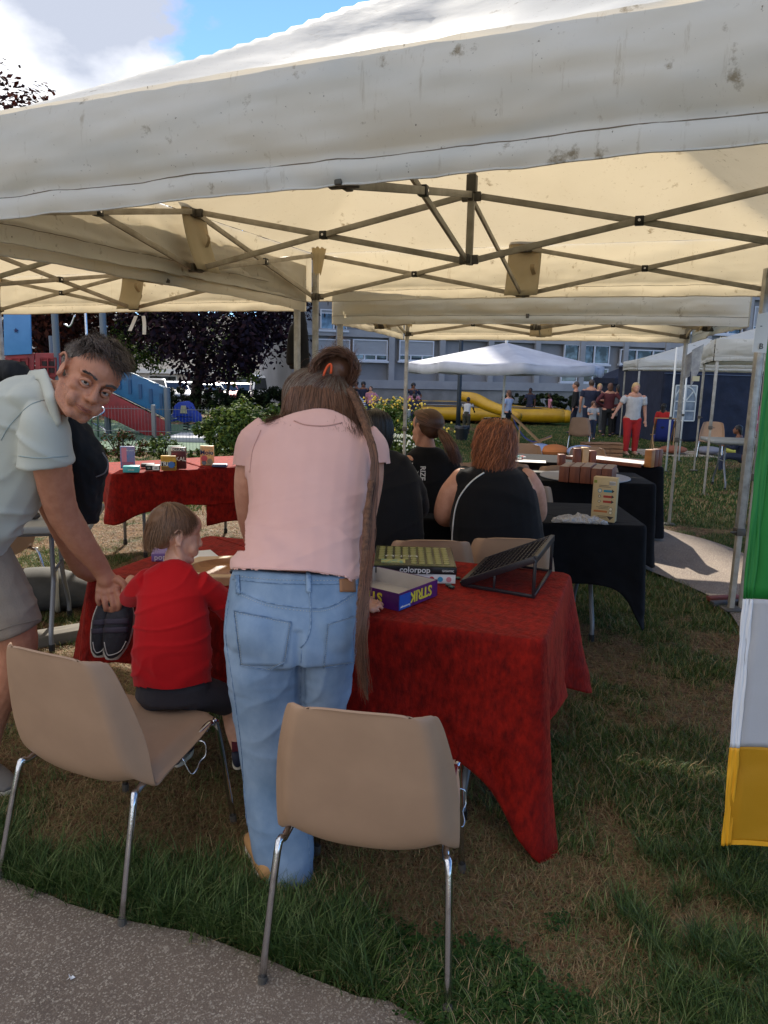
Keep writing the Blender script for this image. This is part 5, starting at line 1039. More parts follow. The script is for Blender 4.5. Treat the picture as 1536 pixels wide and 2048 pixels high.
for i in range(5):
    for j in range(4):
        hb = .125+.004*((i*7+j*3) % 3); q = MB(); q.box((0, 0, hb/2), (bs_*.94, bs_*.94, hb)); o = q.build('block', redw, bt, bevel=.004); place(o, (i*bs_, j*bs_, 0), random.uniform(-.03, .03)); q = MB(); q.box((0, 0, hb+.001), (bs_*.8, bs_*.8, .003)); q.build('block_top', wtop, o)
# long white board with end blocks on the farthest table
A_, B_ = at_z(1138, 917, ZT), at_z(1284, 934, ZT); e_ = (B_-A_).normalized(); f_ = V((-e_.y, e_.x, 0)); ang = math.atan2(e_.y, e_.x); r = thing('long_game_board', 'long white sliding game board with wooden end stops on the farthest black table', 'board game', A_.lerp(B_, .5)+f_*.12, ang); Lb = (B_-A_).length
q = MB(); q.box((0, 0, .022), (Lb, .3, .012)); q.build('white_track', wht, r, bevel=.002); q = MB(); q.box((0, -.16, .015), (Lb+.02, .02, .035)); q.box((0, .16, .015), (Lb+.02, .02, .035)); q.build('wooden_rail', redw, r, bevel=.002)
r = thing('wooden_block_tower', 'orange brown wooden block tower at the right end of the white board', 'wooden game', B_+e_*.045+f_*.05, ang)
for j in range(3): q = MB(); q.box((0, j*.075, .085), (.075, .07, .17)); q.build('block', mat('orange_wood', C(176, 120, 62), .5, col2=C(150, 94, 44), vs=3, stretch=(1, 1, 5)) if j == 0 else redw, r, bevel=.006)
p = at_z(1122, 931, ZT); r = thing('wooden_block_tower', 'row of dark and pale wooden blocks at the left end of the white board', 'wooden game', p, ang+.9)
for j, (hh, m_) in enumerate(((.11, redw), (.0, redw), (.17, redw), (.18, pine), (.15, redw))):
    if hh: q = MB(); q.box((j*.075, .0, hh/2), (.065, .07, hh)); q.build('block', m_, r, bevel=.005)
c = at_z(1030, 918, ZT); r = thing('card_layout', 'colourful cards and white sheets spread on the left of the farthest black table', 'cards', c, -.2)
for i in range(14): q = MB(); q.box((0, 0, .0), (.07, .045, .012)); o = q.build('card', [wht, mat('card_orange', C(220, 110, 60), .5), mat('card_red', C(190, 50, 50), .5), mat('card_teal', C(60, 150, 150), .5)][i % 4], r); place(o, (random.uniform(-.2, .25), random.uniform(-.08, .08), .008+.002*i), random.uniform(0, 3))
q = MB(); q.box((.1, -.16, .002), (.42, .2, .003)); q.build('sheet', wht, r)
p = at_z(960, 942, ZT); r = gbox('paper_sheet', 'white sheet with red print at the left of the middle black table', 'paper', p, (.3, .2, .004), -.2, wht); q = MB(); q.box((-.05, .02, .006), (.12, .04, .002)); q.build('red_print', mat('red_print', C(180, 30, 36), .5), r)
p = at_z(1088, 944, ZT); r = gbox('paper_sheet', 'white sheet beside the round board on the middle black table', 'paper', p, (.28, .12, .004), -.2, wht)
# cushions beyond
for lb_, px, py, rr, m_ in (('pale blue cushion beyond the farthest table, left of the orange one', 1078, 912, .34, mat('cushion_blue', C(150, 166, 200), .8)), ('orange cushion beyond the farthest black table', 1108, 914, .32, mat('cushion_orange', C(196, 116, 60), .8)), ('pink cushion beyond the farthest black table', 1192, 908, .36, mat('cushion_pink', C(206, 156, 190), .8)), ('pale blue cushion right beside the pink one', 1163, 916, .34, MATS['cushion_blue'])):
    p = at_g(px, py); r = thing('floor_cushion', lb_, 'cushion', (p.x, p.y, p.z), random.random(), 'round floor cushions'); q = MB(); q.ell((0, 0, .13), (rr, rr*.8, .14), n=24, k=14); o, _ = (q.build('cover', m_, r, smooth=True), 0); q = MB(); q.tube([(rr*.98*math.cos(a), rr*.79*math.sin(a), .13) for a in np.linspace(0, 6.283, 40)], .012, 6); q.build('piping', m_, r)
# crates, deck chairs
crate = mat('crate_wood', C(168, 122, 84), .7, col2=C(140, 98, 64), vs=4, stretch=(1, 1, 6))
for lb_, px, rz_ in (('wooden slatted crate beside the lone chair, left of the other', 1188, .1), ('wooden slatted crate right of its neighbour on the lawn', 1217, -.1)):
    p = at_g(px, 913); r = thing('wooden_crate', lb_, 'crate', p, rz_, 'wooden crates on the far lawn')
    for k in range(3):
        for (c_, d_) in (((0, -.19, .05+k*.09), (.5, .015, .07)), ((0, .19, .05+k*.09), (.5, .015, .07)), ((-.25, 0, .05+k*.09), (.015, .38, .07)), ((.25, 0, .05+k*.09), (.015, .38, .07))): q = MB(); q.box(c_, d_); q.build('slat', crate, r)
    q = MB(); q.box((0, 0, .29), (.52, .4, .015)); q.build('lid', crate, r)
dw = mat('deckchair_wood', C(186, 146, 100), .6); dcl = mat('deckchair_blue', C(46, 60, 140), .8); dcl2 = mat('deckchair_blue_light', C(90, 100, 170), .8)
def deck(label, p, rz, m_):
    r = thing('deck_chair', label, 'deck chair', p, rz, 'blue deck chairs'); r.scale = (.8, .8, .8)
    for y in (-.28, .28):
        q = MB(); q.bar((-.55, y, 1.0), (.55, y, .02), .03, .045); q.build('rail', dw, r); q = MB(); q.bar((-.35, y*.85, .02), (.62, y*.85, .42), .03, .045); q.build('rail', dw, r); q = MB(); q.bar((-.30, y*1.08, .72), (-.32, y*1.08, .02), .025, .035); q.build('prop', dw, r)
    for (x, z) in ((-.55, 1.0), (.62, .42), (.53, .03), (-.34, .03)): q = MB(); q.bar((x, -.3, z), (x, .3, z), .03, .03); q.build('cross_bar', dw, r)
    q = MB(); P = catmull([(-.55, 1.0), (-.38, .66), (-.12, .34), (.2, .24), (.62, .42)], 8); q.grid(lambda u, v: V((P[int(round(v*(len(P)-1)))][0], (u-.5)*.46, P[int(round(v*(len(P)-1)))][1]+.01)), 6, len(P)-1); q.build('sling', m_, r, fixn=False, smooth=True, solid=.006); return r
p = at_g(1058, 900); deck('blue striped wooden deck chair facing right on the far lawn, empty', p, -.2, dcl2)
p = at_g(1322, 900); deck('blue wooden deck chair seen from behind with a child in red on it', p, R(75), dcl)
# picnic blanket at the right
p = at_g(1420, 910); r = thing('picnic_blanket', 'pale blanket strewn with cushions before the navy marquee at the right', 'blanket', p, -.1); q = MB(); q.grid(lambda u, v: V(((u-.5)*3.4, (v-.5)*1.6, .02+.03*fb((u*5, v*3, 0), 2))), 30, 14); q.build('cloth', mat('blanket_cream', C(186, 176, 160), .9, col2=C(160, 140, 120), vs=3), r, fixn=False, smooth=True)
for i, (x, m_, lb_) in enumerate(((-.9, mat('cushion_terracotta', C(150, 90, 66), .8), 'terracotta cushion at the left of the blanket'), (-.1, mat('cushion_grey', C(130, 130, 140), .8), 'grey cushion in the middle of the blanket'), (.6, mat('cushion_lime', C(170, 172, 80), .8), 'yellow green cushion at the right of the blanket'))):
    r = thing('floor_cushion', lb_, 'cushion', (p.x+x, p.y-.1, p.z+.04), .2, 'cushions on the blanket'); q = MB(); q.ell((0, 0, .08), (.33, .25, .09)); q.build('cover', m_, r, smooth=True)
# ================================================================ flag banner, papers, ribbons, coats
FY = 1.86; fl = thing('flag_banner', 'tall hanging fabric banner in green, white and yellow at the right edge', 'banner', (at_y(1450, 1690, FY).x, FY, .3))
P0, P1_ = at_y(1532, 775, FY), at_y(1446, 1692, FY); zt_, zb_ = 2.1, P1_.z; xe = lambda z: P1_.x+(P0.x-P1_.x)*(z-zb_)/(P0.z-zb_)
zc1, zc2 = at_y(1488, 1199, FY).z, at_y(1462, 1497, FY).z
def strip(name, z0, z1, m_, x0, x1, dy=0.):
    q = MB(); q.grid(lambda u, v: (lambda z: V((xe(z)+x0+(x1-x0)*u+.002*fb((z*6, 0, 0), 1), FY+dy+.012*math.sin((x0+(x1-x0)*u)*14+z*1.5)+.006*fb((u*2, z*3, 2), 2), z)))(z0+(z1-z0)*v), 16, 30); return q.build(name, m_, fl, w=True, fixn=False, smooth=True, solid=.0016)
fg, fw_, fy_ = mat('flag_green', C(40, 142, 62), .6, translucent=.35, bump=.1, bs=300), mat('flag_white', C(204, 204, 208), .6, translucent=.35, bump=.1, bs=300), mat('flag_yellow', C(206, 152, 22), .6, translucent=.35, bump=.1, bs=300)
strip('green_field', zc1, zt_, fg, .012, .62); strip('white_field', zc2, zc1-.001, fw_, .012, .62); strip('yellow_field', zb_+.010, zc2-.001, fy_, .012, .62)
fg2, fw2, fy2 = mat('hem_green', C(30, 118, 50), .6), mat('hem_white', C(220, 220, 224), .6), mat('hem_yellow', C(224, 160, 24), .6)
strip('side_hem', zc1, zt_, fg2, -.004, .024, -.003); strip('side_hem', zc2, zc1-.001, fw2, -.004, .024, -.003); strip('side_hem', zb_, zc2-.001, fy2, -.004, .024, -.003); strip('bottom_hem', zb_, zb_+.014, fy2, .026, .62, -.003)
q = MB(); q.tube([V((1.36, FY+.03, .02)), V((1.36, FY+.03, 2.15))], .012, 8); q.build('pole', ALU, fl, w=True)
def sheetp(label, px, Yd, m_, cat='sign', name='paper_sign', pr=None):
    pts_ = [at_y(x, y, Yd) for x, y in px]; r = thing(name, label, cat, pts_[0]); q = MB(); q.prism(pts_, (0, .002, 0)); q.build('sheet', m_, r, w=True); return r, pts_
r, P = sheetp('white printed paper sign hanging at the right edge by the banner', [(1516, 628), (1560, 620), (1560, 708), (1504, 704)], 4.85, wht); q = MB(); q.tube([P[0].lerp(P[2], .62), P[0].lerp(P[2], .62)+V((0, -.004, 0))], .02, 14); q.build('orange_dot', mat('orange_print', C(214, 96, 40), .5), r, w=True); text('B', 'lettering', blkp, .05, frame(P[0].lerp(P[3], .85)+V((.05, -.006, 0)), X, Z), r, w=True); text('-', 'lettering', blkp, .05, frame(P[0].lerp(P[3], .3)+V((.03, -.006, 0)), X, Z), r, w=True)
r, P = sheetp('curled printed paper sign hung from the right side of the beige canopy', [(1384, 700), (1408, 688), (1398, 742), (1381, 776)], 7.6, mat('sign_grey', C(150, 146, 150), .6, col2=C(210, 208, 200), vs=9)); q = MB(); a = P[3].lerp(P[2], .2); q.box(a+V((.03, -.006, .06)), (.07, .003, .05)); q.build('print', mat('print_cream', C(226, 214, 170), .5), r, w=True)
r, P = sheetp('second paper sign hanging just left of the curled one', [(1371, 712), (1386, 702), (1380, 752), (1369, 758)], 7.7, MATS['sign_grey'])
for i, (a, b_, c_) in enumerate((((272, 632), (264, 650), (260, 662)), ((287, 632), (288, 650), (289, 669)))):
    p = at_y(*a, 7.0); r = thing('white_ribbon', ['white ribbon hanging below the left canopy, left of its twin', 'longer white ribbon hanging below the left canopy on the right'][i], 'ribbon', p, 0, 'ribbons below the left canopy'); q = MB(); P = catmull([list(at_y(*x, 7.0)) for x in (a, b_, c_)], 6); q.grid(lambda u, v: V(P[int(round(v*(len(P)-1)))])+V(((u-.5)*.034, .01*math.sin(v*4), 0)), 2, len(P)-1); q.build('band', wht, r, w=True, fixn=False, solid=.001)
coatm = mat('black_coat', C(20, 20, 24), .85, col2=C(14, 14, 17), vs=6, bump=.3, bs=30); p = at_y(600, 640, 6.15); r = thing('hanging_coat', 'black coat hanging from the canopy corner above the woman in pink', 'coat', p)
q = MB(); q.loft([(at_y(604, 622, 6.3), V((.02, 0, 0)), V((0, .03, 0))), (at_y(602, 650, 6.3), V((.055, 0, 0)), V((0, .05, 0))), (at_y(600, 690, 6.3), V((.075, 0, 0)), V((0, .06, 0))), (at_y(600, 736, 6.3), V((.085, 0, 0)), V((0, .05, 0)))], 24, 5, .2); q.limb([at_y(600, 632, 6.28), at_y(588, 665, 6.24), at_y(583, 700, 6.22), at_y(582, 724, 6.22)], [.03, .045, .04, .035]); skin(q, 'cloth', coatm, r, .01, 3, lambda p_, n_: .008*fb((p_.x*6, p_.y*6, p_.z*1.5), 3)); q = MB(); q.tube([at_y(604, 612, 6.3), at_y(604, 624, 6.3)], .004, 6); q.build('hook', CHROME, r, w=True)
# things on the ground at the left
p = at_z(60, 1225, 0); r = thing('striped_bag', 'grey striped fabric bag on the ground behind the bending man', 'bag', (p.x, p.y, 0), .4); q = MB(); q.loft([(V((-.35, 0, .12)), V((0, .13, 0)), V((0, 0, .11))), (V((-.1, 0, .15)), V((0, .16, 0)), V((0, 0, .14))), (V((.15, 0, .15)), V((0, .16, 0)), V((0, 0, .14))), (V((.36, 0, .11)), V((0, .12, 0)), V((0, 0, .10)))], 24, 4); q.build('body', mat('bag_grey', C(88, 86, 82), .85, col2=C(60, 60, 58), vs=5), r, smooth=True); q = MB()
for x in (-.05, .17): q.tube([V((x, .165*math.cos(a), .15+.145*math.sin(a))) for a in np.linspace(0, 6.283, 30)], .018, 6)
q.build('stripe', mat('stripe_cream', C(170, 164, 146), .85), r, smooth=True)
p = at_z(75, 1290, 0); r = thing('ground_beam', 'long weathered grey beam lying on the ground behind the left chair', 'beam', (p.x, p.y, 0), .62); q = MB(); q.box((0, 0, .035), (.9, .14, .07)); q.build('beam', mat('weathered_wood', C(112, 104, 92), .85, col2=C(84, 78, 68), vs=4, stretch=(1, 8, 1)), r, bevel=.008)
p = at_z(1450, 1212, 0); r = thing('steel_base_bar', 'dark steel weight bars on the path at the foot of the right canopy leg', 'weight', (p.x, p.y, .02), .22); q = MB(); q.box((0, -.05, .02), (.30, .05, .035)); q.build('bar', mat('dark_steel', C(70, 70, 74), .5, .4), r, bevel=.004); q = MB(); q.box((.03, .06, .02), (.26, .05, .035)); q.build('bar', mat('worn_red_steel', C(120, 60, 50), .6), r, bevel=.004)
# litter
p = at_z(142, 1957, .02); r = thing('paper_scrap', 'tiny torn white paper scrap on the foreground path', 'litter', p); q = MB(); q.add([V((.012*k*math.cos(a), .012*k*math.sin(a), .004+.004*math.sin(a*3))) for a, k in zip(np.linspace(0, 6.28, 10, endpoint=False), [1, .35]*5)], [tuple(range(10))]); q.build('scrap', wht, r, fixn=False)
# ================================================================ people
def skinmat(nm, c, c2=None, bump=.12):
    m = mat(nm, c, .55, col2=c2 or (c[0]*.86, c[1]*.80, c[2]*.78, 1), vs=28, bump=bump, bs=260, bdist=.002, spec=.35)
    m.node_tree.nodes['Principled BSDF'].inputs['Subsurface Weight'].default_value = .08; m.node_tree.nodes['Principled BSDF'].inputs['Subsurface Radius'].default_value = (.012, .005, .003); return m
SK = skinmat('skin_fair', C(206, 152, 126)); SKM = skinmat('skin_tanned', C(186, 128, 100)); SKD = skinmat('skin_dark', C(84, 54, 42)); SKB = skinmat('skin_mid', C(140, 96, 74)); SKC = skinmat('skin_child', C(222, 170, 142))
def hairm(nm, c, k=1.5): return [mat(nm, c, .42, spec=.45, sheen=.1), mat(nm+'_light', (c[0]*k, c[1]*k, c[2]*k, 1), .42, spec=.45), mat(nm+'_deep', (c[0]*.55, c[1]*.55, c[2]*.55, 1), .45, spec=.4)]
HBR = hairm('hair_brown', C(98, 64, 46)); HBK = hairm('hair_black', C(24, 20, 20)); HAU = hairm('hair_auburn', C(138, 80, 48), 2.2); HBO = hairm('hair_child_brown', C(122, 86, 58), 1.35); HGR = hairm('hair_grey_brown', C(84, 66, 54), 1.5); HBL = hairm('hair_blonde', C(196, 160, 104), 1.3); HGY = hairm('hair_grey_mix', C(122, 106, 92), 1.4)
lipm = mat('lips', C(160, 88, 80), .5); eyew = mat('eye_white', C(168, 156, 148), .45, spec=.2); iris = mat('iris_dark', C(26, 18, 15), .3, spec=.3); nail = mat('nail', C(222, 176, 158), .35)
def resample(P, n):
    P = np.array([list(p) for p in P]); Q = catmull(P, 6) if len(P) > 2 else P; d = np.r_[0, np.cumsum(np.linalg.norm(np.diff(Q, axis=0), axis=1))]; t_ = np.linspace(0, d[-1], n); return np.stack([np.interp(t_, d, Q[:, k]) for k in range(3)], 1)
def hairguides(name, guides, n, width, thick, center, mats, parent, seed=0, curl=0., frizz=.003, npt=12, lenv=(.85, 1.), cfreq=14.):
    rs = np.random.RandomState(seed); G_ = [resample(g, 24) for g in guides]; q = MB(); center = V(center)
    for i in range(n):
        g = rs.uniform(0, len(G_)-1.001); k = int(g); f = g-k; P = G_[k]*(1-f)+G_[k+1]*f; ln = rs.uniform(*lenv); st = rs.uniform(0, .12) if rs.rand() < .5 else 0; idx = np.linspace(st*23, 23*ln, npt); P = np.array([P[min(23, int(a))]*(1-a % 1)+P[min(23, int(a)+1)]*(a % 1) for a in idx])
        th = thick*rs.uniform(0, 1); o = rs.normal(size=3)*frizz; q.cur = [0, 0, 1, 2][rs.randint(4)]; ph = rs.uniform(0, 6.28); w0 = width*rs.uniform(.6, 1.3); vs_ = []
        for j in range(npt):
            p = V(P[j]); out = (p-center); out = out.normalized() if out.length > 1e-5 else V((0, 0, 1)); t_ = j/(npt-1); tg = V(P[min(j+1, npt-1)]-P[max(j-1, 0)]).normalized(); sd = tg.cross(out); sd = sd.normalized() if sd.length > 1e-4 else V((1, 0, 0))
            w_ = w0*(1-.7*t_*t_); p = p+out*(th*(.35+.65*math.sin(math.pi*min(1, t_*1.1+.1))))+V(o)*(t_*2)+sd*(curl*math.sin(ph+t_*cfreq)*t_)+out*(curl*.8*math.cos(ph+t_*cfreq)*t_)
            vs_ += [p-sd*w_/2, p+out*w_*.25, p+sd*w_/2]
        fs_ = []
        for j in range(npt-1): fs_ += [(3*j, 3*j+1, 3*j+4, 3*j+3), (3*j+1, 3*j+2, 3*j+5, 3*j+4)]
        q.add(vs_, fs_)
    return q.build(name, mats, parent, w=True, fixn=False, smooth=True)
def g3(p, c, s_): return math.exp(-((p-V(c)).length/s_)**2)
def head(parent, c, Rm, s=1., m=SK, vox=.0034, neck=None, full=True, mb=None, open_=0., child=False):
    """c centre between the ears; Rm columns: person's right, forward, up"""
    T = lambda p: V(c)+Rm @ (V(p)*s); A3 = Rm; q = mb or MB()
    def E(p, r, M=None): q.ell(T(p), [x*s for x in r], (A3 if M is None else A3 @ M), 20, 14)
    E((0, -.012, .038), (.074, .095, .082)); E((0, .030, -.022), (.060, .062, .080)); E((0, .060, -.088), (.026, .022, .022)); E((0, .03, .045), (.066, .066, .055))
    for sd in (-1, 1):
        q.limb([T((sd*.056, -.002, -.035)), T((sd*.048, .02, -.075)), T((sd*.02, .066, -.096))], [.014*s, .016*s, .016*s], 10)
        E((sd*.043, .060, -.018) if not child else (sd*.036, .060, -.04), (.018, .020, .018) if not child else (.026, .026, .028)); child or q.limb([T((sd*.010, .087, .024)), T((sd*.030, .084, .030)), T((sd*.050, .066, .022))], [.009*s, .009*s, .007*s], 10)
        E((sd*.012, .098, -.032), (.010, .011, .009)); E((sd*.034, .070, -.055), (.02, .02, .022))
        e0 = T((sd*.076, -.010, .0)); 
        q.tube([T((sd*(.078+.014*math.sin(a*.5)), -.010+.020*math.cos(a)-.004, .004+.034*math.sin(a))) for a in np.linspace(-1.9, 2.6, 12)], .0050*s, 8); E((sd*.076, -.010, .0), (.006, .014, .024)); E((sd*.080, .0, -.022), (.006, .007, .009)); 
    q.limb([T((0, .084, .020)), T((0, .100 if not child else .092, -.008)), T((0, .110 if not child else .102, -.026))], [.0085*s, .0095*s, .0125*s if not child else .011*s], 12)
    E((0, .080, -.060), (.026, .018, .022))
    if neck: q.limb([T((0, -.005, -.06)), V(neck[0])]+([V(neck[1])] if len(neck) > 2 else []), [.052*s, neck[-1]]+([neck[-1]*1.1] if len(neck) > 2 else []), 16)
    if mb: return None
    I = Rm.transposed()
    def fn(p, n):
        l = I @ (p-V(c))/s; d = 0
        for sd in (-1, 1):
            d -= .0125*g3(l, (sd*.031, .084, .004), .016); d += .002*g3(l, (sd*.034, .080, -.016), .010); d -= .004*g3(l, (sd*.078, .0, .004), .010)
            d -= .002*g3(l, (sd*.028, .095, -.045), .012)
        d -= .0035*g3(l, (0, .098, -.0655), .010)*(abs(l.z+.0655) < .004)
        return d*s
    o, tree = skin(q, 'body', m, parent, vox*s if full else vox, 5, fn)
    if full:
        for sd in (-1, 1):
            q = MB(); q.ell(T((sd*.031, .0775, .004)), (.0118*s,)*3, None, 16, 12); ey = q.build('eye', eyew, o, w=True, smooth=True)
            q = MB(); q.ell(T((sd*.031+.0006, .0842, .003)), (.0056*s, .0056*s, .0056*s), None, 12, 8); q.build('iris', iris, o, w=True, smooth=True)
            q = MB(); q.tube([T((sd*.0175, .0845, .002)), T((sd*.024, .0895, .0095-.003*open_)), T((sd*.033, .090, .0105-.003*open_)), T((sd*.042, .0835, .006)), T((sd*.0465, .077, .001))], [.0015*s, .0026*s, .003*s, .0026*s, .0012*s], 8, 4); q.build('eyelid', m, o, w=True, smooth=True)
            q = MB(); q.tube([T((sd*.0175, .0845, .002)), T((sd*.025, .0875, -.0045)), T((sd*.035, .086, -.005)), T((sd*.0455, .077, .0)),], [.001*s, .002*s, .002*s, .001*s], 8, 4); q.build('eyelid', m, o, w=True, smooth=True)
        q = MB(); q.tube([T((-.025, .0875, -.062)), T((-.011, .0955, -.0595)), T((0, .0975, -.0612)), T((.011, .0955, -.0595)), T((.025, .0875, -.062))], [.001*s, .003*s, .0032*s, .003*s, .001*s], 8, 5); q.tube([T((-.023, .0875, -.0645)), T((0, .096, -.0685)), T((.023, .0875, -.0645))], [.001*s, .0042*s, .001*s], 8, 6); q.build('lips', lipm, o, w=True, smooth=True)
    return o, tree, T
def pxl(mb, rows, n=24, sub=4, dome=.3, sq=2.):
    """rows: x left, x right, y, Y (or (YL,YR)), half thickness; pixel coordinates of the photograph put at distance Y"""
    C_ = []; A_ = []
    for xl, xr, y, Yd, b in rows:
        yl, yr = (Yd if isinstance(Yd, tuple) else (Yd, Yd)); y0, y1 = (y if isinstance(y, tuple) else (y, y)); l_, r_ = at_y(xl, y0, yl), at_y(xr, y1, yr); C_.append((l_+r_)/2); A_.append((r_-l_)/2)
    rs = []
    for i in range(len(C_)):
        t_ = (C_[min(i+1, len(C_)-1)]-C_[max(i-1, 0)]).normalized(); b = A_[i].cross(t_).normalized()*rows[i][4]
        if b.y > 0: b = -b
        rs.append((C_[i], A_[i], b))
    mb.loft(rs, n, sub, dome, sq); return mb
def P3(x, y, Yd): return at_y(x, y, Yd)
def stick(name, tree, px, off, r, m, parent, n=6, seg=8, dashed=0, w=None):
    """a thin seam laid on the surface where the sight lines through px meet it"""
    P = catmull([[a, b, 0] for a, b in px], seg); out = []
    for a in P:
        d = ray(a[0], a[1]).normalized(); h = tree.ray_cast(EYE, d)
        if h[0] is not None: out.append(h[0]+(h[1] if h[1].dot(d) < 0 else -h[1])*off)
    if len(out) < 2: return None
    q = MB()
    if dashed:
        for i in range(0, len(out)-1, 2): q.tube([out[i], out[i].lerp(out[i+1], .8)], r, 4)
    else: q.tube(out, r, n)
    return q.build(name, m, parent, w=True, smooth=True)
def stickpatch(name, tree, quad, off, th, m, parent, nu=14, nv=14):
    def f(u, v):
        a = V((*quad[0], 0)).lerp(V((*quad[1], 0)), u); b = V((*quad[3], 0)).lerp(V((*quad[2], 0)), u); p = a.lerp(b, v); d = ray(p.x, p.y).normalized(); h = tree.ray_cast(EYE, d)
        if h[0] is None: return None
        return h[0]+(h[1] if h[1].dot(d) < 0 else -h[1])*off
    g = [[f(i/nu, j/nv) for i in range(nu+1)] for j in range(nv+1)]; q = MB(); ids = {}
    for j in range(nv+1):
        for i in range(nu+1):
            if g[j][i] is not None: ids[(i, j)] = len(q.v); q.v.append(tuple(g[j][i]))
    for j in range(nv):
        for i in range(nu):
            k = [(i, j), (i+1, j), (i+1, j+1), (i, j+1)]
            if all(x in ids for x in k): q.f.append(tuple(ids[x] for x in k)); q.m.append(0)
    return q.build(name, m, parent, w=True, fixn=False, smooth=True, solid=th) if q.f else None
def crease(seed, amp, sx=4., sz=10., diag=0.):
    """soft and a few sharper folds of cloth"""
    def f(p, n):
        q_ = V((p.x*sx+diag*p.z+seed, p.y*sx, p.z*sz+seed)); w_ = noise.noise(q_*.6)*.9; a = noise.noise(q_+V((w_, w_, w_))); b = 1-abs(noise.noise(V((p.x*sx*1.1-diag*p.z*1.4+w_, p.y*sx, p.z*sz*.8+seed*2)))*2.6); b = max(0, b)**3
        return amp*(a*.9+b*1.1*(.4+.6*max(0, noise.noise(p*2.3+V((seed, 0, 0)))+.4)))
    return f
# ---------------------------------------------------------------- woman in pink
denim = mat('light_denim', C(104, 128, 154), .9, col2=C(148, 166, 186), vs=6, vd=10, vlo=.3, vhi=.7, bump=.5, bs=420, bdist=.0015, stretch=(1, 1, .7), spec=.15); denimd = mat('denim_seam', C(136, 156, 178), .9, col2=C(96, 122, 152), vs=60, vlo=.42, vhi=.58); thread = mat('seam_thread', C(190, 186, 170), .8)
pink = mat('pink_jersey', C(224, 178, 166), .85, col2=C(216, 168, 156), vs=3, bump=.15, bs=500, bdist=.001, sheen=.2, spec=.15)
WP = thing('person', 'woman in pale pink t-shirt and light jeans leaning over the red table, back turned', 'person', (at_y(560, 1755, 2.12).x, 2.14, 0))
q = MB(); pxl(q, [(500, 742, (868, 880), 2.56, .07), (496, 736, (935, 940), 2.50, .10), (500, 730, 1010, 2.43, .10), (500, 715, 1090, 2.34, .10), (490, 712, 1160, 2.25, .11), (475, 712, 1220, 2.2, .12)])
q.limb([P3(640, 850, 2.60), P3(632, 815, 2.72)], [.062, .055])
q.limb([P3(515, 885, 2.56), P3(494, 960, 2.55), P3(496, 1035, 2.60), P3(520, 1120, 2.72), P3(535, 1180, 2.75)], [.058, .045, .038, .034, .026])
q.limb([P3(735, 890, 2.56), P3(742, 960, 2.58), P3(728, 1050, 2.60), P3(716, 1140, 2.58), P3(722, 1196, 2.54)], [.056, .044, .038, .033, .027])
q.limb([P3(722, 1196, 2.54), at_z(738, 1208, .775), at_z(752, 1213, .772)], [(.028, .018), (.036, .015), (.034, .012)], hint=(.3, 1, 0))
for i, (a, b, c) in enumerate((((742, 1203), (757, 1204), (768, 1212)), ((745, 1208), (758, 1211), (766, 1218)), ((744, 1212), (752, 1217), (758, 1222)), ((738, 1214), (742, 1220), (747, 1224)))): q.tube([at_z(*a, .776), at_z(*b, .780), at_z(*c, .766)], [.0095, .0088, .0075], 8, 3)
q.tube([at_z(735, 1200, .78), at_z(744, 1196, .782), at_z(756, 1197, .770)], [.011, .010, .008], 8, 3)
hc = P3(628, 802, 2.80); fwd = V((-.35, .75, -.55)).normalized(); upv = V((-.05, .55, .83)); upv = (upv-fwd*upv.dot(fwd)).normalized(); Rh = Matrix((fwd.cross(upv), fwd, upv)).transposed()
head(None, hc, Rh, 1., mb=q); body, _ = skin(q, 'body', SK, WP, .006, 5)
q = MB(); pxl(q, [(600, 684, (838, 840), 2.60, .058), (560, 712, (846, 852), 2.585, .065), (520, 738, (858, 872), 2.56, .08), (497, 740, (900, 908), 2.53, .10), (494, 735, 950, 2.49, .118), (497, 728, 1010, 2.43, .125), (488, 722, 1075, 2.35, .12), (472, 722, (1120, 1130), 2.27, .13), (463, 725, (1150, 1172), 2.225, .142), (460, 728, (1185, 1200), 2.20, .146)], dome=.08)
q.limb([P3(540, 866, 2.56), P3(508, 890, 2.545), P3(496, 950, 2.545)], [.068, .063, .056], dome=.1); q.limb([P3(722, 880, 2.56), P3(742, 900, 2.56), P3(752, 955, 2.565)], [.066, .060, .053], dome=.1)
def pinkw(p, n):
    z = p.z; k = max(0, min(1, (1.32-z)/.35)); d = .010*crease(2, 1, 3.2, 8, 2.5)(p, n)*(.45+k); d += .011*k*noise.noise(V((p.x*3.5, 3, z*20+p.x*8)))+.004*k*max(0, 1-abs(noise.noise(V((p.x*3, 8, z*17-p.x*5))))*4)**2; return d
def pcut(p):
    x, y = pix(p); return y > np.interp(x, [440, 466, 540, 620, 690, 722, 740], [1136, 1140, 1141, 1144, 1156, 1180, 1185]) or (y > 932 and y < 1100 and (x < 489 or x > 741)) or (y > 928 and x > 744)
_, pt = skin(q, 't_shirt', pink, WP, .006, 5, pinkw, cut=pcut)
stick('seam', pt, [(522, 860), (506, 900), (500, 945)], .0015, .0012, mat('pink_seam', C(196, 150, 138), .85), WP); stick('seam', pt, [(588, 842), (612, 850), (650, 852), (684, 846)], .002, .0022, MATS['pink_seam'], WP); stick('hem', pt, [(467, 1134), (500, 1136), (540, 1138), (620, 1141), (660, 1147), (690, 1153), (708, 1167), (720, 1176)], .001, .0032, pink, WP, seg=14)
q = MB(); pxl(q, [(466, 722, (1140, 1158), 2.215, .120), (458, 726, (1180, 1190), 2.20, .128), (450, 726, 1225, 2.185, .136), (449, 722, 1270, 2.17, .138), (455, 716, 1310, 2.165, .13)], sub=5, dome=.1)
q.ell(P3(520, 1255, 2.13), (.105, .10, .12), n=20); q.ell(P3(655, 1250, 2.14), (.10, .09, .12), n=20)
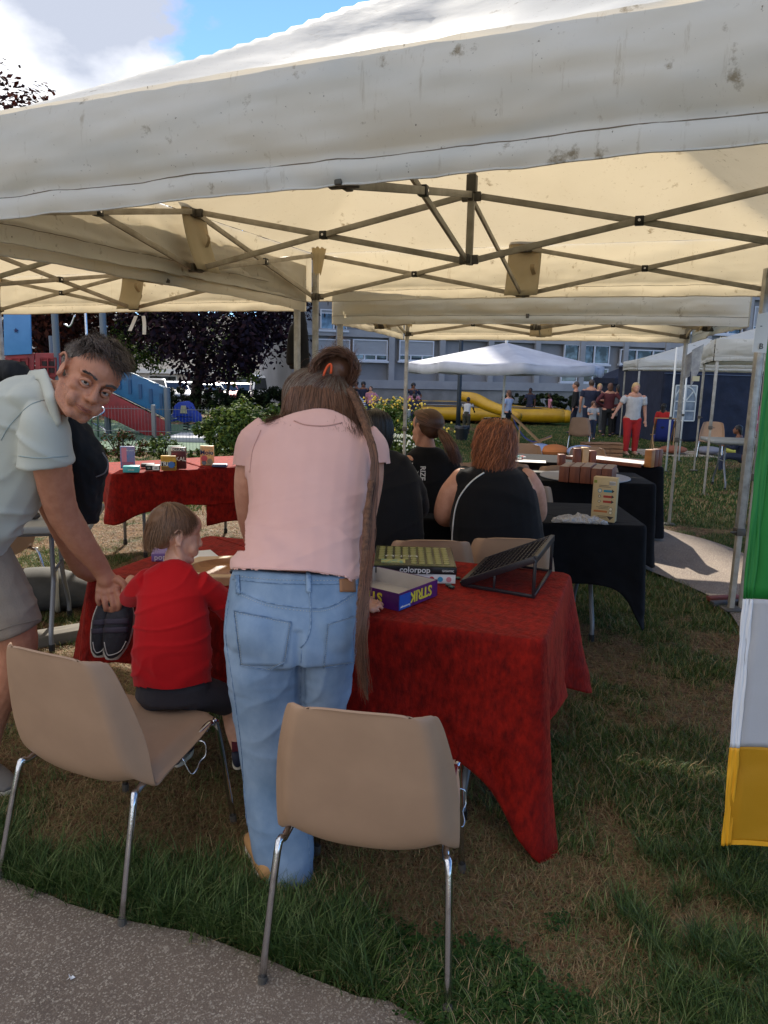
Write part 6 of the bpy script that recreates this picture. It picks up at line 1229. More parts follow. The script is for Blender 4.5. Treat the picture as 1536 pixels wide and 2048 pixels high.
pxl(q, [(450, 598, 1290, 2.16, .115), (456, 602, 1340, 2.155, .11), (463, 601, 1400, 2.16, .10), (474, 603, 1470, 2.17, .092), (484, 607, 1540, 2.17, .085), (490, 616, 1620, 2.16, .082), (503, 624, 1690, 2.145, .080), (530, 627, 1762, 2.125, .075)], sub=5, dome=.15)
pxl(q, [(596, 716, 1290, 2.17, .11), (601, 706, 1350, 2.18, .10), (602, 690, 1410, 2.20, .09), (590, 674, 1470, 2.25, .08), (560, 650, 1540, 2.33, .075), (535, 622, 1610, 2.40, .07), (520, 605, 1680, 2.44, .07)], sub=5, dome=.15)
def jw(p, n):
    z = p.z; d = .0065*crease(7, 1, 5, 7, 3)(p, n); lo = max(0, min(1, (.62-z)/.6)); d += .010*lo*noise.noise(V((p.x*4, p.y*4, z*13+p.x*9)))
    sx_ = (p-P3(601, 1300, 2.1)).x; d -= .010*math.exp(-(sx_/.012)**2)*(1 if .58 < z < .86 else 0); d += .0035*math.exp(-((z-.66)/.05)**2)*noise.noise(V((p.x*9, 1, z*40))); return d
jo, jt = skin(q, 'jeans', denim, WP, .0065, 5, jw)
ss = lambda nm, px, off=.001, r=.0013, m=denimd, **k: stick(nm, jt, px, off, r, m, jo, **k)
for pk in ([(472, 1228), (466, 1260), (476, 1320), (482, 1332), (540, 1338), (568, 1318), (582, 1248), (472, 1228)], [(656, 1250), (650, 1290), (644, 1334), (685, 1332)]):
    P = pk; 
for nm_, px_ in (('pocket', [(469, 1222), (583, 1244), (572, 1322), (538, 1340), (482, 1330)]), ('pocket', [(655, 1248), (716, 1228), (706, 1326), (646, 1334)])):
    if len(px_) == 5: stickpatch(nm_, jt, [(469, 1222), (583, 1244), (566, 1332), (482, 1330)], .0016, .0022, denim, jo)
    else: stickpatch(nm_, jt, [(655, 1248), (714, 1230), (704, 1328), (646, 1334)], .0016, .0022, denim, jo)
    L_ = px_+[px_[0]]
    for a, b in zip(L_[:-1], L_[1:]): ss('pocket_seam', [a, ((a[0]+b[0])/2, (a[1]+b[1])/2), b], .0042, .0013); cx_, cy_ = sum(p[0] for p in px_)/len(px_), sum(p[1] for p in px_)/len(px_); f = lambda p: (p[0]+(cx_-p[0])*.06, p[1]+(cy_-p[1])*.06); ss('stitching', [f(a), ((f(a)[0]+f(b)[0])/2, (f(a)[1]+f(b)[1])/2), f(b)], .0046, .0006, thread, dashed=1, seg=20)
ss('waistband_seam', [(466, 1158), (540, 1166), (620, 1168), (700, 1168), (722, 1172)], .002, .0014); ss('yoke_seam', [(476, 1182), (530, 1204), (612, 1216), (662, 1212), (712, 1182)], .002, .0016); ss('stitching', [(476, 1188), (530, 1210), (612, 1222), (662, 1218), (712, 1188)], .002, .0007, thread, dashed=1, seg=24); ss('stitching', [(466, 1151), (540, 1159), (620, 1161), (700, 1161)], .002, .0007, thread, dashed=1, seg=24)
ss('centre_seam', [(618, 1168), (621, 1215), (621, 1252), (613, 1280), (602, 1295)], .002, .0018); ss('leg_seam', [(458, 1200), (452, 1270), (466, 1370), (482, 1490), (490, 1600), (500, 1700)], .001, .0014); ss('hem_seam', [(514, 1756), (560, 1764), (600, 1766), (625, 1758)], .002, .0016); ss('inner_seam', [(603, 1300), (600, 1400), (604, 1500), (612, 1620), (622, 1750)], .001, .0012)
for q4 in ([(612, 1142), (622, 1142), (622, 1186), (613, 1186)], [(472, 1150), (480, 1150), (482, 1188), (474, 1188)], [(716, 1158), (722, 1158), (722, 1192), (717, 1192)]): stickpatch('belt_loop', jt, q4, .004, .003, denimd, jo, 3, 8)
stickpatch('leather_patch', jt, [(678, 1158), (709, 1158), (710, 1184), (679, 1184)], .003, .002, mat('tan_leather', C(150, 100, 60), .6), jo, 6, 6)
shoe_t = mat('tan_suede', C(190, 140, 86), .8, bump=.2, bs=200); solem = mat('sole_cream', C(206, 196, 176), .6)
def shoe(name, parent, heel, toe, w_, m, ms, h=.075, label=None):
    d = (V(toe)-V(heel)); L_ = d.length; d.normalize(); s_ = d.cross(V((0, 0, 1))).normalized(); H_ = V(heel); q = MB()
    q.loft([(H_+d*(-.005)+Z*(.045), s_*w_*.62, Z*.03), (H_+d*(L_*.15)+Z*.052, s_*w_*.8, Z*h*.55), (H_+d*(L_*.38)+Z*.05, s_*w_*.85, Z*h*.5), (H_+d*(L_*.65)+Z*.038, s_*w_, Z*.032), (H_+d*(L_*.86)+Z*.030, s_*w_*.92, Z*.022), (H_+d*(L_*.98)+Z*.024, s_*w_*.5, Z*.012)], 18, 3, .6); o = q.build(name, m, parent, w=True, smooth=True)
    q = MB(); out = [[], []]
    for a in range(28):
        th = 2*math.pi*a/28; x = math.cos(th); y = math.sin(th); wv = w_*(1.05-.16*(x < 0)-.10*math.exp(-((x+.15)/.25)**2)); p = H_+d*(L_*(.5+.52*x))+s_*(wv*math.copysign(abs(y)**.8, y)); out[0].append(p+Z*.002); out[1].append(p+Z*.022)
    q.rings(out); q.build('sole', ms, o, w=True, bevel=.003); return o
g_ = at_z(537, 1768, 0); shoe('shoe', WP, (g_.x, g_.y, 0), (g_.x-.085, g_.y+.235, 0), .047, shoe_t, solem); g_ = at_y(565, 1690, 2.42); shoe('shoe', WP, (g_.x, 2.38, .02), (g_.x-.02, 2.6, 0), .046, shoe_t, solem)
# her hair
hcen = P3(634, 800, 2.80); q = MB(); q.ell(P3(632, 792, 2.79), (.108, .115, .098), n=24, k=14); q.ell(P3(650, 812, 2.68), (.125, .06, .05), n=20); hairc, htree = skin(q, 'hair', HBR[2], WP, .008, 4, lambda p, n: .004*noise.noise(V((p.x*40, p.y*10, p.z*14))))
Yh = 2.655
cap = [[P3(566, 812, 2.74), P3(572, 770, 2.72), P3(600, 742, 2.74), P3(640, 742, 2.76)], [P3(575, 830, 2.68), P3(590, 785, 2.66), P3(622, 752, 2.68), P3(655, 748, 2.72)], [P3(605, 836, 2.65), P3(622, 800, 2.64), P3(645, 768, 2.66), P3(662, 755, 2.70)], [P3(650, 836, 2.63), P3(662, 805, 2.63), P3(668, 775, 2.66), P3(668, 755, 2.70)], [P3(700, 832, 2.64), P3(705, 805, 2.65), P3(694, 775, 2.68), P3(680, 755, 2.72)]]
hairguides('hair_strands', cap, 2600, .0020, .010, hcen, [HGY[0], HBR[0], HBR[2]], hairc, 1, .002, .002)
low = [[P3(575, 790, 2.66), P3(568, 812, 2.63), P3(562, 836, 2.58), P3(520, 842, 2.50)], [P3(585, 775, 2.66), P3(580, 815, 2.62), P3(578, 838, 2.57), P3(560, 848, 2.50)], [P3(620, 770, 2.66), P3(612, 810, 2.60), P3(608, 840, 2.56), P3(600, 858, 2.49)], [P3(655, 772, 2.66), P3(660, 815, 2.60), P3(662, 842, 2.54), P3(664, 862, 2.48)], [P3(688, 775, 2.68), P3(702, 815, 2.62), P3(712, 845, 2.55), P3(722, 872, 2.48)], [P3(700, 770, 2.70), P3(722, 812, 2.64), P3(738, 850, 2.58), P3(742, 880, 2.50)]]
hairguides('loose_hair', low, 2600, .0021, .016, hcen+V((0, .05, 0)), HBR, hairc, 2, .005, .0035, lenv=(.62, 1.), cfreq=7)
q = MB(); q.ell(P3(672, 742, 2.77), (.068, .062, .068), n=20, k=12); q.ell(P3(650, 752, 2.76), (.04, .05, .045)); q.ell(P3(690, 726, 2.78), (.035, .04, .04)); bun = skin(q, 'bun', HBR[0], hairc, .006, 2, lambda p, n: .007*noise.noise(V((p.x*30+p.z*22, p.y*30, p.z*20))))[0]
bc = P3(672, 742, 2.77); BG = [[bc+V((.076*math.cos(a+t_*1.2), -.070*math.sin(t_*2.6+.25), .073*math.sin(a+t_*1.4))) for t_ in np.linspace(0, 1, 7)] for a in np.linspace(0, 6.28, 9)]
hairguides('bun_strands', BG, 1500, .0022, .012, bc, HBR, hairc, 3, .012, .006, npt=18, cfreq=9); hairguides('flyaway_hair', [[bc+V((-.03, -.02, .05)), bc+V((-.03, -.03, .085)), bc+V((.02, -.03, .10)), bc+V((.05, -.02, .07))], [bc+V((.0, -.02, .05)), bc+V((.03, -.03, .10)), bc+V((.06, -.03, .08)), bc+V((.075, -.02, .03))], [bc+V((-.06, 0, .02)), bc+V((-.09, -.02, .02)), bc+V((-.11, -.02, -.02)), bc+V((-.12, 0, -.06))]], 60, .0012, .02, bc, HBR, hairc, 13, .004, .012)
q = MB(); tc_ = P3(654, 752, 2.70); q.tube([tc_+V((.012*math.cos(a), -.012, .042*math.sin(a)))+V((.012*math.sin(a), 0, 0)) for a in np.linspace(.2, 5.2, 24)], .0045, 8); q.build('hair_tie', mat('orange_elastic', C(220, 84, 34), .6), hairc, w=True, smooth=True)
dp = [(698, 778, 2.66), (716, 815, 2.61), (734, 862, 2.48), (748, 910, 2.40), (750, 960, 2.36), (744, 1020, 2.31), (740, 1090, 2.24), (732, 1160, 2.13), (724, 1230, 2.06), (722, 1300, 2.05), (728, 1355, 2.05), (735, 1400, 2.05)]
drm = mat('dreadlock', C(118, 82, 60), .9, col2=C(74, 50, 37), vs=70, bump=.8, bs=160, bdist=.004)
q = MB(); P = [P3(*a) for a in dp]; q.tube(P, [.013, .014, .014, .014, .013, .013, .013, .012, .012, .012, .011, .004], 12, 5); skin(q, 'dreadlock', drm, hairc, .004, 1, lambda p, n: .0022*noise.noise(V((p.x*60, p.y*60, p.z*22))))
DG = [[p+V((dx, -.012, 0)) for p in P] for dx in (-.007, -.002, .002, .007)]; hairguides('dreadlock_fuzz', DG, 260, .0016, .004, P[5]+V((0, .3, 0)), HBR, hairc, 21, .003, .004, npt=40, cfreq=60)
q = MB(); q.tube([P3(744, 960, 2.32), P3(735, 1030, 2.28), P3(730, 1110, 2.2), P3(722, 1190, 2.09), P3(716, 1240, 2.07)], [.010, .012, .012, .011, .005], 10, 5); skin(q, 'dreadlock', drm, hairc, .004, 1, lambda p, n: .002*noise.noise(V((p.x*70, p.y*70, p.z*45))))
# ---------------------------------------------------------------- boy in red
redt = mat('red_cotton', C(190, 22, 26), .85, col2=C(176, 18, 22), vs=3, bump=.15, bs=450, bdist=.001, spec=.15, sheen=.1); shortm = mat('charcoal_shorts', C(58, 54, 58), .85, bump=.2, bs=200)
BY = thing('person', 'small boy in a red t-shirt sitting on the left beige chair at the red table', 'person', (-.68, 2.42, .44)); yb = 2.42
q = MB(); pxl(q, [(308, 384, 1168, yb+.02, .04), (285, 402, 1230, yb, .065), (275, 412, 1320, yb-.01, .08), (280, 410, 1375, yb, .075)]); q.limb([P3(348, 1150, yb+.03), P3(352, 1112, yb+.07)], [.042, .038])
q.limb([P3(300, 1176, yb+.03), P3(264, 1197, yb+.10), P3(252, 1188, yb+.22), P3(262, 1160, yb+.34)], [.032, .029, .026, .02]); q.limb([P3(392, 1178, yb+.03), P3(448, 1206, yb+.09), P3(478, 1195, yb+.22), P3(485, 1165, yb+.32)], [.032, .030, .026, .02])
q.limb([P3(315, 1385, yb+.02), P3(340, 1395, yb+.20), P3(352, 1420, yb+.30), P3(356, 1500, yb+.30)], [.05, .046, .042, .035]); q.limb([P3(390, 1385, yb+.02), P3(440, 1395, yb+.12), P3(462, 1415, yb+.2), P3(470, 1460, yb+.18), P3(478, 1500, yb+.15)], [.05, .046, .042, .036, .026])
f_ = V((.86, .48, -.16)).normalized(); u_ = V((.10, .05, 1)); u_ = (u_-f_*u_.dot(f_)).normalized(); Rb = Matrix((f_.cross(u_), f_, u_)).transposed(); hcb = P3(352, 1070, yb+.075)
head(None, hcb, Rb, .87, mb=q, child=True); bo, btree = skin(q, 'body', SKC, BY, .0042, 6)
q = MB(); pxl(q, [(322, 382, 1134, yb+.045, .045), (300, 396, (1140, 1146), yb+.03, .05), (290, 404, (1154, 1160), yb+.02, .056), (276, 412, 1195, yb+.005, .072), (268, 418, 1260, yb-.005, .088), (266, 420, 1320, yb-.01, .092), (267, 424, (1380, 1372), yb-.005, .099), (266, 426, 1400, yb-.005, .10)], dome=.08)
q.limb([P3(300, 1162, yb+.02), P3(274, 1184, yb+.06), P3(260, 1196, yb+.12)], [.045, .040, .036], dome=.1); q.limb([P3(395, 1164, yb+.02), P3(425, 1186, yb+.05), P3(460, 1216, yb+.10)], [.046, .044, .046], dome=.1)
skin(q, 't_shirt', redt, BY, .005, 4, lambda p, n: .009*crease(11, 1, 5, 6, 8)(p, n), cut=lambda p: pix(p)[1] > np.interp(pix(p)[0], [266, 340, 426], [1374, 1382, 1364]))
q = MB(); q.loft([(P3(346, 1365, yb), V((.125, 0, 0)), V((0, .09, 0))), (P3(346, 1390, yb+.02), V((.13, 0, 0)), V((0, .10, 0)))], 20, 3, .4); q.limb([P3(315, 1388, yb+.02), P3(338, 1398, yb+.18), P3(346, 1404, yb+.26)], [.068, .062, .058]); q.limb([P3(385, 1385, yb+.02), P3(425, 1390, yb+.10), P3(448, 1400, yb+.16)], [.068, .060, .055]); skin(q, 'shorts', shortm, BY, .006, 4, lambda p, n: .003*crease(4, 1, 6, 12)(p, n))
navym = mat('navy_shoe', C(26, 30, 52), .6); a = P3(478, 1508, yb+.15); shoe('shoe', BY, (a.x-.0, a.y-.03, a.z-.05), (a.x-.02, a.y+.13, a.z-.06), .03, navym, solem, .05); a = P3(357, 1505, yb+.30); shoe('shoe', BY, (a.x, a.y-.03, a.z-.05), (a.x+.01, a.y+.13, a.z-.06), .03, navym, solem, .05)
q = MB(); q.tube([P3(478, 1480, yb+.15), P3(479, 1500, yb+.15)], .029, 12); q.build('sock', mat('sock_red_navy', C(90, 20, 34), .85), BY, w=True, smooth=True)
TB = lambda p: hcb+Rb @ (V(p)*.87)
def capcut(o_, T, back=-.01): pass
q = MB(); q.ell(TB((0, -.022, .050)), (.078*.87, .094*.87, .078*.87), Rb, 24, 16); q.ell(TB((0, -.055, -.005)), (.058*.87, .046*.87, .055*.87), Rb, 20, 12); bh = skin(q, 'hair', HBO[0], BY, .005, 3, lambda p, n: .0025*noise.noise(V((p.x*50, p.y*50, p.z*12))))[0]
crown = TB((0, -.055, .118)); GD = []
for a in np.linspace(-2.55, 2.55, 19):
    # a = 0 straight back of the head, +-pi forehead
    dx, dy = math.sin(a), -math.cos(a); fr_ = (1+math.cos(a))/2; zend = float(np.interp(abs(a), [0, .6, 1.0, 1.3, 1.7, 2.1, 2.6], [-.070, -.062, -.030, .018, .020, .012, .048])); pts_ = []
    for t_ in np.linspace(0, 1, 7):
        k = math.sin(min(1, t_*1.15+.02)*math.pi/2); z_ = .122*(1-t_)**.9+zend*t_ if t_ > 0 else .122; rad = (.083*k if t_ < .85 else .083*k*.97); pts_.append(TB((dx*rad*.97, -.018+dy*rad*1.13-.03*(1-k), z_ if t_ < .05 else .124-(.124-zend)*t_**1.5)))
    GD.append(pts_)
hairguides('hair_strands', GD, 4800, .0019, .007, TB((0, -.02, .02)), HBO, bh, 5, .002, .0035, lenv=(.80, 1.03))
# ---------------------------------------------------------------- man
poloM = mat('polo_grey_green', C(188, 188, 176), .85, col2=C(176, 176, 164), vs=2, bump=.25, bs=420, bdist=.0012, sheen=.1, spec=.15); shortk = mat('stone_shorts', C(150, 134, 116), .85, col2=C(136, 120, 104), vs=4, bump=.2, bs=150)
MN = thing('person', 'bending man in a pale grey polo shirt looking at the camera and holding small shoes', 'person', (-1.75, 2.45, 0)); ym = 2.25
e1 = RT*math.cos(R(31))-UPV*math.sin(R(31)); u0 = RT*math.sin(R(31))+UPV*math.cos(R(31)); f0 = -FW; ps = R(44); f1 = f0*math.cos(ps)+e1*math.sin(ps); pt_ = R(4); fM = (f1*math.cos(pt_)-u0*math.sin(pt_)).normalized(); uM = (u0*math.cos(pt_)+f1*math.sin(pt_)).normalized(); RM = Matrix((fM.cross(uM), fM, uM)).transposed(); hm = P3(175, 761, ym+.02)
q = MB(); q.limb([P3(70, 815, 2.37), P3(20, 900, 2.38), P3(-80, 1070, 2.42)], [.07, .11, .12]); 
q.limb([P3(92, 850, 2.28), P3(104, 930, 2.32), P3(120, 1010, 2.38), P3(140, 1050, 2.42), P3(168, 1092, 2.47), P3(200, 1135, 2.53), P3(212, 1158, 2.545)], [.054, .058, .052, .050, .044, .033, .031]); q.limb([P3(60, 900, 2.55), P3(105, 1010, 2.68), P3(135, 1080, 2.74), P3(160, 1135, 2.80), at_z(182, 1150, .78)], [.06, .05, .042, .034, .03])
q.limb([P3(-70, 1110, 2.38), P3(-10, 1190, 2.42), P3(34, 1270, 2.44), P3(30, 1330, 2.48), P3(-15, 1440, 2.56), P3(-35, 1560, 2.62)], [.10, .088, .066, .058, .05, .036]); q.limb([P3(-110, 1110, 2.62), P3(-70, 1260, 2.66), P3(-75, 1400, 2.75), P3(-75, 1540, 2.8)], [.1, .07, .055, .038])
# hand holding the shoes
hb = lambda x, y, d=0.: P3(x, y, 2.55+d)
q.loft([(hb(212, 1150), (hb(232, 1146)-hb(192, 1154))*.42, V((0, -.016, 0))), (hb(218, 1170), (hb(244, 1166)-hb(192, 1176))*.52, V((0, -.019, 0))), (hb(216, 1188, -.005), (hb(240, 1186)-hb(192, 1190))*.52, V((0, -.016, 0)))], 16, 4, .6)
FG = [[(233, 1180, -.012), (240, 1198, -.024), (238, 1214, -.014), (233, 1224, .004)], [(221, 1186, -.012), (226, 1206, -.026), (226, 1218, -.016), (222, 1224, .004)], [(208, 1188, -.010), (210, 1206, -.024), (212, 1217, -.014), (211, 1220, .006)], [(197, 1184, -.006), (195, 1198, -.018), (198, 1207, -.010), (200, 1208, .006)]]
for i, f in enumerate(FG): q.tube([hb(*a) for a in f], [.0115, .0108, .0098, .008] if i < 3 else [.010, .0092, .0085, .007], 10, 4)
q.tube([hb(232, 1156, -.01), hb(246, 1166, -.022), hb(252, 1180, -.026), hb(247, 1196, -.020)], [.015, .0125, .0115, .009], 10, 4)
for i in range(4): q.ell(hb(*[(233, 1179, -.018), (221, 1184, -.02), (208, 1186, -.017), (197, 1182, -.012)][i]), (.0105, .0095, .009))
head(None, hm, RM, 1.035, mb=q, neck=(P3(100, 800, 2.36), .062))
IM = RM.transposed()
def mf(p, n):
    l = IM @ (p-hm)/1.035; d = 0
    if l.length < .16:
        for sd in (-1, 1): d -= .013*g3(l, (sd*.031, .084, .004), .0155); d += .0035*g3(l, (sd*.033, .078, -.018), .009); d -= .005*g3(l, (sd*.080, .0, .004), .010); d -= .003*g3(l, (sd*.027, .094, -.046), .010); d -= .0015*g3(l, (sd*.012, .1, .05), .006)
        d -= .003*math.exp(-((l.z+.0655)/.003)**2)*math.exp(-(l.x/.024)**2)*(l.y > .06); d += .0006*noise.noise(l*120)
        for k in (.052, .062, .072): d -= .0006*math.exp(-((l.z-k-.004*noise.noise(l*30))/.0016)**2)*(l.y > .04)
    else: d += .0012*noise.noise(p*42)+.0012*abs(noise.noise(V((p.x*26, p.y*20, p.z*26))))
    return d
mb_, mtree = skin(q, 'body', SKM, MN, .0044, 3, mf)
TM = lambda p: hm+RM @ (V(p)*1.035)
for sd in (-1, 1):
    q = MB(); q.ell(TM((sd*.031, .0758, .003)), (.0118,)*3, None, 18, 12); q.build('eye', eyew, mb_, w=True, smooth=True)
    c_ = TM((sd*.031, .0758, .003)); dv = (EYE-c_).normalized(); q = MB(); q.ell(c_+dv*.0072, (.0062,)*3, None, 14, 10); q.build('iris', iris, mb_, w=True, smooth=True)
    q = MB(); q.tube([TM((sd*.0165, .0835, .001)), TM((sd*.024, .0868, .0105)), TM((sd*.034, .0865, .0118)), TM((sd*.043, .0805, .008)), TM((sd*.0475, .076, .001))], [.002, .0048, .0052, .0042, .002], 8, 4); q.tube([TM((sd*.018, .083, .0)), TM((sd*.026, .0855, -.0062)), TM((sd*.036, .084, -.0068)), TM((sd*.046, .076, -.002))], [.0015, .0042, .0042, .0015], 8, 4); q.build('eyelid', SKM, mb_, w=True, smooth=True)
    q = MB(); rs = random.Random(3+sd)
    for k in range(170):
        t_ = rs.random(); x = sd*(.013+.037*t_); z_ = .025+.007*math.sin(t_*2.4)-.004*t_+rs.gauss(0, .0016); y_ = .0945-.020*t_**1.6; q.cur = rs.randrange(2); a = TM((x, y_+.002, z_)); b = TM((x+sd*.007, y_-.002+.003, z_+.002)); q.bar(a, b, .0007, .0007)
    q.build('eyebrow', [HGR[0], HGR[2]], mb_, w=True)
q = MB(); q.tube([TM((-.026, .086, -.0635)), TM((-.012, .0952, -.0612)), TM((0, .0972, -.063)), TM((.012, .0952, -.0612)), TM((.026, .086, -.0635))], [.0008, .0022, .0026, .0022, .0008], 8, 5); q.tube([TM((-.024, .086, -.0665)), TM((0, .0955, -.0695)), TM((.024, .086, -.0665))], [.0008, .0036, .0008], 8, 6); q.build('lips', mat('lips_tan', C(150, 88, 72), .5), mb_, w=True, smooth=True)
# stubble and hair
q = MB(); rs = random.Random(5); cnt = 0
for k in range(2600):
    a = rs.uniform(-1.5, 1.5); z_ = rs.uniform(-.115, -.035); d = RM @ V((math.sin(a), math.cos(a), 0)); h = mtree.ray_cast(TM((0, .0, z_))+d*.2, -d)
    if h[0] is None: continue
    l = IM @ (h[0]-hm)/1.035
    if abs(l.x) < .024 and -.073 < l.z < -.055: continue
    if l.z > -.045 and abs(l.x) < .05: continue
    dn = (h[1]*.6-RM.col[2]*.6).normalized(); q.cur = k % 2; p = h[0]; q.add([p-RM.col[0]*.0004, p+RM.col[0]*.0004, p+dn*.0016], [(0, 1, 2)])
q.build('stubble', [HGR[0], mat('grey_stubble', C(150, 140, 132), .6)], mb_, w=True, fixn=False)
q = MB(); q.ell(TM((0, -.022, .052)), (.0775*1.035, .094*1.035, .078*1.035), RM, 24, 16); q.ell(TM((0, -.05, .0)), (.07, .055, .06), RM, 20, 12); mh = skin(q, 'hair', HGR[2], MN, .006, 2)[0]
def scalp(a, z0, rx=.080, ry=.099, cy=-.020, cz=.045, rz_=.084):
    k = math.sqrt(max(0, 1-((z0-cz)/rz_)**2)); return (rx*k*math.sin(a), cy+ry*k*math.cos(a), z0)
q = MB(); rs = random.Random(9)
for k in range(7500):
    a = rs.uniform(-math.pi, math.pi); z0 = rs.uniform(-.035, .128); fa = math.cos(a)
    if z0 < .075+.012*math.sin(a*5) and fa > .28: continue
    if z0 < .02 and fa > -.2: continue
    p = V(scalp(a, z0)); top_ = max(0, min(1, (z0-.055)/.04)); ln = .009+.036*top_*rs.uniform(.6, 1.2); out = (p-V((0, -.02, .03))).normalized(); dr = (out*(.25+.12*top_)+V((-.35, .85, .0))*top_+V((0, -.25, -.8))*(1-top_)+V((rs.gauss(0, .14), rs.gauss(0, .14), rs.gauss(0, .12)))+V((noise.noise(p*30), noise.noise(p*30+V((5, 0, 0))), 0))*.7).normalized(); q.cur = rs.choice([0, 0, 1, 2]) if top_ > .3 else rs.choice([0, 3, 2]); w_ = .0011 if top_ > .3 else .0009; pts_ = []
    for j in range(5):
        t_ = j/4; c_ = p+dr*(ln*t_)+out*(ln*.28*math.sin(t_*2.2))+V((0, 0, -.35*ln*t_*t_)); sd = dr.cross(out); sd = sd.normalized() if sd.length > .01 else V((1, 0, 0)); pts_ += [TM(c_-sd*w_*(1-.8*t_)), TM(c_+sd*w_*(1-.8*t_))]
    q.add(pts_, [(2*j, 2*j+1, 2*j+3, 2*j+2) for j in range(4)])
q.build('hair_strands', [HGR[0], HGR[1], HGR[2], mat('temple_grey', C(140, 128, 118), .5)], mh, w=True, fixn=False)
# polo
q = MB(); q.limb([P3(98, 786, 2.35), P3(72, 808, 2.37), P3(42, 852, 2.38), P3(2, 930, 2.39), P3(-42, 1012, 2.40), P3(-92, 1085, 2.42)], [(.07, .07), (.115, .105), (.150, .125), (.158, .135), (.152, .14), (.148, .14)], hint=(.85, 0, -.52), dome=.2)
pxl(q, [(56, 120, 818, 2.30, .05), (44, 134, 850, 2.275, .080), (37, 140, 885, 2.27, .086), (35, 141, 926, 2.28, .088)], dome=.04); q.limb([P3(45, 900, 2.50), P3(66, 960, 2.6)], [.08, .075], dome=.1)
q.ell(P3(88, 796, 2.34), (.078, .07, .06)); q.ell(P3(66, 800, 2.33), (.08, .07, .06))
po, ptree = skin(q, 'polo_shirt', poloM, MN, .0065, 4, lambda p, n: .013*crease(3, 1, 3.5, 5, -5)(p, n)+.003*noise.noise(V((p.x*9+p.z*12, p.y*6, p.z*4))))
stick('sleeve_seam', ptree, [(88, 800), (58, 812), (20, 850), (2, 880)], .001, .0016, mat('polo_seam', C(150, 162, 160), .85), po); stick('sleeve_hem', ptree, [(38, 912), (80, 916), (136, 912)], .001, .0018, MATS['polo_seam'], po)
q = MB(); q.grid(lambda u, v: (lambda c_, a: c_+(P3(118, 836, 2.27)-P3(96, 738, 2.37))*0+V((0, 0, 0)))(P3(*(lambda t_: (np.interp(t_, [0, .35, .7, 1], [60, 92, 112, 124])+v*np.interp(t_, [0, .35, .7, 1], [-8, -14, -22, -14]), np.interp(t_, [0, .35, .7, 1], [742, 738, 790, 846])+v*np.interp(t_, [0, .35, .7, 1], [14, 22, 8, 10]), np.interp(t_, [0, .35, .7, 1], [2.42, 2.30, 2.22, 2.24])-.012*math.sin(v*3.1)))(u)), 0), 24, 5); q.build('collar', poloM, po, w=True, fixn=False, smooth=True, solid=.004)
q = MB(); q.limb([P3(-90, 1085, 2.40), P3(-30, 1150, 2.42), P3(10, 1215, 2.43), P3(30, 1256, 2.44)], [(.14, .13), .115, .10, .094], dome=.1); q.limb([P3(-120, 1090, 2.6), P3(-80, 1240, 2.66)], [.13, .1], dome=.1); so_, st_ = skin(q, 'shorts', shortk, MN, .007, 5, lambda p, n: .006*crease(5, 1, 4, 9, 3)(p, n)); stick('hem', st_, [(-5, 1262), (30, 1250), (76, 1240)], .001, .002, mat('short_seam', C(126, 112, 96), .85), so_)
a = at_z(-14, 1598, 0); shoe('shoe', MN, (a.x-.16, a.y+.18, 0), (a.x+.05, a.y+.03, 0), .05, mat('grey_shoe', C(110, 104, 96), .8), solem)
# dark jacket over his far shoulder
jk = thing('black_jacket', 'black jacket slung over the bending man\'s far shoulder and hanging behind his arm', 'jacket', P3(175, 930, 2.62)); q = MB()
pxl(q, [(112, 150, 815, 2.56, .05), (128, 172, 850, 2.60, .06), (135, 196, 890, 2.62, .065), (140, 217, 930, 2.62, .06), (142, 210, 965, 2.63, .055), (150, 200, 1005, 2.64, .05), (160, 196, 1042, 2.66, .04)], dome=.2); q.limb([P3(-30, 748, 2.52), P3(30, 742, 2.5), P3(60, 756, 2.5)], [.05, .04, .02]); q.limb([P3(60, 770, 2.56), P3(115, 820, 2.58)], [.05, .05])
skin(q, 'cloth', coatm, jk, .007, 4, lambda p, n: .010*fb((p.x*9, p.y*6, p.z*4), 2.2))
q = MB(); q.tube([P3(205, 905, 2.56), P3(216, 925, 2.555), P3(210, 945, 2.555), P3(192, 954, 2.56)], .0025, 6, 6); q.build('piping', mat('grey_edge', C(110, 108, 112), .5), jk, w=True, smooth=True)
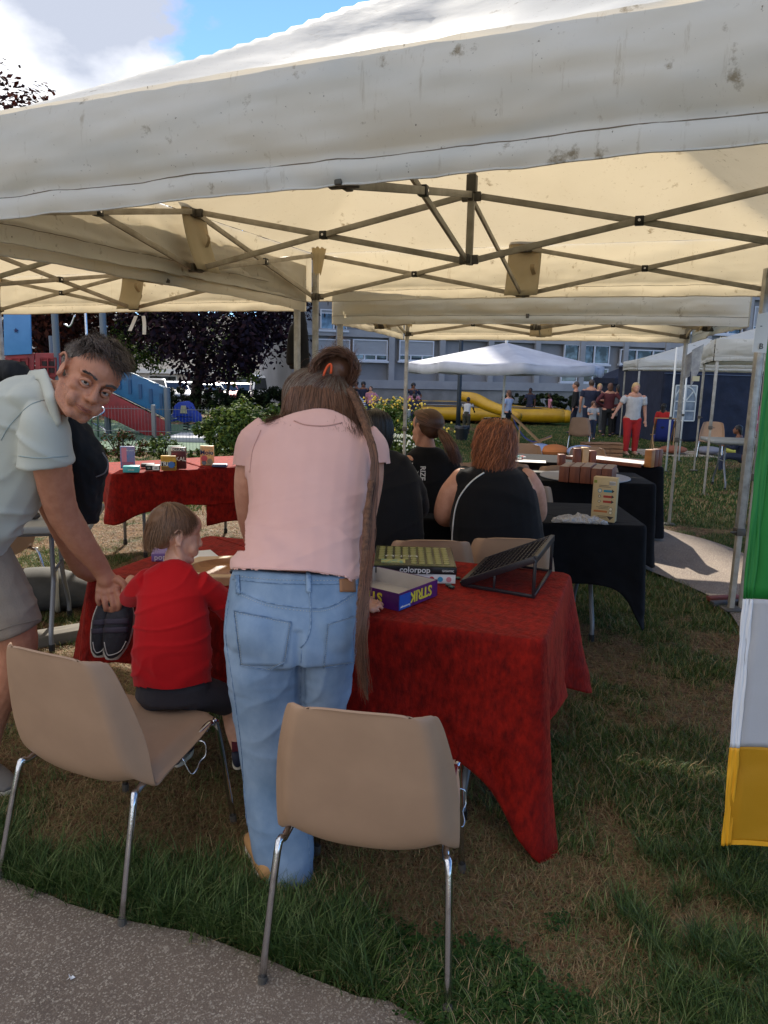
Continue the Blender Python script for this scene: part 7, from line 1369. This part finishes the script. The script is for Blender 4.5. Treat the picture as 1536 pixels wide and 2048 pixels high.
# the children's shoes in his hand
ks = mat('child_shoe', C(46, 44, 50), .7, col2=C(34, 32, 38), vs=12, bump=.25, bs=150)
for i, (lb_, ox, rows) in enumerate((('small dark velcro shoe held toe down by the man, the right one of the pair', 0, [(222, 262, 1204, 2.57, .024), (214, 266, 1228, 2.565, .034), (208, 264, 1256, 2.56, .034), (206, 256, 1284, 2.56, .028), (209, 244, 1304, 2.565, .020), (214, 234, 1313, 2.57, .012)]), ('small dark velcro shoe held toe down by the man, the left one half behind', 0, [(196, 226, 1210, 2.60, .022), (188, 226, 1232, 2.60, .032), (184, 222, 1258, 2.60, .032), (183, 216, 1284, 2.60, .026), (185, 210, 1300, 2.60, .018), (190, 206, 1308, 2.605, .010)]))):
    r = thing('child_shoe', lb_, 'shoe', P3(rows[2][0]+20, 1256, 2.57), 0, 'pair of small shoes held by the man'); q = MB(); pxl(q, rows, 20, 4, .5); uo, ut = skin(q, 'upper', ks, r, .003, 3, lambda p, n: .0012*noise.noise(p*60))
    q = MB(); rows2 = [(a-3, b+3, y+2, Yd+.028, .008) for a, b, y, Yd, t_ in rows]; rows2[-1] = (rows2[-1][0], rows2[-1][1], rows2[-1][2]+3, rows2[-1][3], .006); pxl(q, rows2, 20, 4, .5); q.build('sole', mat('sole_dirty_white', C(196, 188, 178), .7), uo, w=True, smooth=True)
    for k in (0, 1): 
        y = 1243+k*17+i*2; xa, xb = np.interp(y, [a[2] for a in rows], [a[0] for a in rows])+1, np.interp(y, [a[2] for a in rows], [a[1] for a in rows])-8; stickpatch('velcro_strap', ut, [(xa, y-5), (xb, y-7), (xb, y+4), (xa, y+5)], .003, .004, mat('strap_plum', C(60, 52, 64), .7), uo, 10, 3)
    q = MB(); c_ = (P3(rows[0][0], rows[0][2]+3, rows[0][3])+P3(rows[0][1], rows[0][2]+3, rows[0][3]))/2; q.ell(c_+V((0, -.006, .004)), (.021 if i == 0 else .016, .018, .014)); q.build('opening', mat('shoe_lining', C(30, 28, 34), .9), uo, w=True, smooth=True)
    stick('sole_edge', ut, [(rows[3][0]+3, rows[3][2]), (rows[4][0]+4, rows[4][2]-1), (rows[5][0]+5, rows[5][2]-3), (rows[4][1]-4, rows[4][2]-2), (rows[3][1]-4, rows[3][2]-2)], .001, .0018, MATS['sole_dirty_white'], uo)
# ---------------------------------------------------------------- three seated women
blackT = mat('black_jersey', C(24, 23, 26), .85, col2=C(17, 17, 19), vs=4, bump=.2, bs=300, sheen=.1, spec=.2)
# A: black hair
PA = thing('person', 'person with short black hair and black long sleeved top sitting behind the leaning woman', 'person', (P3(790, 1080, 4.05).x, 4.05, 0)); ya = 4.05
q = MB(); ha = P3(752, 866, ya+.12); fa_ = V((.12, .98, -.12)).normalized(); ua_ = V((0, .12, 1)); ua_ = (ua_-fa_*ua_.dot(fa_)).normalized(); Ra = Matrix((fa_.cross(ua_), fa_, ua_)).transposed(); head(None, ha, Ra, .98, mb=q); q.limb([P3(765, 925, ya+.03), P3(756, 890, ya+.1)], [.06, .055])
pxl(q, [(735, 808, 940, ya, .05), (722, 822, 965, ya, .07), (716, 830, 1010, ya-.04, .11), (715, 838, 1090, ya-.06, .13)]); q.limb([P3(800, 945, ya), P3(828, 988, ya+.02), P3(838, 1018, ya+.16), P3(815, 1010, ya+.34)], [.05, .042, .036, .03]); 
for sd in (745, 815): q.limb([P3(sd, 1110, ya-.04), at_z(sd+3, 1090, .47)+V((0, .3, 0)), V((P3(sd, 1090, ya).x, ya+.40, .05))], [.08, .06, .045])
skin(q, 'body', SKB, PA, .009, 4)
q = MB(); pxl(q, [(738, 800, (902, 906), ya+.04, .055), (718, 822, (918, 924), ya+.02, .075), (710, 836, 950, ya, .10), (708, 842, 1000, ya-.04, .125), (708, 848, 1060, ya-.06, .14), (708, 850, 1110, ya-.06, .15)], dome=.1); q.limb([P3(800, 930, ya), P3(832, 985, ya+.02), P3(842, 1020, ya+.14), P3(822, 1014, ya+.30)], [.062, .056, .048, .042]); skin(q, 'top', blackT, PA, .009, 5, lambda p, n: .006*crease(8, 1, 3, 6, 3)(p, n))
q = MB(); pxl(q, [(705, 850, 1085, ya-.05, .14), (705, 850, 1130, ya, .14)]); 
for sd in (740, 815): q.limb([P3(sd, 1110, ya-.04), V((P3(sd, 1100, ya).x, ya+.36, .48)), V((P3(sd, 1090, ya).x, ya+.40, .06))], [.10, .075, .055])
skin(q, 'trousers', mat('black_trousers', C(28, 28, 32), .85), PA, .011, 4)
q = MB(); TA = lambda p: ha+Ra @ (V(p)*.98); q.ell(TA((0, -.025, .035)), (.092, .108, .098), Ra, 22, 14); q.ell(TA((0, -.05, -.035)), (.083, .07, .08), Ra, 20, 12); hA = skin(q, 'hair', HBK[0], PA, .008, 4)[0]
GA = [[TA((0, -.05, .135)), TA((.07*math.sin(a), -.04-.08*math.cos(a), .10)), TA((.094*math.sin(a), -.03-.098*math.cos(a), .03)), TA((.088*math.sin(a), -.03-.088*math.cos(a), -.055)), TA((.062*math.sin(a), -.03-.065*math.cos(a), -.108))] for a in np.linspace(-2.0, 2.0, 11)]
hairguides('hair_strands', GA, 1300, .005, .008, TA((0, 0, 0)), HBK, hA, 8, 0, .003)
# B: ponytail
PB = thing('person', 'young woman with a brown ponytail and black polo shirt sitting turned to the left', 'person', (P3(862, 1000, 4.62).x, 4.62, 0)); yb2 = 4.62
q = MB(); hB = P3(853, 858, yb2); fB = V((-.62, .78, -.05)).normalized(); uB = V((0, 0, 1)); uB = (uB-fB*uB.dot(fB)).normalized(); RB = Matrix((fB.cross(uB), fB, uB)).transposed(); head(None, hB, RB, 1.0, mb=q); q.limb([P3(856, 905, yb2+.01), P3(852, 880, yb2)], [.055, .05])
pxl(q, [(818, 900, 920, yb2, .08), (815, 905, 980, yb2, .10), (815, 905, 1060, yb2, .12)]); q.limb([P3(820, 925, yb2-.03), P3(800, 965, yb2-.02), P3(806, 1002, yb2+.05)], [.05, .045, .04])
for sd in (835, 890): q.limb([P3(sd, 1060, yb2), P3(sd-60, 1070, yb2+.1), V((P3(sd-70, 1060, yb2).x, yb2+.1, .05))], [.08, .06, .045])
skin(q, 'body', SK, PB, .0085, 4)
q = MB(); pxl(q, [(832, 880, (893, 896), yb2+.0, .06), (815, 900, (908, 912), yb2, .08), (804, 914, 935, yb2, .10), (806, 916, 980, yb2, .115), (808, 914, 1040, yb2, .13), (808, 914, 1075, yb2, .13)], dome=.1); q.limb([P3(822, 922, yb2-.03), P3(803, 960, yb2-.03), P3(800, 985, yb2+.02)], [.065, .062, .058], dome=.15); q.limb([P3(897, 925, yb2-.0), P3(912, 960, yb2-.02), P3(908, 990, yb2+.02)], [.062, .058, .052], dome=.15); sB, sbt = skin(q, 'polo_shirt', blackT, PB, .0085, 5, lambda p, n: .006*crease(18, 1, 3, 6, 3)(p, n))
q = MB(); pxl(q, [(806, 916, 1055, yb2, .14), (806, 916, 1095, yb2, .14)]); 
for sd in (835, 890): q.limb([P3(sd, 1080, yb2), P3(sd-60, 1080, yb2+.1), V((P3(sd-70, 1060, yb2).x, yb2+.1, .05))], [.1, .075, .05])
skin(q, 'trousers', MATS['black_trousers'], PB, .011, 4)
stick('printed_ring', sbt, [(820+6*math.cos(a), 922+7*math.sin(a)) for a in np.linspace(.6, 5.6, 12)], .004, .0025, wht, sB)
h = sbt.ray_cast(EYE, ray(845, 946).normalized()); 
if h[0] is not None: text('RIZE', 'lettering', wht, .045, frame(h[0]+V((0, -.012, 0)), Z*-1, X), sB, w=True, bold=.001); text('//', 'lettering', wht, .035, frame(h[0]+V((-.035, -.012, 0)), X, Z), sB, w=True)
TBb = lambda p: hB+RB @ V(p); q = MB(); q.ell(TBb((0, -.026, .042)), (.083, .1, .086), RB, 22, 14); q.ell(TBb((0, -.06, .0)), (.068, .05, .06), RB, 20, 12); hBo = skin(q, 'hair', HBR[2], PB, .007, 3)[0]
kn = TBb((0, -.118, .0)); GB = [[TBb((.074*math.sin(a), .045*math.cos(a)+.02, .045+.07*math.cos(a*.6))), TBb((.086*math.sin(a), -.02, .06+.055*math.cos(a))), TBb((.07*math.sin(a), -.08, .04+.05*math.cos(a))), kn] for a in np.linspace(-1.9, 1.9, 9)]
hairguides('hair_strands', GB, 1100, .0034, .006, TBb((0, -.01, 0)), HBR, hBo, 10, 0, .002)
PT = [[kn, P3(885+dx, 868, yb2-.10), P3(900+dx, 893, yb2-.14), P3(915+dx*.6, 925, yb2-.12)] for dx in (-9, -3, 3, 8)]; hairguides('ponytail', PT, 600, .004, .012, P3(880, 900, yb2), HBR, hBo, 11, .006, .006)
# C: curly auburn hair, black top
PC = thing('person', 'broad woman with curly auburn hair in a sleeveless black top seated with back turned', 'person', (P3(985, 1120, 4.02).x, 4.02, 0)); yc = 4.02
q = MB(); hC = P3(985, 888, yc+.06); fC = V((-.1, 1, -.1)).normalized(); uC = V((0, .1, 1)); uC = (uC-fC*uC.dot(fC)).normalized(); RC = Matrix((fC.cross(uC), fC, uC)).transposed(); head(None, hC, RC, 1.0, mb=q); q.limb([P3(985, 945, yc), P3(985, 905, yc+.04)], [.07, .06])
pxl(q, [(930, 1042, (952, 954), yc, .06), (908, 1072, 975, yc-.02, .13), (912, 1072, 1040, yc-.03, .12), (914, 1080, 1120, yc-.03, .12)]); q.limb([P3(925, 958, yc), P3(898, 990, yc+.0), P3(886, 1030, yc+.05), P3(905, 1038, yc+.28), P3(925, 1010, yc+.38)], [.066, .060, .052, .042, .032]); q.limb([P3(1052, 958, yc), P3(1070, 985, yc+.02), P3(1076, 1030, yc+.12), P3(1050, 1020, yc+.34)], [.062, .056, .048, .038])
for sd in (945, 1035): q.limb([P3(sd, 1130, yc-.02), V((P3(sd, 1100, yc).x, yc+.42, .48)), V((P3(sd, 1090, yc).x, yc+.44, .06))], [.1, .07, .05])
skin(q, 'body', SK, PC, .009, 4)
q = MB(); pxl(q, [(938, 1030, (934, 936), yc+.01, .07), (922, 1050, (948, 950), yc-.005, .11), (912, 1066, (966, 968), yc-.01, .135), (906, 1074, 990, yc-.03, .142), (900, 1082, 1030, yc-.03, .15), (902, 1088, 1075, yc-.03, .155), (905, 1096, 1115, yc-.03, .16), (905, 1100, 1150, yc-.03, .16)], dome=.1); q.limb([P3(930, 945, yc+.02), P3(925, 960, yc-.03)], [.04, .05]); q.limb([P3(1040, 945, yc+.02), P3(1046, 962, yc-.03)], [.035, .045]); sC, sct = skin(q, 'top', blackT, PC, .009, 5, lambda p, n: .007*crease(28, 1, 3, 7, 2)(p, n))
stick('white_piping', sct, [(968, 946), (945, 962), (922, 990), (911, 1020), (906, 1060), (905, 1090)], .003, .0042, wht, sC, seg=10); stick('bra_strap', sct, [(1056, 955), (1064, 972)], .003, .004, mat('beige_strap', C(190, 160, 140), .7), sC)
q = MB(); pxl(q, [(905, 1098, 1120, yc-.02, .15), (908, 1095, 1165, yc, .15)]); 
for sd in (945, 1035): q.limb([P3(sd, 1140, yc-.02), V((P3(sd, 1100, yc).x, yc+.40, .49)), V((P3(sd, 1090, yc).x, yc+.44, .06))], [.13, .09, .06])
skin(q, 'trousers', MATS['black_trousers'], PC, .012, 4)
TC = lambda p: hC+RC @ V(p); q = MB(); q.ell(TC((0, -.025, .04)), (.092, .108, .09), RC, 22, 14); q.ell(TC((0, -.065, -.045)), (.082, .05, .085), RC, 20, 12); q.ell(TC((0, -.08, -.12)), (.062, .035, .05), RC, 20, 12); hCo = skin(q, 'hair', HAU[2], PC, .008, 4, lambda p, n: .007*noise.noise(p*28))[0]
GC = [[TC((.02*math.sin(a), .02, .13)), TC((.072*math.sin(a), -.06-.05*math.cos(a), .095)), TC((.092*math.sin(a), -.05-.08*math.cos(a), .03)), TC((.098*math.sin(a), -.05-.08*math.cos(a), -.06)), TC((.086*math.sin(a), -.05-.075*math.cos(a), -.15)), TC((.05*math.sin(a)+.02, -.07-.06*math.cos(a), -.235))] for a in np.linspace(-1.7, 1.7, 11)]
hairguides('curls', GC, 2600, .0030, .024, TC((0, -.01, -.02)), HAU, hCo, 12, .021, .006, npt=28, lenv=(.45, 1.06), cfreq=20)
sgl = thing('sunglasses', 'dark sunglasses pushed up on the curly haired woman\'s head', 'sunglasses', TC((0, .03, .125)))
for sd in (-1, 1): q = MB(); q.ell(TC((sd*.036, -.045, .137)), (.031, .02, .008), RC); q.build('lens', mat('dark_lens', C(20, 18, 20), .12, coat=.5), sgl, w=True, smooth=True)
q = MB(); q.tube([TC((-.072, -.03, .125)), TC((-.03, -.055, .141)), TC((.03, -.055, .141)), TC((.072, -.03, .125))], .003, 6, 5); q.build('frame', BLACKP, sgl, w=True)
# ---------------------------------------------------------------- figures farther away
def fig(label, px, ytop, H, Yd, rz, top, bottom, hair, skn, arms=('down', 'down'), lean=0., bulk=1., hairlen=0, long=False, shoes=None, ybot=None, seat=False, hips=None, group=None, extra=None, zbase=None):
    """standing (or seated) figure; head top on the sight line through (px, ytop)"""
    p = at_y(px, ytop, Yd); base = V((p.x, Yd, gz(0, Yd) if zbase is None else zbase)); r = thing('person', label, 'person', base, rz, group); h = H
    J = lambda x, y, z: V((x*h, y*h, z*h)); sn, cs_ = math.sin(lean), math.cos(lean); hipz = .52
    def U(x, y, z):
        dz = z-hipz; return J(x, y*cs_+dz*sn, hipz+dz*cs_-y*sn*0)
    b = bulk; q = MB(); HC = U(0, .01, .930); q.ell(HC, (.046*h, .056*h, .067*h), n=16, k=10); q.ell(HC+V((0, .035*h, -.03*h)), (.03*h, .028*h, .035*h)); q.ell(HC+V((0, .06*h, -.005*h)), (.008*h, .012*h, .014*h))
    for sd in (-1, 1): q.ell(HC+V((sd*.048*h, -.002*h, -.002*h)), (.006*h, .012*h, .018*h))
    q.limb([U(0, 0, .895), U(0, -.01, .815)], [.030*h, .034*h])
    q.limb([U(0, 0, .82), U(0, 0, .7), U(0, 0, .6), J(0, 0, .5)], [(.085*h*b, .05*h*b), (.085*h*b, .06*h*b), (.075*h*b, .055*h*b), (.08*h*b, .06*h*b)])
    arm = {}
    for sd, pose in zip((-1, 1), arms):
        S_ = U(sd*.112*b, 0, .800)
        if pose == 'down': E_, W_ = U(sd*(.135*b+.01), -.01, .64), U(sd*(.145*b+.01), .03, .49)
        elif pose == 'hips': E_, W_ = U(sd*.225, -.06, .655), U(sd*.10, .02, .575)
        elif pose == 'fold': E_, W_ = U(sd*.13, .03, .65), U(-sd*.02, .11, .67)
        elif pose == 'fwd': E_, W_ = U(sd*.13, .07, .66), U(sd*.10, .20, .68)
        elif pose == 'reach': E_, W_ = U(sd*.14, .10, .70), U(sd*.14, .24, .62)
        elif pose == 'face': E_, W_ = U(sd*.10, .10, .67), U(sd*.03, .09, .82)
        elif pose == 'out': E_, W_ = U(sd*.20, .0, .68), U(sd*.27, .05, .58)
        else: E_, W_ = pose
        arm[sd] = (S_, E_, W_); hd = (W_-E_).normalized(); q.limb([S_, E_, W_], [.030*h*b, .024*h*b, .017*h]); q.limb([W_, W_+hd*.045*h], [(.016*h, .011*h), (.022*h, .012*h)])
        side = hd.cross(V((0, 1, .2))).normalized()
        for k in range(4): o_ = W_+hd*.05*h+side*((k-1.5)*.011*h); q.tube([o_, o_+hd*(.045+(.006 if k in (1, 2) else 0))*h+V((0, .004*h, 0))], .0055*h, 6)
        q.tube([W_+hd*.015*h+side*.018*h, W_+hd*.045*h+side*.034*h], .006*h, 6)
    legs = {}
    for sd in (-1, 1):
        if seat: A_, K_, F_ = J(sd*.055, 0, .52), J(sd*.07, .24, .50), J(sd*.06, .27, .27)
        else: A_, K_, F_ = J(sd*.052*b, 0, .50), J(sd*.058*b, .012+(.02 if sd > 0 else 0), .28), J(sd*(.06*b), -.01+(.035 if sd > 0 else 0), .045)
        legs[sd] = (A_, K_, F_); q.limb([A_, K_, F_], [.058*h*b, .036*h*b, .024*h]); q.limb([F_, F_+V((0, .07*h, -.02*h))], [.024*h, .02*h])
    skin(q, 'body', skn, r, .0075*h+.001, 3, local=True); r2 = r
    q = MB(); q.limb([U(0, 0, .838), U(0, 0, .80), U(0, 0, .72), U(0, .005, .62), U(0, .005, .53) if not hips else U(0, .005, hips)], [(.045*h, .038*h), (.105*h*b, .055*h*b), (.098*h*b, .068*h*b), (.09*h*b, .066*h*b), (.098*h*b, .07*h*b)], dome=.15)
    for sd in (-1, 1):
        S_, E_, W_ = arm[sd]; q.limb([S_, S_.lerp(E_, .6)] if not long else [S_, E_, W_.lerp(E_, .1)], [.040*h*b, .037*h*b] if not long else [.040*h*b, .033*h*b, .026*h], dome=.3)
    skin(q, 'top', top, r, .0085*h+.001, 3, lambda p_, n_: .004*noise.noise(V((p_.x*9, p_.y*9, p_.z*14))), local=True)
    q = MB(); q.limb([J(0, 0, .56), J(0, 0, .49)], [(.083*h*b, .06*h*b), (.088*h*b, .065*h*b)])
    for sd in (-1, 1): A_, K_, F_ = legs[sd]; q.limb([A_, K_, F_.lerp(K_, .06)], [.064*h*b, .044*h*b, .034*h*b], dome=.3)
    skin(q, 'trousers', bottom, r, .0085*h+.001, 3, lambda p_, n_: .004*noise.noise(V((p_.x*9, p_.y*9, p_.z*11))), local=True)
    for sd in (-1, 1):
        A_, K_, F_ = legs[sd]; q = MB(); q.loft([(F_+V((0, -.03*h, -.02*h)), V((.02*h, 0, 0)), V((0, 0, .02*h))), (F_+V((0, .02*h, -.018*h)), V((.026*h, 0, 0)), V((0, 0, .024*h))), (F_+V((0, .10*h, -.028*h)), V((.024*h, 0, 0)), V((0, 0, .014*h)))], 12, 3, .8); q.build('shoe', shoes or MATS['navy_shoe'], r, smooth=True)
    q = MB(); q.ell(HC+V((0, -.012*h, .017*h)), (.053*h, .060*h, .062*h), n=16, k=12)
    if hairlen >= 1: q.limb([HC+V((0, -.04*h, 0)), HC+V((0, -.045*h, -.06*h*hairlen))], [(.05*h, .03*h), (.045*h, .022*h)])
    if hairlen == 5: q.ell(HC+V((0, -.01*h, .015*h)), (.066*h, .066*h, .066*h))
    skin(q, 'hair', hair[0], r, .007*h+.001, 2, lambda p_, n_: .006*noise.noise(p_*45), local=True)
    if extra: extra(r, h, J, U)
    return r
def cm(nm, c): return mat(nm, c, .85, col2=(c[0]*.8, c[1]*.8, c[2]*.8, 1), vs=8, bump=.2, bs=60)
wtee, redtr, dkj, mar, nav, pk2, gry = cm('cloth_white', C(204, 200, 198)), cm('cloth_red', C(184, 34, 34)), cm('cloth_dark_denim', C(44, 52, 76)), cm('cloth_maroon', C(92, 38, 44)), cm('cloth_navy', C(36, 42, 66)), cm('cloth_pink', C(206, 140, 160)), cm('cloth_grey', C(120, 122, 128))
blc, wht2, brt = cm('cloth_black', C(26, 26, 30)), cm('cloth_pale', C(180, 180, 184)), cm('cloth_bright_red', C(200, 40, 40)); rec = random.Random(2)
fig('blonde woman in white top and red trousers walking on the far lawn', 1270, 770, 1.60, 16.6, R(183), wtee, redtr, HBL, SK, ('down', 'out'), .10, 1.15, 1, shoes=cm('sandal', C(190, 150, 120)), hips=.50)
fig('little girl in pale grey t-shirt standing before the lone chair facing us', 1187, 812, 1.12, 21.6, R(180), wht2, dkj, HBR, SK, ('fwd', 'fwd'), 0, 1., 5)
fig('woman in maroon hooded top seen from behind with hands on hips', 1221, 770, 1.66, 23.3, R(-8), mar, blc, HBR, SK, ('hips', 'hips'), 0, 1.05, 1, long=True)
fig('man in navy t-shirt and jeans seen from behind beside the maroon hooded woman', 1183, 769, 1.76, 23.8, R(-25), nav, dkj, HGR, SK, ('down', 'fold'), .03, 1.15)
fig('teenage boy in black hooded top looking left at the end of the inflatable', 1153, 769, 1.70, 24.6, R(75), blc, nav, HGR, SK, ('down', 'down'), 0, 1., long=True)
fig('older woman in dark patterned top facing us behind the navy shirted man', 1200, 771, 1.66, 25.5, R(175), cm('cloth_plum', C(80, 50, 60)), gry, HBL, SK, ('fold', 'fold'), 0, 1.05, 1)
fig('person in a long grey coat half hidden behind the maroon hooded woman', 1238, 774, 1.64, 24.4, R(10), gry, blc, HBK, SKB, ('down', 'down'), 0, 1., 1, long=True, hips=.38)
fig('dark clothed woman standing in the navy marquee doorway', 1297, 778, 1.62, 28.6, R(190), blc, blc, HBK, SKB, ('down', 'down'), 0, 1., 1, long=True)
fig('young woman in dark top and white trousers, hand at her face, by the marquee', 1319, 786, 1.56, 26.5, R(170), cm('cloth_dark_plum', C(46, 30, 40)), wht2, HBK, SKB, ('fold', 'face'), 0, .95, 1, long=False)
p = at_g(1322, 900); fig('child in bright red jacket perched on the blue deck chair', 1328, 808, 1.05, p.y-.25, R(-30), brt, dkj, HBK, SKB, ('down', 'down'), 0, 1.05, 5, long=True, seat=True, zbase=at_y(1328, 808, p.y-.25).z-1.05*.995)
p = at_y(1488, 850, 13.4); fig('dark haired child in navy sitting on the blanket at the right edge', 1490, 851, 1.2, 13.4, R(60), nav, dkj, HBK, SKB, ('fwd', 'fwd'), .2, 1., 1, long=True, seat=True, zbase=p.z-1.2)
fig('boy in white t-shirt bending over the inflatable rim by the lamp post', 934, 806, 1.16, 23.2, R(-20), wtee, cm('cloth_olive', C(70, 66, 50)), HBK, SKD, ('reach', 'reach'), .35)
fig('girl in pale blue shirt and black trousers behind the parasol pole', 1018, 790, 1.38, 23.0, R(35), cm('cloth_pale_blue', C(176, 188, 216)), blc, HBR, SK, ('down', 'fwd'), 0, .92, 1)
fig('boy in navy t-shirt standing behind the inflatable in the middle', 1062, 767, 1.50, 32.2, R(150), nav, nav, HBK, SKD, ('down', 'fwd'), 0, 1.)
fig('girl in pink top with arms spread behind the right part of the inflatable', 1103, 780, 1.30, 32.0, R(90), pk2, wht2, HBK, SKD, ('out', 'out'), .1, .95)
fig('tall youth in black at the left of the group behind the flowering shrub', 713, 757, 1.62, 31.0, R(120), blc, blc, HBK, SKB, ('fold', 'down'), 0, 1., long=True)
fig('youth with curly black hair in dark t-shirt facing us behind the flowering shrub', 727, 758, 1.60, 30.4, R(180), nav, blc, HBK, SKB, ('hips', 'down'), 0, 1., 5)
fig('boy in pink t-shirt right of the two dark clothed youths', 742, 768, 1.42, 30.0, R(160), pk2, dkj, HGR, SK, ('hips', 'down'), 0, 1.)
fig('long haired child in striped top bending near the flowering shrub', 733, 782, 1.36, 24.0, R(70), cm('cloth_striped', C(170, 174, 184)), dkj, HBR, SK, ('reach', 'reach'), .7, 1., 2)
fig('fair child in white at the left end of the inflatable', 697, 780, 1.25, 28.0, R(190), wtee, gry, HBL, SK, ('down', 'down'), 0, .95, 1)
fig('child in dark top between the fair child and the youths', 706, 779, 1.25, 27.6, R(170), nav, gry, HBR, SK, ('down', 'down'), 0, .95, 1)
fig('youth in navy with hands on hips behind the inflatable at the slim post', 827, 765, 1.60, 31.5, R(185), nav, nav, HBK, SKB, ('hips', 'hips'), 0, 1.05, 5)
fig('child in pink t-shirt right in front of the youth with hands on hips', 829, 773, 1.32, 30.8, R(180), pk2, gry, HBK, SKD, ('hips', 'hips'), 0, 1.)
fig('child in navy top nearest the inflatable beyond the flowering shrub', 829, 794, 1.2, 23.2, R(5), nav, nav, HBK, SKD, ('down', 'down'), 0, 1.1)
# striped print on the bending child's top is woven in
m_ = MATS['cloth_striped']; t_ = m_.node_tree; wv = t_.nodes.new('ShaderNodeTexWave'); wv.bands_direction = 'Z'; wv.inputs['Scale'].default_value = 5.5; tcx = t_.nodes.new('ShaderNodeTexCoord'); t_.links.new(tcx.outputs['Object'], wv.inputs['Vector']); rr_ = t_.nodes.new('ShaderNodeValToRGB'); rr_.color_ramp.elements[0].color = C(60, 64, 76); rr_.color_ramp.elements[1].color = C(206, 206, 210); rr_.color_ramp.elements[0].position = .45; rr_.color_ramp.elements[1].position = .55; t_.links.new(wv.outputs['Fac'], rr_.inputs[0]); t_.links.new(rr_.outputs[0], t_.nodes['Principled BSDF'].inputs['Base Color'])
